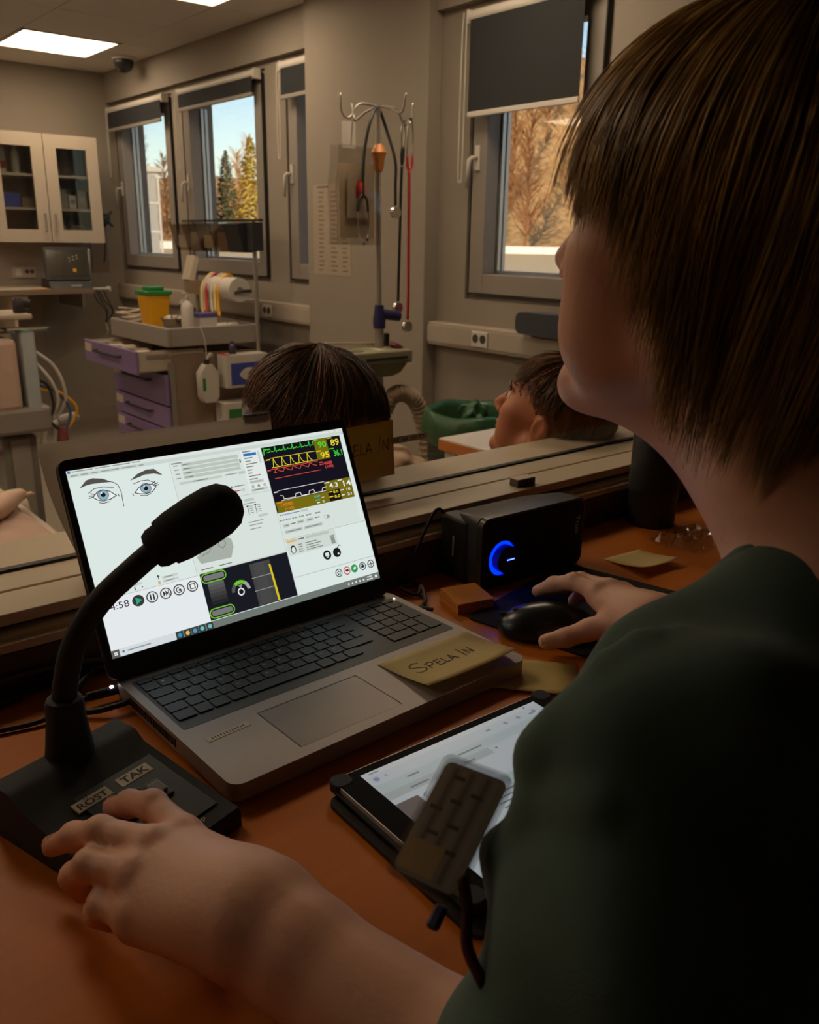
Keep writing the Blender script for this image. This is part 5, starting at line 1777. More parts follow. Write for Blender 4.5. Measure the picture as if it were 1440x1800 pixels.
MB().lathe([(0.012, -0.05), (0.02, -0.03), (0.022, 0.0), (0.03, 0.02), (0.018, 0.04), (0.012, 0.05)], (-0.006, 0, F0 + 1.455), 16).build('collar_knob', mat('orange plastic', srgb(206, 130, 60), 0.4), t, smooth='auto')
M_navy = mat('navy plastic', srgb(36, 34, 84), 0.4)
MB().lathe([(0.024, -0.03), (0.026, 0.0), (0.022, 0.02), (0.018, 0.06)], (0, 0, F0 + 0.86), 16).build('clamp', M_navy, t, smooth='auto')
MB().cyl((0.01, -0.005, F0 + 0.885), (0.085, -0.02, F0 + 0.875), 0.020, 16).build('clamp_knob', M_navy, t, smooth='auto', bevel=0.003)
for k in range(5):
    a = 2 * PI * k / 5 + 0.3
    e = (0.27 * math.cos(a), 0.27 * math.sin(a), 0.07)
    lg_ = MB().tube([(0, 0, 0.11), e], [0.016, 0.012], 10).build('foot', M_steel, t, smooth='auto')
    MB().cyl((e[0] - 0.012 * math.sin(a), e[1] + 0.012 * math.cos(a), 0.035), (e[0] + 0.012 * math.sin(a), e[1] - 0.012 * math.cos(a), 0.035), 0.035, 16).build('wheel', M_rub, lg_)
M_dev = mat('sage plastic', srgb(146, 142, 112), 0.5)
t = thing('suction_unit', 'sage-grey instrument box clamped to the drip stand', 'device', (2.055, 2.735, 0.655), -0.02)
bx('body', M_dev, (-0.02, -0.005, 0.075), (0.33, 0.20, 0.05), t, bevel=0.006)
MB().prism([(-0.14, 0.05), (0.135, 0.05), (0.10, 0.012), (0.06, 0.0), (-0.08, 0.0), (-0.12, 0.02)], 0.17, 'y', -0.09).build('belly', M_dev, t, bevel=0.004)
bx('slot', M_gasket, (0.147, -0.005, 0.075), (0.003, 0.15, 0.012), t)
bx('slot', M_gasket, (0.02, -0.106, 0.072), (0.20, 0.003, 0.010), t)
MB().cyl((0.115, -0.03, 0.10), (0.122, -0.03, 0.112), 0.030, 20).build('red_dial', mat('plum dial', srgb(120, 40, 60), 0.4), t, smooth='auto')
bx('label', M_label, (0.02, -0.04, 0.101), (0.03, 0.06, 0.001), t)
MB().lathe([(0.05, 0), (0.05, 0.002)], (-0.09, -0.02, 0.10), 24).build('cover_disc', mat('dark sage', srgb(110, 108, 84), 0.5), t)
MB().cyl((0.13, 0.05, 0.09), (0.13, 0.05, 0.15), 0.013, 12).build('post', M_blk, t)
MB().box(-0.03, 0.07, 0.115, 0.24, 0.016, 0.01, R=Matrix.Rotation(0.06, 3, 'Y')).build('top_bar', M_cab, t)
bx('clamp_block', M_blk, (0.07, 0.045, 0.04), (0.06, 0.03, 0.05), t)


def stethoscope(label, tubem, pts, bell, fork, tips, loc):
    t = thing('stethoscope', label, 'stethoscope', loc, 0, 'stethoscopes on the drip stand')
    o = Vector(loc)
    L = lambda P: [Vector(p) - o for p in P]
    MB().tube(spline(L(pts), 8), 0.006, 10).build('tubing', tubem, t, smooth=True)
    for tp in fork:
        MB().tube(spline(L(tp), 8), 0.0052, 8).build('yoke', tubem, t, smooth=True)
    for tp in tips:
        MB().tube(spline(L(tp), 8), 0.0036, 8).build('ear_tube', mat('chrome', srgb(210, 208, 204), 0.15, metal=0.95), t, smooth=True)
        e = Vector(tp[-1]) - o
        MB().lathe([(0.003, -0.006), (0.006, 0), (0.003, 0.006)], e, 10).build('ear_tip', M_gasket, t, smooth=True)
    b = Vector(bell) - o
    MB().cyl(b + Vector((0, -0.010, 0)), b + Vector((0, 0.006, 0)), 0.021, 24).build('chest_piece', MATS['chrome'], t, smooth='auto', bevel=0.002)
    MB().cyl(b + Vector((0, 0.006, 0)), b + Vector((0, 0.016, 0)), 0.013, 20).build('bell', MATS['chrome'], t, smooth='auto')
    return t


y = IY - 0.025
M_blt = mat('black tubing', (0.02, 0.024, 0.026), 0.4)
stethoscope('black stethoscope draped over the top of the drip stand', M_blt, [(2.026, y, 1.322), (2.028, y, 1.40), (2.035, y, 1.48), (2.060, y, 1.575), (2.112, IY, 1.628), (2.160, IY + 0.01, 1.565), (2.178, y, 1.45), (2.180, y, 1.36), (2.181, y, 1.29)], (2.181, y, 1.265),
            [[(2.026, y, 1.325), (2.008, y, 1.305), (2.002, y, 1.265)], [(2.026, y, 1.325), (2.045, y, 1.305), (2.050, y, 1.265)]],
            [[(2.002, y, 1.265), (2.003, y, 1.22), (2.010, y, 1.17), (2.030, y, 1.150)], [(2.050, y, 1.265), (2.053, y, 1.23), (2.050, y, 1.19), (2.046, y, 1.165)]], (2.06, y, 1.30))
y = IY - 0.02
stethoscope('red stethoscope hanging full length from the right hook', mat('red tubing', srgb(176, 34, 52), 0.4), [(2.250, y, 1.42), (2.252, y, 1.36), (2.254, y, 1.15), (2.256, y, 0.95), (2.254, y, 0.86)], (2.250, y, 0.832),
            [[(2.250, y, 1.415), (2.242, y, 1.44), (2.240, y, 1.47)], [(2.250, y, 1.415), (2.264, y, 1.44), (2.266, y, 1.47)]],
            [[(2.240, y, 1.47), (2.240, y, 1.53), (2.244, y, 1.58), (2.252, y, 1.60)], [(2.266, y, 1.47), (2.268, y, 1.53), (2.264, y, 1.58), (2.256, y, 1.60)]], (2.25, y, 1.40))
y = IY + 0.015
stethoscope('second black stethoscope hanging behind the red one', M_blt, [(2.243, y, 1.44), (2.240, y, 1.36), (2.236, y, 1.15), (2.232, y, 0.96), (2.231, y, 0.93)], (2.228, y, 0.905),
            [[(2.243, y, 1.44), (2.240, y, 1.47), (2.243, y, 1.50)], [(2.243, y, 1.44), (2.250, y, 1.47), (2.252, y, 1.50)]],
            [[(2.243, y, 1.50), (2.240, y, 1.56), (2.246, y, 1.595)], [(2.252, y, 1.50), (2.258, y, 1.56), (2.252, y, 1.595)]], (2.24, y, 1.42))
# clear bag with packaging on the left hook
t = thing('plastic_pouch', 'clear plastic bag of packaged parts hanging from the left hook', 'bag', (2.01, IY - 0.005, 1.30), 0)
G_bag = mat_glass('bag film', (0.80, 0.78, 0.75), 1.6, 0.15)
vs = []
for i in range(9):
    for j in range(9):
        u_, v_ = i / 8, j / 8
        vs.append((-0.095 + 0.20 * u_, -0.014 + 0.010 * math.sin(5 * u_ + 4 * v_) + 0.006 * math.cos(11 * v_), -0.155 + 0.345 * v_))
fs = [(i * 9 + j, i * 9 + j + 1, i * 9 + j + 10, i * 9 + j + 9) for i in range(8) for j in range(8)]
MB().add(vs, fs).build('film', G_bag, t, smooth=True)
MB().add([(x, y_ + 0.05, z) for x, y_, z in vs], fs).build('film', G_bag, t, smooth=True)
bx('paper_insert', mat('bag paper', srgb(196, 176, 150), 0.8), (0.012, 0.012, 0.00), (0.16, 0.002, 0.26), t)
bx('inner_packet', M_cab, (0.01, 0.0, 0.02), (0.10, 0.004, 0.16), t)
MB().lathe([(0.012, -0.03), (0.018, -0.01), (0.018, 0.02), (0.010, 0.035)], (0.015, -0.006, 0.04), 14).build('red_bulb', M_red, t, smooth='auto')
bx('header_card', M_white, (-0.03, 0.004, 0.225), (0.06, 0.002, 0.09), t)
MB().tube([(-0.02, 0.006, 0.19), (-0.012, 0.004, 0.285)], 0.004, 8).build('tie', M_frame, t)
# corrugated hose
t = thing('corrugated_hose', 'thick white corrugated hose hanging from the drip stand', 'hose', (2.19, 2.66, 0.55))
o = Vector((2.19, 2.66, 0.55))
sp_ = spline([Vector(p) - o for p in ((2.10, 2.69, 0.50), (2.135, 2.68, 0.565), (2.19, 2.67, 0.575), (2.25, 2.66, 0.53), (2.285, 2.65, 0.42), (2.30, 2.64, 0.28), (2.31, 2.63, 0.10), (2.32, 2.62, -0.08), (2.30, 2.58, -0.19), (2.20, 2.52, -0.212))], 22)
MB().tube(sp_, [0.036 if k % 4 < 2 else 0.0305 for k in range(len(sp_))], 16).build('hose', mat('hose white', srgb(176, 154, 130), 0.5), t, smooth=True)
MB().cyl(sp_[0], sp_[0] + Vector((-0.03, 0.01, -0.05)), 0.032, 16).build('cuff', M_tray, t, smooth='auto')

# ---- posters on the pillar
for (y0, y1, z0, z1, lab) in ((3.665, 4.00, 0.985, 1.43, 'printed price-list like sheet on the pillar beside the hanging bag'),):
    t = thing('wall_chart', lab.replace('price-list like ', 'list '), 'poster', (XW - 0.081, (y0 + y1) / 2, (z0 + z1) / 2))
    bx('sheet', mat('poster paper', srgb(168, 154, 138), 0.8), (0, 0, 0), (0.0012, y1 - y0, z1 - z0), t)
    f = Flat()
    cg = srgb(120, 104, 90)
    for k in range(18):
        for q, (a, w) in enumerate(((0.05, 0.05), (0.16, 0.06), (0.26, 0.05))):
            f.rect(a, 0.02 + k * 0.0225, a + w * (0.7 + 0.3 * ((k * 7 + q) % 3) / 2), 0.027 + k * 0.0225, cg)
    f.rect(0.04, 0.428, 0.14, 0.436, srgb(90, 76, 66))
    f.build('print', PRINT, t, loc=(-0.0009, (y1 - y0) / 2, -(z1 - z0) / 2), rot=(PI / 2, 0, -PI / 2))

# ---- bin, table, heap of cloth, sill box
t = thing('waste_bin', 'dark green lined waste bin under the trunking', 'bin', (2.215, 2.26, ZF))
MB().lathe([(0.155, 0), (0.160, 0.01), (0.192, 0.78), (0.197, 0.785), (0.197, 0.80), (0.185, 0.80), (0.150, 0.03), (0.002, 0.02)], seg=36).build('drum', mat('bin dark green', srgb(36, 48, 44), 0.5), t, smooth='auto')
vs, seg = [], 48
prof_ = [(0.160, 0.55), (0.172, 0.68), (0.180, 0.80), (0.192, 0.825), (0.206, 0.815), (0.210, 0.77), (0.208, 0.72), (0.203, 0.705)]
for (r_, z_) in prof_:
    for k in range(seg):
        a = 2 * PI * k / seg
        w_ = 1 + 0.02 * math.sin(7 * a + z_ * 30) + 0.015 * math.sin(13 * a)
        vs.append((r_ * w_ * math.cos(a), r_ * w_ * math.sin(a), z_ + 0.006 * math.sin(5 * a) * (z_ > 0.7)))
o = MB().add(vs, [(i * seg + k, i * seg + (k + 1) % seg, (i + 1) * seg + (k + 1) % seg, (i + 1) * seg + k) for i in range(len(prof_) - 1) for k in range(seg)]).build('bin_liner', mat('green bag film', srgb(46, 92, 62), 0.35, var=0.2, scale=40, bump=0.6, bscale=60), t, smooth=True)
V, F = surface(lambda p: sd_ell(p, (0.03, 0.06, 0.78), (0.06, 0.05, 0.06)) + 0.012 * np.sin(p[:, 0] * 90) * np.sin(p[:, 1] * 80 + p[:, 2] * 70), (-0.08, -0.04, 0.66), (0.14, 0.16, 0.90), 0.008)
np_mesh('bag_bunch', V, F, MATS['green bag film'], t)
for k in range(9):
    a = PI + 0.35 + k * 0.7
    if k in (0, 2):
        MB().cyl((0.212 * math.cos(a), 0.212 * math.sin(a), 0.745), (0.217 * math.cos(a), 0.217 * math.sin(a), 0.745), 0.011, 12).build('stud', M_label, t)
a = PI + 0.35 + 0.72
MB().box(0, 0, 0, 0.002, 0.075, 0.014).xform(Matrix.Translation((0.2135 * math.cos(a), 0.2135 * math.sin(a), 0.745)) @ Matrix.Rotation(a, 4, 'Z')).build('label', M_label, t)
bx('fill', mat('bin rubbish', (0.02, 0.025, 0.022), 0.9), (0, 0, 0.45), (0.18, 0.18, 0.3), t)

t = thing('side_table', 'white-topped table with orange wooden edge beside the bin', 'table', (2.01, 1.52, ZF))
bx('top', mat('white laminate', srgb(232, 228, 226), 0.35), (0, 0, F0 + 0.598), (0.64, 0.74, 0.004), t)
bx('edge_band', mat('orange wood', srgb(206, 128, 60), 0.45, var=0.1, stretch=(2, 20, 20)), (0, 0, F0 + 0.580), (0.644, 0.744, 0.032), t, bevel=0.002)
for sx in (-1, 1):
    for sy in (-1, 1):
        bx('leg', M_white, (sx * 0.285, sy * 0.335, (F0 + 0.564) / 2), (0.045, 0.045, F0 + 0.564), t)
bx('apron', M_white, (-0.285, 0, F0 + 0.50), (0.018, 0.62, 0.12), t)
bx('apron', M_white, (0, 0.335, F0 + 0.50), (0.52, 0.018, 0.12), t)
bx('lower_shelf', M_cab, (0, 0, 0.30), (0.56, 0.66, 0.02), t)

t = thing('cloth_bundle', 'crumpled beige cloth bundle with dark straps behind the yellow note', 'cloth', (1.47, 1.86, 0.40))


def heap(p):
    d = sd_ell(p, (0.02, 0, 0.09), (0.085, 0.09, 0.085))
    d = smin(d, sd_ell(p, (-0.05, 0.0, 0.05), (0.09, 0.08, 0.06)), 0.03)
    return d + 0.012 * np.sin(p[:, 0] * 55 + 8 * np.sin(p[:, 2] * 30)) * np.sin(p[:, 2] * 60 + p[:, 1] * 30)


V, F = surface(heap, (-0.17, -0.13, -0.03), (0.15, 0.13, 0.22), 0.007)
np_mesh('cloth', V * np.array([1.15, 1.1, 1.15]), F, mat('beige cloth', srgb(188, 160, 136), 0.9, bump=0.3), t)
MB().tube(spline([(-0.12, -0.07, 0.06), (-0.02, -0.10, 0.05), (0.08, -0.09, 0.06)], 6), 0.009, 8).build('strap', M_blk, t, smooth=True)
MB().tube(spline([(-0.14, -0.06, 0.01), (-0.02, -0.09, 0.0), (0.09, -0.08, 0.01)], 6), 0.009, 8).build('strap', M_blk, t, smooth=True)
t = thing('stool', 'low grey stool under the beige cloth bundle', 'stool', (1.47, 1.86, ZF))
MB().lathe([(0.15, F0 + 0.345), (0.165, F0 + 0.355), (0.165, F0 + 0.39), (0.15, F0 + 0.402)], seg=28).build('seat', M_tray, t, smooth='auto')
MB().tube([(0, 0, 0.08), (0, 0, F0 + 0.35)], 0.025, 12).build('column', M_steel, t)
for k in range(5):
    a = 2 * PI * k / 5
    MB().tube([(0, 0, 0.09), (0.22 * math.cos(a), 0.22 * math.sin(a), 0.03)], [0.02, 0.03], 8).build('leg', M_blk, t)
t = thing('intercom_box', 'rounded dark blue-grey unit on the trunking under the window beside the pillar', 'device', (2.676, 2.33, 0.807))
MB().prism(rrect(0.30, 0.085, 0.028, 5, 0, 0.0445), -0.09, 'x', 0.03).build('housing', mat('slate plastic', srgb(62, 66, 76), 0.4), t, smooth='auto', bevel=0.006)
bx('top_face', mat('slate light', srgb(104, 106, 120), 0.35), (-0.015, 0, 0.0865), (0.05, 0.22, 0.002), t)
for sy in (-0.1, 0.1):
    bx('foot', M_rub, (-0.01, sy, 0.001), (0.03, 0.02, 0.002), t)

# ---- equipment stand at the left
t = thing('ventilator_stand', 'pale ventilator on a grey column with a bundle of cables', 'stand', (0.90, 3.52, ZF))
bx('column', mat('column grey', srgb(132, 128, 122), 0.5), (0.02, 0.0, 0.36), (0.13, 0.13, 0.62), t, bevel=0.01)
bx('column_front', mat('column light', srgb(160, 152, 142), 0.5), (0.02, -0.068, 0.36), (0.07, 0.006, 0.60), t)
bx('base', M_tray, (0, 0, 0.09), (0.5, 0.5, 0.07), t, bevel=0.02)
for sx in (-1, 1):
    for sy in (-1, 1):
        MB().cyl((sx * 0.2, sy * 0.2 - 0.015, 0.035), (sx * 0.2, sy * 0.2 + 0.015, 0.035), 0.035, 16).build('caster', M_rub, t)
bx('collar', M_tray, (0.02, 0, 0.735), (0.24, 0.22, 0.10), t, bevel=0.015)
bx('body', mat('pale pink shell', srgb(206, 178, 160), 0.5), (-0.06, 0, 0.91), (0.20, 0.22, 0.27), t, bevel=0.02)
bx('side_module', mat('pale blue shell', srgb(182, 190, 194), 0.45), (0.085, -0.02, 0.905), (0.05, 0.16, 0.33), t, bevel=0.008)
for k in range(3):
    MB().cyl((0.111, -0.06, 0.98 - 0.05 * k), (0.114, -0.06, 0.98 - 0.05 * k), 0.006, 10).build('port', M_gasket, t)
bx('vent_slot', M_gasket, (0.111, -0.075, 0.87), (0.003, 0.012, 0.05), t)
G_shelf = mat_glass('green shelf glass', (0.55, 0.68, 0.64), 1.2)
MB().prism([(-0.06, -0.10), (0.14, -0.10), (0.18, -0.06), (0.18, 0.02), (-0.06, 0.02)], 0.010, 'z', F0 + 0.815).build('glass_shelf', G_shelf, t)
bx('upper_tray', M_cab, (-0.04, 0.02, F0 + 0.872), (0.30, 0.24, 0.02), t, bevel=0.006)
for k, (c, pts) in enumerate(((M_white, [(0.10, -0.08, 1.00), (0.17, -0.10, 0.93), (0.20, -0.10, 0.82), (0.17, -0.08, 0.74), (0.12, -0.08, 0.72)]), (M_white, [(0.10, -0.08, 0.96), (0.15, -0.10, 0.88), (0.17, -0.10, 0.80), (0.14, -0.09, 0.73)]),
                              (M_yel, [(0.10, -0.08, 0.85), (0.18, -0.09, 0.83), (0.235, -0.10, 0.77), (0.22, -0.10, 0.72), (0.18, -0.11, 0.68)]), (mat('blue lead', srgb(70, 80, 120), 0.5), [(0.10, -0.08, 0.87), (0.17, -0.09, 0.83), (0.21, -0.10, 0.76), (0.185, -0.11, 0.68)]),
                              (M_blk, [(0.10, -0.08, 0.89), (0.14, -0.09, 0.86), (0.15, -0.10, 0.78), (0.13, -0.10, 0.73), (0.165, -0.11, 0.68)]))):
    MB().tube(spline(pts, 8), 0.006, 8).build('lead', c, t, smooth=True)
MB().tube([(0.172, -0.11, 0.695), (0.165, -0.115, 0.62), (0.15, -0.12, 0.56), (0.155, -0.12, 0.52), (0.13, -0.12, 0.46)], [0.018, 0.024, 0.020, 0.024, 0.018], 12).build('red_sleeve', mat('dark red sleeve', srgb(104, 36, 34), 0.7), t, smooth=True)
bottle('soap_dispenser', 'tall pink-white dispenser bottle on the ventilator tray', (0.86, 3.56, 0.884), 0.24, 0.05, mat('pinkish plastic', srgb(206, 180, 166), 0.4), M_white, neck=0.3, nozzle=True)
t = thing('alarm_knob', 'black rounded alarm unit on the ventilator tray edge', 'device', (0.985, 3.49, 0.884))
MB().lathe([(0.022, 0), (0.024, 0.01), (0.022, 0.04), (0.012, 0.055)], seg=18).build('body', M_blk, t, smooth='auto')
MB().cyl((0.0, 0, 0.035), (0.038, -0.006, 0.030), 0.016, 14).build('knob', M_blk, t, smooth='auto')

# ---- stretcher at the lower left
t = thing('patient_stretcher', 'stretcher with pinkish sheet and white side parts at the lower left', 'stretcher', (0.36, 2.55, ZF))


def sheet(p):
    d = np.abs(p - np.array([0, 0, F0 + 0.30], np.float32)) - np.array([0.30, 0.82, 0.05], np.float32)
    d = np.linalg.norm(np.maximum(d, 0), axis=1) - 0.035
    return d + 0.006 * np.sin(p[:, 0] * 38 + 3 * np.sin(p[:, 1] * 9)) * np.sin(p[:, 1] * 23)


V, F = surface(sheet, (-0.36, -0.90, F0 + 0.18), (0.36, 0.90, F0 + 0.42), 0.012)
np_mesh('mattress', V, F, mat('pink sheet', srgb(188, 158, 144), 0.9, var=0.08, scale=9, bump=0.4, bscale=60), t)
bx('frame', M_white, (0, 0, F0 + 0.18), (0.60, 1.72, 0.06), t, bevel=0.01)
bx('side_panel', M_cab, (0.345, 0.12, F0 + 0.25), (0.03, 1.1, 0.22), t, bevel=0.012)
MB().cyl((0.36, 0.36, F0 + 0.28), (0.40, 0.36, F0 + 0.28), 0.085, 28).build('bumper_disc', M_cab, t, smooth='auto', bevel=0.006)
MB().cyl((0.40, 0.36, F0 + 0.28), (0.412, 0.36, F0 + 0.28), 0.035, 24).build('disc_hub', M_white, t, smooth='auto')
MB().tube(spline([(0.26, 0.90, F0 + 0.30), (0.45, 0.92, F0 + 0.36), (0.62, 1.02, F0 + 0.41), (0.80, 1.12, F0 + 0.42)], 8), [0.018] * 24 + [0.022], 10).build('push_handle', M_white, t, smooth=True)
MB().tube([(0.76, 1.10, F0 + 0.42), (0.86, 1.15, F0 + 0.42)], 0.026, 12).build('handle_grip', M_tray, t)
MB().tube(spline([(0.70, 1.06, F0 + 0.41), (0.68, 1.04, F0 + 0.32), (0.74, 1.06, F0 + 0.30), (0.76, 1.08, F0 + 0.40)], 6), 0.014, 8).build('handle_loop', M_white, t, smooth=True)
for sx in (-1, 1):
    for sy in (-1, 1):
        bx('leg', M_steel, (sx * 0.24, sy * 0.7, (F0 + 0.15) / 2 + 0.04), (0.04, 0.04, F0 + 0.10), t)
        MB().cyl((sx * 0.24 - 0.02, sy * 0.7, 0.06), (sx * 0.24 + 0.02, sy * 0.7, 0.06), 0.06, 18).build('caster', M_rub, t)
V, F = surface(lambda p: smin(sd_ell(p, (0, 0, 0.03), (0.10, 0.035, 0.032)), sd_cone(p, (0.07, 0, 0.03), (0.13, -0.01, 0.03), 0.024, 0.018), 0.02), (-0.14, -0.06, -0.02), (0.18, 0.06, 0.08), 0.006)
t2 = thing('manikin_arm', 'pale manikin hand lying on the stretcher sheet', 'manikin', (0.60, 2.55, 0.39), 0.9)
np_mesh('arm', V, F, mat('manikin skin', srgb(214, 178, 154), 0.5), t2)
for k in range(4):
    MB().tube([(0.12, -0.02 + 0.013 * k, 0.028), (0.165, -0.025 + 0.016 * k, 0.022), (0.185, -0.025 + 0.016 * k, 0.014)], [0.009, 0.008, 0.006], 8).build('finger', MATS['manikin skin'], t2, smooth=True)
# ------------------------------------------------------------------ people
def mat_skin(name, col, rough=0.5):
    m = mat(name, col, rough, var=0.10, scale=14, bump=0.18, bscale=240, var2=(col[0] * 1.12, col[1] * 1.0, col[2] * 0.95))
    return m


def mat_hair(name, dark, light):
    m = bpy.data.materials.new(name)
    m.use_nodes = True
    n, l = m.node_tree.nodes, m.node_tree.links
    b = n['Principled BSDF']
    tc = n.new('ShaderNodeTexCoord')
    mp = n.new('ShaderNodeMapping')
    mp.inputs['Scale'].default_value = (1, 1, 0.25)
    nz = n.new('ShaderNodeTexNoise')
    nz.inputs['Scale'].default_value = 60
    nz.inputs['Detail'].default_value = 6
    cr = n.new('ShaderNodeValToRGB')
    cr.color_ramp.elements[0].position = 0.35
    cr.color_ramp.elements[1].position = 0.68
    cr.color_ramp.elements[0].color = (*dark, 1)
    cr.color_ramp.elements[1].color = (*light, 1)
    l.new(tc.outputs['Object'], mp.inputs[0])
    l.new(mp.outputs[0], nz.inputs['Vector'])
    l.new(nz.outputs[0], cr.inputs[0])
    ta = n.new('ShaderNodeAttribute')
    ta.attribute_name = 'tone'
    ad = n.new('ShaderNodeMath')
    ad.operation = 'ADD'
    l.new(nz.outputs[0], ad.inputs[0])
    l.new(ta.outputs['Fac'], ad.inputs[1])
    l.new(ad.outputs[0], cr.inputs[0])
    l.new(cr.outputs[0], b.inputs['Base Color'])
    b.inputs['Roughness'].default_value = 0.42
    b.inputs['Specular IOR Level'].default_value = 0.35
    MATS[name] = m
    return m


def frame(yaw, pitch, roll=0.0):
    """head axes as columns: right, forward, up; yaw in degrees clockwise from +Y, pitch up"""
    a, b = math.radians(yaw), math.radians(pitch)
    f = Vector((math.sin(a) * math.cos(b), math.cos(a) * math.cos(b), math.sin(b)))
    r = Vector((math.cos(a), -math.sin(a), 0))
    u_ = r.cross(f)
    c, s = math.cos(roll), math.sin(roll)
    r, u_ = r * c + u_ * s, u_ * c - r * s
    return np.array([[r.x, f.x, u_.x], [r.y, f.y, u_.y], [r.z, f.z, u_.z]], np.float32)


def head_prims(C0, R, s=1.0, nose=1.0, jaw=1.0, cheek=0.88):
    C0 = np.asarray(C0, np.float32)

    def loc(fn):
        return lambda p: fn(((p - C0) @ R) / s) * s
    P = []
    add = lambda op, k, fn: P.append((op, k * s, loc(fn)))
    add('+', 0.01, lambda q: sd_ell(q, (0, -0.008, 0.040), (0.074, 0.094, 0.082)))
    add('+', 0.03, lambda q: sd_ell(q, (0, 0.040, -0.015), (0.060, 0.054, 0.088)))
    add('+', 0.02, lambda q: np.minimum(sd_cone(q, (-0.056 * jaw, 0.000, -0.045), (-0.010, 0.070, -0.093), 0.020, 0.019), sd_cone(q, (0.056 * jaw, 0.000, -0.045), (0.010, 0.070, -0.093), 0.020, 0.019)))
    add('+', 0.015, lambda q: sd_ell(q, (0, 0.082, -0.098), (0.021, 0.015, 0.016)))
    add('+', 0.02, lambda q: np.minimum(sd_ell(q, (-0.043, 0.062, -0.012), (0.024, 0.026, 0.026)), sd_ell(q, (0.043, 0.062, -0.012), (0.024, 0.026, 0.026))))
    add('+', 0.02, lambda q: np.minimum(sd_ell(q, (-0.046 * cheek, 0.052, -0.052), (0.022, 0.030, 0.034)), sd_ell(q, (0.046 * cheek, 0.052, -0.052), (0.022, 0.030, 0.034))))
    add('+', 0.012, lambda q: sd_ell(q, (0, 0.086, 0.036), (0.046, 0.012, 0.012)))
    add('-', 0.012, lambda q: np.minimum(sd_ell(q, (-0.031, 0.098, 0.016), (0.017, 0.012, 0.011)), sd_ell(q, (0.031, 0.098, 0.016), (0.017, 0.012, 0.011))))
    add('+', 0.004, lambda q: np.minimum(sd_ell(q, (-0.031, 0.080, 0.015), (0.013, 0.0125, 0.0105)), sd_ell(q, (0.031, 0.080, 0.015), (0.013, 0.0125, 0.0105))))
    add('+', 0.010, lambda q: sd_cone(q, (0, 0.090, 0.022), (0, 0.112 + 0.008 * (nose - 1), -0.020), 0.007, 0.0105 * nose))
    add('+', 0.007, lambda q: np.minimum(sd_ell(q, (-0.012, 0.101, -0.027), (0.008, 0.010, 0.008)), sd_ell(q, (0.012, 0.101, -0.027), (0.008, 0.010, 0.008))))
    add('+', 0.006, lambda q: sd_ell(q, (0, 0.093, -0.0515), (0.022, 0.009, 0.0055)))
    add('+', 0.005, lambda q: sd_ell(q, (0, 0.091, -0.063), (0.019, 0.009, 0.006)))
    add('-', 0.004, lambda q: sd_ell(q, (0, 0.104, -0.0572), (0.022, 0.007, 0.0014)))

    def ear(q):
        e = None
        for sx in (-1, 1):
            d = sd_ell(q, (sx * 0.078, -0.012, -0.002), (0.009, 0.019, 0.031), None)
            d = smax(d, -sd_ell(q, (sx * 0.088, -0.009, 0.002), (0.007, 0.011, 0.020)), 0.003)
            e = d if e is None else np.minimum(e, d)
        return e
    add('+', 0.006, ear)
    return P


def face_parts(t, C0, R, s, base, browm, iris):
    for sx in (-1, 1):
        c = L2W(C0, R, s, (sx * 0.031, 0.0825, 0.015)) - base
        fw_ = Vector(R @ np.array([0, 1, 0.06]))
        e = MB()
        n_, m_ = 10, 16
        vs = [tuple(c + Vector((math.sin(PI * i / n_) * math.cos(2 * PI * j / m_), math.sin(PI * i / n_) * math.sin(2 * PI * j / m_), math.cos(PI * i / n_))) * 0.0112 * s) for i in range(n_ + 1) for j in range(m_)]
        e.add(vs, [(i * m_ + j, i * m_ + (j + 1) % m_, (i + 1) * m_ + (j + 1) % m_, (i + 1) * m_ + j) for i in range(n_) for j in range(m_)])
        eo = e.build('eye', mat('eye white', srgb(226, 220, 214), 0.2), t, smooth=True)
        MB().cyl(c + fw_ * 0.0095 * s, c + fw_ * 0.0114 * s, 0.0052 * s, 18).build('iris', mat('iris ' + iris, srgb(90, 110, 124) if iris == 'blue' else srgb(74, 52, 36), 0.2), eo)
        MB().cyl(c + fw_ * 0.011 * s, c + fw_ * 0.0117 * s, 0.0024 * s, 14).build('pupil', M_gasket, eo)
        br = [L2W(C0, R, s, (sx * x, y, z)) - base for x, y, z in ((0.013, 0.0985, 0.033), (0.026, 0.0985, 0.0385), (0.042, 0.0915, 0.037), (0.052, 0.083, 0.031))]
        MB().tube(spline(br, 5), [0.0022] * 10 + [0.0026] * 5 + [0.0012], 6).build('eyebrow', browm, t, smooth=True)


def L2W(C0, R, s, q):
    return Vector(np.asarray(C0) + R @ (np.asarray(q, np.float32) * s))


def cones(P, chain, k=0.012):
    for (a, ra), (b, rb) in zip(chain[:-1], chain[1:]):
        P.append(('+', k, lambda p, a=a, b=b, ra=ra, rb=rb: sd_cone(p, tuple(a), tuple(b), ra, rb)))


HAIR_TONE = []


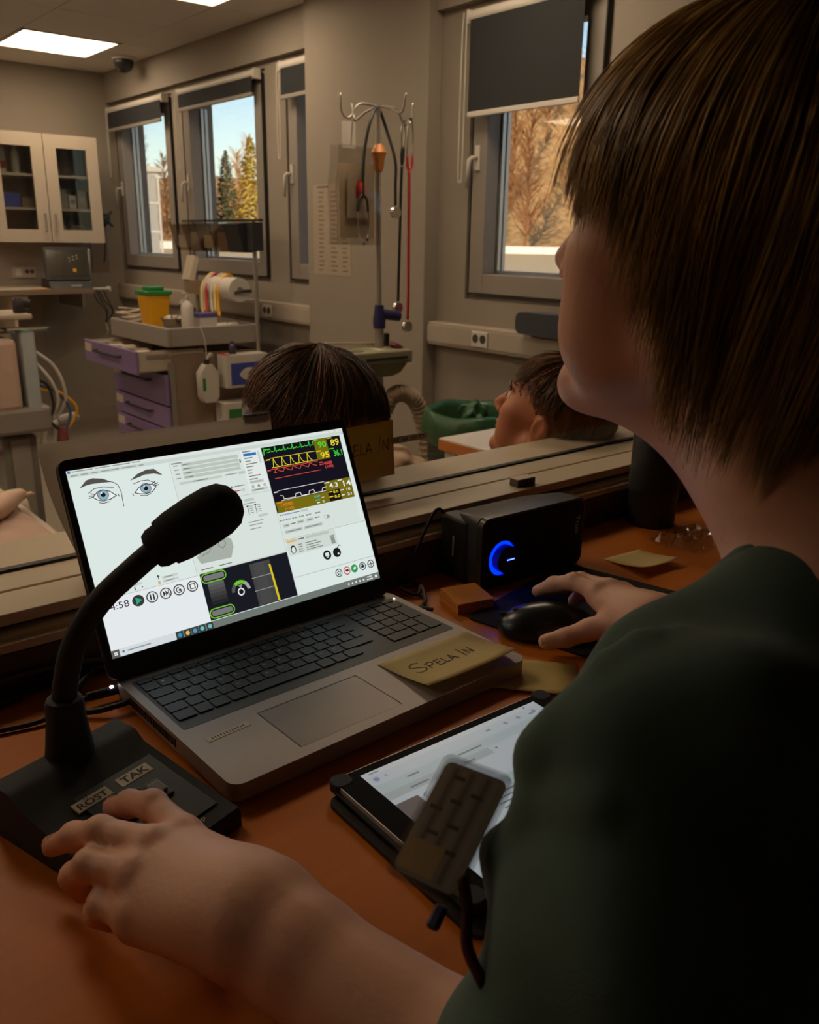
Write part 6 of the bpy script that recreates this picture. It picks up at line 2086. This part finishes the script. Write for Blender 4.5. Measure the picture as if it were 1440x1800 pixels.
def hair_strands(C0, R, s, n, kpts, endz, seed, rad=(0.086, 0.106, 0.096), cen=(0, -0.010, 0.038), root=(3, 72), off=(0.0, 0.012), psi=(-180, 180), flick=0.010, tuck=0.22, clump=10, part=0.0, wave=0.004):
    """strands run from the crown down the head over an ellipsoid, then hang; endz(psi) gives the tip height"""
    g = np.random.default_rng(seed)
    S = np.zeros((n, kpts, 3), np.float32)
    rx, ry, rz = rad
    ncl = max(1, n // clump)
    cl_psi = g.uniform(psi[0], psi[1], ncl)
    cl_ph = g.uniform(root[0], root[1], ncl)
    cl_len = g.uniform(-0.014, 0.012, ncl)
    cl_off = g.uniform(off[0], off[1], ncl)
    cl_wv = g.uniform(0, 6.28, ncl)
    for i in range(n):
        c = i % ncl
        ps = math.radians(cl_psi[c] + g.normal(0, 2.6))
        p0 = math.radians(max(1.0, cl_ph[c] + g.normal(0, 4)))
        ze = endz(math.degrees(ps)) + cl_len[c] + g.normal(0, 0.004)
        of = cl_off[c] + g.normal(0, 0.0012)
        tw = part * (1 if g.random() > 0.5 else 0.6)
        t = np.linspace(0, 1, kpts)
        z0 = math.cos(p0) * rz
        z = z0 + (ze - cen[2] - z0) * (0.25 * t + 0.75 * t ** 1.25)
        ph = np.arccos(np.clip(z / rz, -1, 1))
        sn = np.where(z > 0, np.sin(ph), 1.0)
        below = np.clip(-z / 0.16, 0, 1.5)
        sn = sn * (1 - tuck * below ** 1.3) + flick * 10 * np.clip(t - 0.82, 0, 1) ** 1.5
        a = ps + tw * t + wave * 6 * np.sin(t * 5 + cl_wv[c]) * t
        grow = 1 + (of * (0.35 + 0.65 * t)) / 0.09
        S[i, :, 0] = cen[0] + rx * sn * np.sin(a) * grow
        S[i, :, 1] = cen[1] + ry * sn * np.cos(a) * grow
        S[i, :, 2] = cen[2] + z + np.where(z > 0, of * (0.35 + 0.65 * t) * np.cos(ph), 0)
    W = (S * s) @ R.T + np.asarray(C0, np.float32)
    HAIR_TONE.append(g.normal(0, 0.16, ncl)[np.arange(n) % ncl])
    return W


# ---- woman in the foreground
SKIN_W = mat_skin('skin', srgb(224, 172, 146))
HAIR_W = mat_hair('dark blond hair', srgb(122, 90, 48), srgb(224, 186, 112))
SCRUB = mat('green scrub cotton', srgb(70, 92, 84), 0.9, var=0.10, scale=50, bump=0.25, bscale=900, sheen=0.1)
RW = frame(-10, 9)
SW = 0.98
NOSE = np.array([0.455, 0.396, 1.156])
CW = NOSE - RW @ (np.array([0, 0.122, -0.022]) * SW)
wt = thing('person', 'person seen from behind in a dark green scrub top, one hand on the microphone', 'person', (0.50, 0.02, 0.45))
PW = head_prims(CW, RW, SW, cheek=0.98)
nb = Vector((0.478, 0.190, 1.000))
hb = L2W(CW, RW, SW, (0, -0.030, -0.055))
cones(PW, [(hb, 0.052), (hb.lerp(nb, 0.6), 0.052), (nb, 0.062)], 0.03)
cones(PW, [(L2W(CW, RW, SW, (0, 0.045, -0.085)), 0.022), (hb.lerp(nb, 0.7) + Vector((0, 0.03, 0.0)), 0.03)], 0.03)
SL_, EL_, WL_ = Vector((0.336, 0.199, 0.925)), Vector((0.250, 0.150, 0.760)), Vector((0.193, 0.382, 0.786))
SR_, ER_, WR_ = Vector((0.640, 0.180, 0.935)), Vector((0.800, 0.310, 0.780)), Vector((0.757, 0.500, 0.772))
chest = Vector((0.495, 0.110, 0.845))
TORSO = []
TORSO.append(('+', 0.03, lambda p: sd_ell(p, tuple(chest), (0.150, 0.105, 0.150))))
cones(TORSO, [(SL_ + Vector((0.03, 0, 0)), 0.050), (nb + Vector((0, -0.02, -0.03)), 0.060), (SR_ - Vector((0.03, 0, 0)), 0.050)], 0.04)
TORSO.append(('+', 0.06, lambda p: sd_ell(p, (0.50, 0.035, 0.66), (0.140, 0.105, 0.17))))
TORSO.append(('+', 0.06, lambda p: sd_ell(p, (0.50, 0.00, 0.52), (0.165, 0.13, 0.12))))
for op, k, fn in TORSO:
    PW.append((op, k, (lambda p, fn=fn: fn(p) + 0.010)))
cones(PW, [(SL_, 0.050), (SL_.lerp(EL_, 0.5), 0.044), (EL_, 0.038)], 0.03)
cones(PW, [(EL_, 0.038), (EL_.lerp(WL_, 0.3), 0.041), (EL_.lerp(WL_, 0.8), 0.031), (WL_, 0.0285)], 0.015)
cones(PW, [(SR_, 0.050), (ER_, 0.038), (ER_.lerp(WR_, 0.35), 0.038), (WR_, 0.026)], 0.02)


def hand(P, wrist, mcps, fingers, thumb, r=0.0096, backn=(0, 0, 1)):
    """palm as fused bones from wrist to knuckles, each finger its own tapering chain"""
    w = Vector(wrist)
    bn = Vector(backn)
    ax = (Vector(mcps[1]) - w).normalized()
    side = ax.cross(bn).normalized()
    for k, m in enumerate(mcps):
        m = Vector(m)
        o = side * (-0.012 + 0.008 * k) * (1 if (Vector(mcps[-1]) - Vector(mcps[0])).dot(side) > 0 else -1)
        P.append(('+', 0.022, lambda p, a=w + o - ax * 0.012, b=m - bn * 0.006: sd_cone(p, tuple(a), tuple(b), 0.0225, 0.0130)))
    for m in mcps:
        m = Vector(m)
        P.append(('+', 0.008, lambda p, m=m: sd_ell(p, tuple(m + bn * 0.0005), (0.0108, 0.0108, 0.0105))))
    for m, ch in zip(mcps, fingers):
        pts = [Vector(m)] + [Vector(c) for c in ch]
        n = len(pts)
        rs = [r * 1.18, r * 1.04, r * 0.94, r * 0.80][:n] if n == 4 else [r * 1.15, r * 1.0, r * 0.82]
        for i in range(n - 1):
            P.append(('+', 0.0045, lambda p, a=pts[i], b=pts[i + 1], ra=rs[i], rb=rs[i + 1]: sd_cone(p, tuple(a), tuple(b), ra, rb)))
            if 0 < i:
                P.append(('+', 0.004, lambda p, a=pts[i], q=rs[i] * 1.06: sd_ell(p, tuple(a), (q, q, q))))
    tp = [Vector(c) for c in thumb]
    rs = [0.0165, 0.0125, 0.0108, 0.0088]
    for i in range(len(tp) - 1):
        P.append(('+', 0.010 if i == 0 else 0.005, lambda p, a=tp[i], b=tp[i + 1], ra=rs[i], rb=rs[i + 1]: sd_cone(p, tuple(a), tuple(b), ra, rb)))


hand(PW, WL_, [(0.196, 0.464, 0.786), (0.173, 0.462, 0.790), (0.156, 0.450, 0.784), (0.148, 0.432, 0.770)],
     [[(0.192, 0.506, 0.786), (0.186, 0.534, 0.774), (0.181, 0.556, 0.7605)], [(0.154, 0.503, 0.784), (0.144, 0.528, 0.770), (0.134, 0.547, 0.755)],
      [(0.140, 0.486, 0.776), (0.135, 0.505, 0.757), (0.139, 0.505, 0.742)], [(0.139, 0.462, 0.762), (0.139, 0.474, 0.748), (0.146, 0.470, 0.739)]],
     [(0.205, 0.410, 0.768), (0.216, 0.445, 0.756), (0.211, 0.475, 0.748), (0.203, 0.498, 0.748)])
hand(PW, WR_, [(0.757, 0.566, 0.782), (0.776, 0.563, 0.782), (0.792, 0.556, 0.776), (0.804, 0.544, 0.766)],
     [[(0.758, 0.602, 0.783), (0.754, 0.628, 0.772), (0.748, 0.648, 0.758)], [(0.775, 0.605, 0.779), (0.770, 0.628, 0.767), (0.763, 0.645, 0.756)],
      [(0.795, 0.594, 0.770), (0.792, 0.614, 0.756), (0.788, 0.624, 0.743)], [(0.812, 0.576, 0.757), (0.812, 0.594, 0.745), (0.808, 0.602, 0.736)]],
     [(0.742, 0.520, 0.764), (0.722, 0.546, 0.752), (0.701, 0.562, 0.742), (0.684, 0.576, 0.737)], r=0.0096)
V, F = surface(PW, (0.08, -0.15, 0.40), (0.90, 0.70, 1.30), 0.0032)
body = np_mesh('body', V - np.array(wt.location), F, SKIN_W, wt)

# scrub top: torso and short sleeves, with folds
TOP = list(TORSO)
sl_end = SL_.lerp(EL_, 0.98)
cones(TOP, [(SL_, 0.056), (SL_.lerp(EL_, 0.45), 0.064), (sl_end + Vector((-0.012, 0.012, 0.004)), 0.070)], 0.03)
cones(TOP, [(SR_, 0.056), (SR_.lerp(ER_, 0.75), 0.066)], 0.03)
axl = (EL_ - SL_).normalized()


def onto_top(p):
    """move a point along the gradient onto the cloth surface, a little inside"""
    p = np.array([p], np.float32)
    for _ in range(6):
        d = sdf_eval(TOP, p)
        g = np.array([[(sdf_eval(TOP, p + e) - d)[0] / 1e-3 for e in np.eye(3, dtype=np.float32) * 1e-3]], np.float32)
        g /= max(1e-6, float(np.linalg.norm(g)))
        p = p - g * (d[0] + 0.001)
    return Vector(p[0].tolist())


for crease in ([(0.299, 0.241, 0.964), (0.316, 0.229, 0.971), (0.332, 0.219, 0.978), (0.347, 0.210, 0.986)], [(0.270, 0.240, 0.902), (0.284, 0.233, 0.916), (0.298, 0.224, 0.923), (0.313, 0.218, 0.935)],
               [(0.262, 0.235, 0.86), (0.275, 0.222, 0.875), (0.292, 0.205, 0.89), (0.315, 0.19, 0.90)]):
    pts_ = [onto_top(q) for q in crease]
    cones(TOP, [(q, 0.0055 if 0 < i < len(pts_) - 1 else 0.003) for i, q in enumerate(pts_)], 0.010)


def scrub(p, d):
    d = d - 0.006
    x, y, z = p[:, 0], p[:, 1], p[:, 2]
    # folds radiating from the armpit and shoulder
    ang = np.arctan2(z - 0.86, (x - 0.42) + (y - 0.16))
    rr = np.sqrt((x - 0.40) ** 2 + (y - 0.16) ** 2 + (z - 0.86) ** 2)
    d = d + 0.0075 * np.sin(ang * 7 + 16 * rr) * np.exp(-((rr - 0.10) / 0.075) ** 2) + 0.0045 * np.sin(30 * x + 40 * z + 3 * np.sin(22 * y)) + 0.0015 * np.sin(90 * z + 30 * x)
    # neck opening
    hole = sd_cone(p, tuple(hb), tuple(nb + Vector((0, 0.035, -0.035))), 0.056, 0.060)
    d = smax(d, -hole, 0.006)
    # sleeve hem of the left arm, hem of the right
    dl = (p - np.array(sl_end, np.float32)) @ np.array(axl, np.float32)
    dl = np.where(((p - np.array(EL_, np.float32)) ** 2).sum(1) < 0.16 ** 2, dl, -1)
    d = smax(d, np.where(x < 0.36, dl, -1.0).astype(np.float32), 0.004)
    ar = (ER_ - SR_).normalized()
    dr = (p - np.array(SR_.lerp(ER_, 0.72), np.float32)) @ np.array(ar, np.float32)
    d = smax(d, np.where((x > 0.66) & (z > 0.7), dr, -1.0).astype(np.float32), 0.004)
    d = smax(d, (0.47 - z), 0.004)
    return d.astype(np.float32)


V, F = surface(TOP, (0.10, -0.17, 0.40), (0.92, 0.40, 1.10), 0.0045, post=scrub, amp=0.02)
np_mesh('scrub_top', V - np.array(wt.location), F, SCRUB, wt)
# ribbed band round the neck opening


def band(p):
    d = sdf_eval(TOP, p) - 0.006
    hole = sd_cone(p, tuple(hb), tuple(nb + Vector((0, 0.035, -0.035))), 0.056, 0.060)
    return smax(np.abs(hole - 0.001) - 0.0065, np.abs(d) - 0.0055, 0.004).astype(np.float32)


V, F = surface(band, (0.36, 0.06, 0.86), (0.60, 0.34, 1.12), 0.0032)
np_mesh('collar', V - np.array(wt.location), F, SCRUB, wt)
# trousers
TR = [('+', 0.05, lambda p: sd_ell(p, (0.50, 0.00, 0.50), (0.165, 0.125, 0.10)))]
for sg in (-1, 1):
    hp_, kn_, an_ = Vector((0.50 + sg * 0.085, 0.02, 0.478)), Vector((0.50 + sg * 0.12, 0.38, 0.50)), Vector((0.50 + sg * 0.12, 0.36, 0.05))
    cones(TR, [(hp_, 0.082), (kn_, 0.062)], 0.04)
    cones(TR, [(kn_, 0.060), (an_, 0.050)], 0.03)
V, F = surface(TR, (0.25, -0.20, 0.0), (0.76, 0.50, 0.66), 0.010)
np_mesh('trousers', V - np.array(wt.location), F, SCRUB, wt)
for sg in (-1, 1):
    V, F = surface(lambda p: np.maximum(sd_ell(p, (0.50 + sg * 0.12, 0.41, 0.02), (0.05, 0.125, 0.06)), -p[:, 2] + 0.002), (0.40 + sg * 0.12 - 0.0, 0.25, -0.03), (0.60 + sg * 0.12, 0.56, 0.12), 0.007)
    np_mesh('shoe', V - np.array(wt.location), F, M_rub, wt)
# hair


def endz_w(ps):
    a = abs((ps + 180) % 360 - 180)
    if a < 40:
        return 0.036 - 0.0004 * a
    if a < 72:
        return 0.020 - (a - 40) / 32 * 0.030
    if a < 90:
        return -0.010 - (a - 72) / 18 * 0.072
    return -0.082 - 0.028 * min(1, (a - 90) / 60)


def hair_cap(p):
    q = ((p - CW.astype(np.float32)) @ RW) / SW
    d = sd_ell(q, (0, -0.014, 0.040), (0.083, 0.100, 0.092))
    d = smin(d, sd_cone(q, (0, -0.050, 0.0), (0, -0.050, -0.070), 0.066, 0.048), 0.03)
    d = smin(d, np.minimum(sd_cone(q, (-0.062, -0.018, 0.02), (-0.060, -0.024, -0.055), 0.026, 0.018), sd_cone(q, (0.062, -0.018, 0.02), (0.060, -0.024, -0.055), 0.026, 0.018)), 0.02)
    # open the face
    face = sd_ell(q, (0, 0.100, -0.045), (0.092, 0.092, 0.100))
    d = smax(d, -face, 0.008)
    ps_ = np.arctan2(q[:, 0], q[:, 1])
    d = d + 0.0022 * np.sin(ps_ * 38 + 6 * np.sin(q[:, 2] * 40)) + 0.0012 * np.sin(ps_ * 91)
    return (d * SW).astype(np.float32)


V, F = surface(hair_cap, CW - 0.18, CW + 0.18, 0.0035)
np_mesh('hair', V - np.array(wt.location), F, HAIR_W, wt)
S1 = hair_strands(CW, RW, SW, 5200, 16, endz_w, 1, rad=(0.086, 0.104, 0.094), cen=(0, -0.013, 0.040), root=(2, 60), off=(0.0, 0.020), clump=26, wave=0.008, flick=0.014)
S2 = hair_strands(CW, RW, SW, 900, 16, endz_w, 2, rad=(0.088, 0.107, 0.096), cen=(0, -0.013, 0.040), root=(2, 40), off=(0.008, 0.024), clump=3, wave=0.010, flick=0.018)
Sx = np.concatenate([S1, S2]) - np.array(wt.location, np.float32)
ribbons('hair_locks', Sx, np.concatenate([np.full(len(S1), 0.00105), np.full(len(S2), 0.0006)]), HAIR_W, wt, tones=np.concatenate(HAIR_TONE[-2:]))


def nail(tip, prev, up, w, l):
    t_, p_ = Vector(tip), Vector(prev)
    d_ = (t_ - p_).normalized()
    n_ = (Vector(up) - d_ * Vector(up).dot(d_)).normalized()
    s_ = d_.cross(n_)
    M = Matrix((s_, d_, n_)).transposed().to_4x4()
    M.translation = t_ - Vector(wt.location)
    vs = []
    for i in range(6):
        for j in range(5):
            x_ = (j / 4 - 0.5) * 2
            vs.append((x_ * w, (i / 5 - 0.35) * l, 0.0088 * math.sqrt(max(0, 1 - (0.75 * x_) ** 2)) - 0.0008 + 0.0004))
    fs = [(i * 5 + j, i * 5 + j + 1, i * 5 + j + 6, i * 5 + j + 5) for i in range(5) for j in range(4)]
    MB().add(vs, fs).xform(M).build('nail', mat('nail', srgb(206, 150, 128), 0.25), wt, smooth=True)


nail((0.687, 0.5735, 0.737), (0.701, 0.562, 0.742), (-0.35, -0.2, 1), 0.0058, 0.013)
nail((0.183, 0.552, 0.763), (0.186, 0.534, 0.774), (0, 0.4, 1), 0.0052, 0.011)
nail((0.136, 0.543, 0.758), (0.144, 0.528, 0.770), (-0.2, 0.4, 1), 0.0052, 0.011)

face_parts(wt, CW, RW, SW, Vector(wt.location), HAIR_W, 'blue')
# ---- two men beyond the glass
SKIN_M = mat_skin('ruddy skin', srgb(206, 138, 104))


def seated(label, C0, yaw, pitch, hairm, shirt, seed, endz, psi, root, off, n, s=1.02, torso_yaw=None, flow=0.0, wave=0.012):
    R = frame(yaw, pitch)
    C0 = np.asarray(C0, np.float32)
    base = Vector((C0[0], C0[1], ZF))
    t = thing('person', label, 'person', base)
    P = head_prims(C0, R, s, nose=1.1, jaw=1.06)
    nk = Vector(C0) + Vector((0, 0.05, -0.185))
    h_ = L2W(C0, R, s, (0, -0.028, -0.05))
    cones(P, [(h_, 0.056), (nk, 0.062)], 0.03)
    ty = math.radians(yaw if torso_yaw is None else torso_yaw)
    rt = Vector((math.cos(ty), -math.sin(ty), 0))
    fw = Vector((math.sin(ty), math.cos(ty), 0))
    ch = nk + Vector((0, 0, -0.17)) - fw * 0.02
    T = [('+', 0.05, lambda p: sd_ell(p, tuple(ch), (0.17, 0.17, 0.19)) * 0.9)]
    Rz_ = np.array([[rt.x, fw.x, 0], [rt.y, fw.y, 0], [0, 0, 1]], np.float32)
    T = [('+', 0.05, lambda p: sd_ell(p, tuple(ch), (0.165, 0.105, 0.19), Rz_))]
    sl, sr = nk - rt * 0.17 - Vector((0, 0, 0.07)), nk + rt * 0.17 - Vector((0, 0, 0.07))
    cones(T, [(sl, 0.055), (nk - Vector((0, 0, 0.03)), 0.06), (sr, 0.055)], 0.04)
    T.append(('+', 0.06, lambda p: sd_ell(p, tuple(ch - Vector((0, 0, 0.20))), (0.155, 0.11, 0.18), Rz_)))
    el_l, el_r = sl - rt * 0.03 - Vector((0, 0, 0.26)) + fw * 0.02, sr + rt * 0.03 - Vector((0, 0, 0.26)) + fw * 0.02
    wl_, wr_ = el_l + fw * 0.20 + rt * 0.07 - Vector((0, 0, 0.06)), el_r + fw * 0.20 - rt * 0.07 - Vector((0, 0, 0.06))
    cones(T, [(sl, 0.055), (el_l, 0.046)], 0.03)
    cones(T, [(sr, 0.055), (el_r, 0.046)], 0.03)
    hip = ch - Vector((0, 0, 0.35))
    for sg in (-1, 1):
        kn = hip + rt * sg * 0.11 + fw * 0.34 + Vector((0, 0, 0.02))
        kn.z = max(kn.z, ZF + 0.20)
        T.append(('+', 0.05, lambda p, a=hip + rt * sg * 0.09, b=kn: sd_cone(p, tuple(a), tuple(b), 0.085, 0.062)))
        T.append(('+', 0.04, lambda p, a=kn, b=Vector((kn.x, kn.y, ZF + 0.05)): sd_cone(p, tuple(a), tuple(b), 0.058, 0.045)))
    for op, k, fn in T:
        P.append((op, k, (lambda p, fn=fn: fn(p) + 0.008)))
    for (e, w_) in ((el_l, wl_), (el_r, wr_)):
        cones(P, [(e, 0.040), (w_, 0.028)], 0.02)
        f0 = w_ + fw * 0.08
        hand(P, w_, [f0 + rt * q for q in (-0.03, -0.01, 0.01, 0.03)], [[f0 + rt * q * 1.15 + fw * 0.035, f0 + rt * q * 1.15 + fw * 0.06 - Vector((0, 0, 0.012)), f0 + rt * q * 1.15 + fw * 0.072 - Vector((0, 0, 0.028))] for q in (-0.03, -0.01, 0.01, 0.03)],
             [w_ + rt * 0.02, w_ + rt * 0.045 + fw * 0.03, w_ + rt * 0.05 + fw * 0.055, w_ + rt * 0.045 + fw * 0.075])
    lo = np.array([base.x - 0.42, base.y - 0.45, ZF - 0.02])
    hi = np.array([base.x + 0.42, base.y + 0.62, C0[2] + 0.16])
    V, F = surface(P, lo, hi, 0.0057)
    np_mesh('body', V - np.array(base), F, SKIN_M, t)

    def cloth(p, d):
        d = d - 0.004 + 0.004 * np.sin(p[:, 0] * 40 + p[:, 2] * 31) * np.sin(p[:, 1] * 37)
        d = smax(d, -sd_cone(p, tuple(h_), tuple(nk), 0.062, 0.066), 0.006)
        return d.astype(np.float32)
    V, F = surface(T, lo, hi, 0.009, post=cloth, amp=0.02)
    np_mesh('clothes', V - np.array(base), F, shirt, t)
    rg = []
    for k in range(33):
        a = 2 * PI * k / 32
        rg.append(nk + Vector((0.068 * math.cos(a), 0.068 * math.sin(a), 0.008)) - base)
    MB().tube(rg, 0.009, 8, cap=False).build('collar', shirt, t, smooth=True)

    def cap_(p):
        q = ((p - C0) @ R) / s
        d = sd_ell(q, (0, -0.018, 0.046), (0.079, 0.093, 0.086))
        d = smin(d, sd_ell(q, (0, -0.055, 0.0), (0.066, 0.050, 0.075)), 0.03)
        d = smax(d, -sd_ell(q, (0, 0.11, -0.02), (0.09, 0.085, 0.085)), 0.01)
        d = smax(d, -(np.minimum(sd_ell(q, (-0.085, 0.012, -0.035), (0.03, 0.045, 0.055)), sd_ell(q, (0.085, 0.012, -0.035), (0.03, 0.045, 0.055)))), 0.006)
        ps_ = np.arctan2(q[:, 0], q[:, 1])
        return ((d + 0.0018 * np.sin(ps_ * 44 + 5 * np.sin(q[:, 2] * 60))) * s).astype(np.float32)
    V, F = surface(cap_, C0 - 0.16, C0 + 0.18, 0.0042)
    np_mesh('hair', V - np.array(base), F, hairm, t)
    face_parts(t, C0, R, s, base, hairm, 'brown')
    Sm = hair_strands(C0, R, s, n, 9, endz, seed, rad=(0.081, 0.100, 0.088), cen=(0, -0.016, 0.044), root=root, off=off, psi=psi, clump=5, flick=0.012, tuck=0.35, part=flow, wave=wave)
    ribbons('hair_locks', Sm - np.array(base, np.float32), np.full(len(Sm), 0.0011), hairm, t, tones=HAIR_TONE[-1])
    return t


def endz_m(ps):
    a = abs((ps + 180) % 360 - 180)
    if a < 55:
        return 0.070 + 0.02 * math.cos(a / 9)
    if a < 100:
        return 0.060 - (a - 55) / 45 * 0.035
    return 0.020 - (a - 100) / 80 * 0.115


HAIR_D = mat_hair('dark brown hair', srgb(64, 42, 30), srgb(138, 92, 62))
HAIR_B = mat_hair('brown hair', srgb(66, 42, 26), srgb(136, 90, 56))
seated('dark-haired person seen from behind beyond the glass, above the laptop lid', (0.775, 1.195, 0.857), -12, 4, HAIR_D, mat('navy scrub', srgb(40, 50, 70), 0.9), 3, endz_m, (-180, 180), (2, 95), (0.004, 0.026), 4200, s=1.06, wave=0.03, flow=0.5)
seated('brown-haired person in profile beyond the glass, chin raised, beside the table', (1.335, 1.155, 0.818), -20, 22, HAIR_B, mat('white shirt', srgb(206, 200, 194), 0.9), 4, endz_m, (-180, 180), (2, 95), (0.003, 0.018), 3000, s=1.02, torso_yaw=-35)


def stool(label, x, y, z0, ztop, r=0.17):
    t = thing('stool', label, 'stool', (x, y, z0))
    h = ztop - z0
    MB().lathe([(r - 0.02, h - 0.06), (r, h - 0.05), (r, h - 0.012), (r - 0.015, h)], seg=30).build('seat', M_rub, t, smooth='auto')
    MB().tube([(0, 0, 0.06), (0, 0, h - 0.05)], 0.024, 12).build('column', M_steel, t)
    for k in range(5):
        a = 2 * PI * k / 5 + 0.2
        MB().tube([(0, 0, 0.07), ((r + 0.05) * math.cos(a), (r + 0.05) * math.sin(a), 0.03)], [0.02, 0.028], 8).build('leg', M_blk, t)


stool('low black stool under the dark-haired person', 0.775, 1.245, ZF, 0.857 - 0.185 - 0.17 - 0.35 - 0.095)
stool('low black stool under the person with raised chin', 1.335, 1.205, ZF, 0.818 - 0.185 - 0.17 - 0.35 - 0.095)
stool('black stool under the person in the green scrub top', 0.50, 0.0, 0.0, 0.395, 0.2)
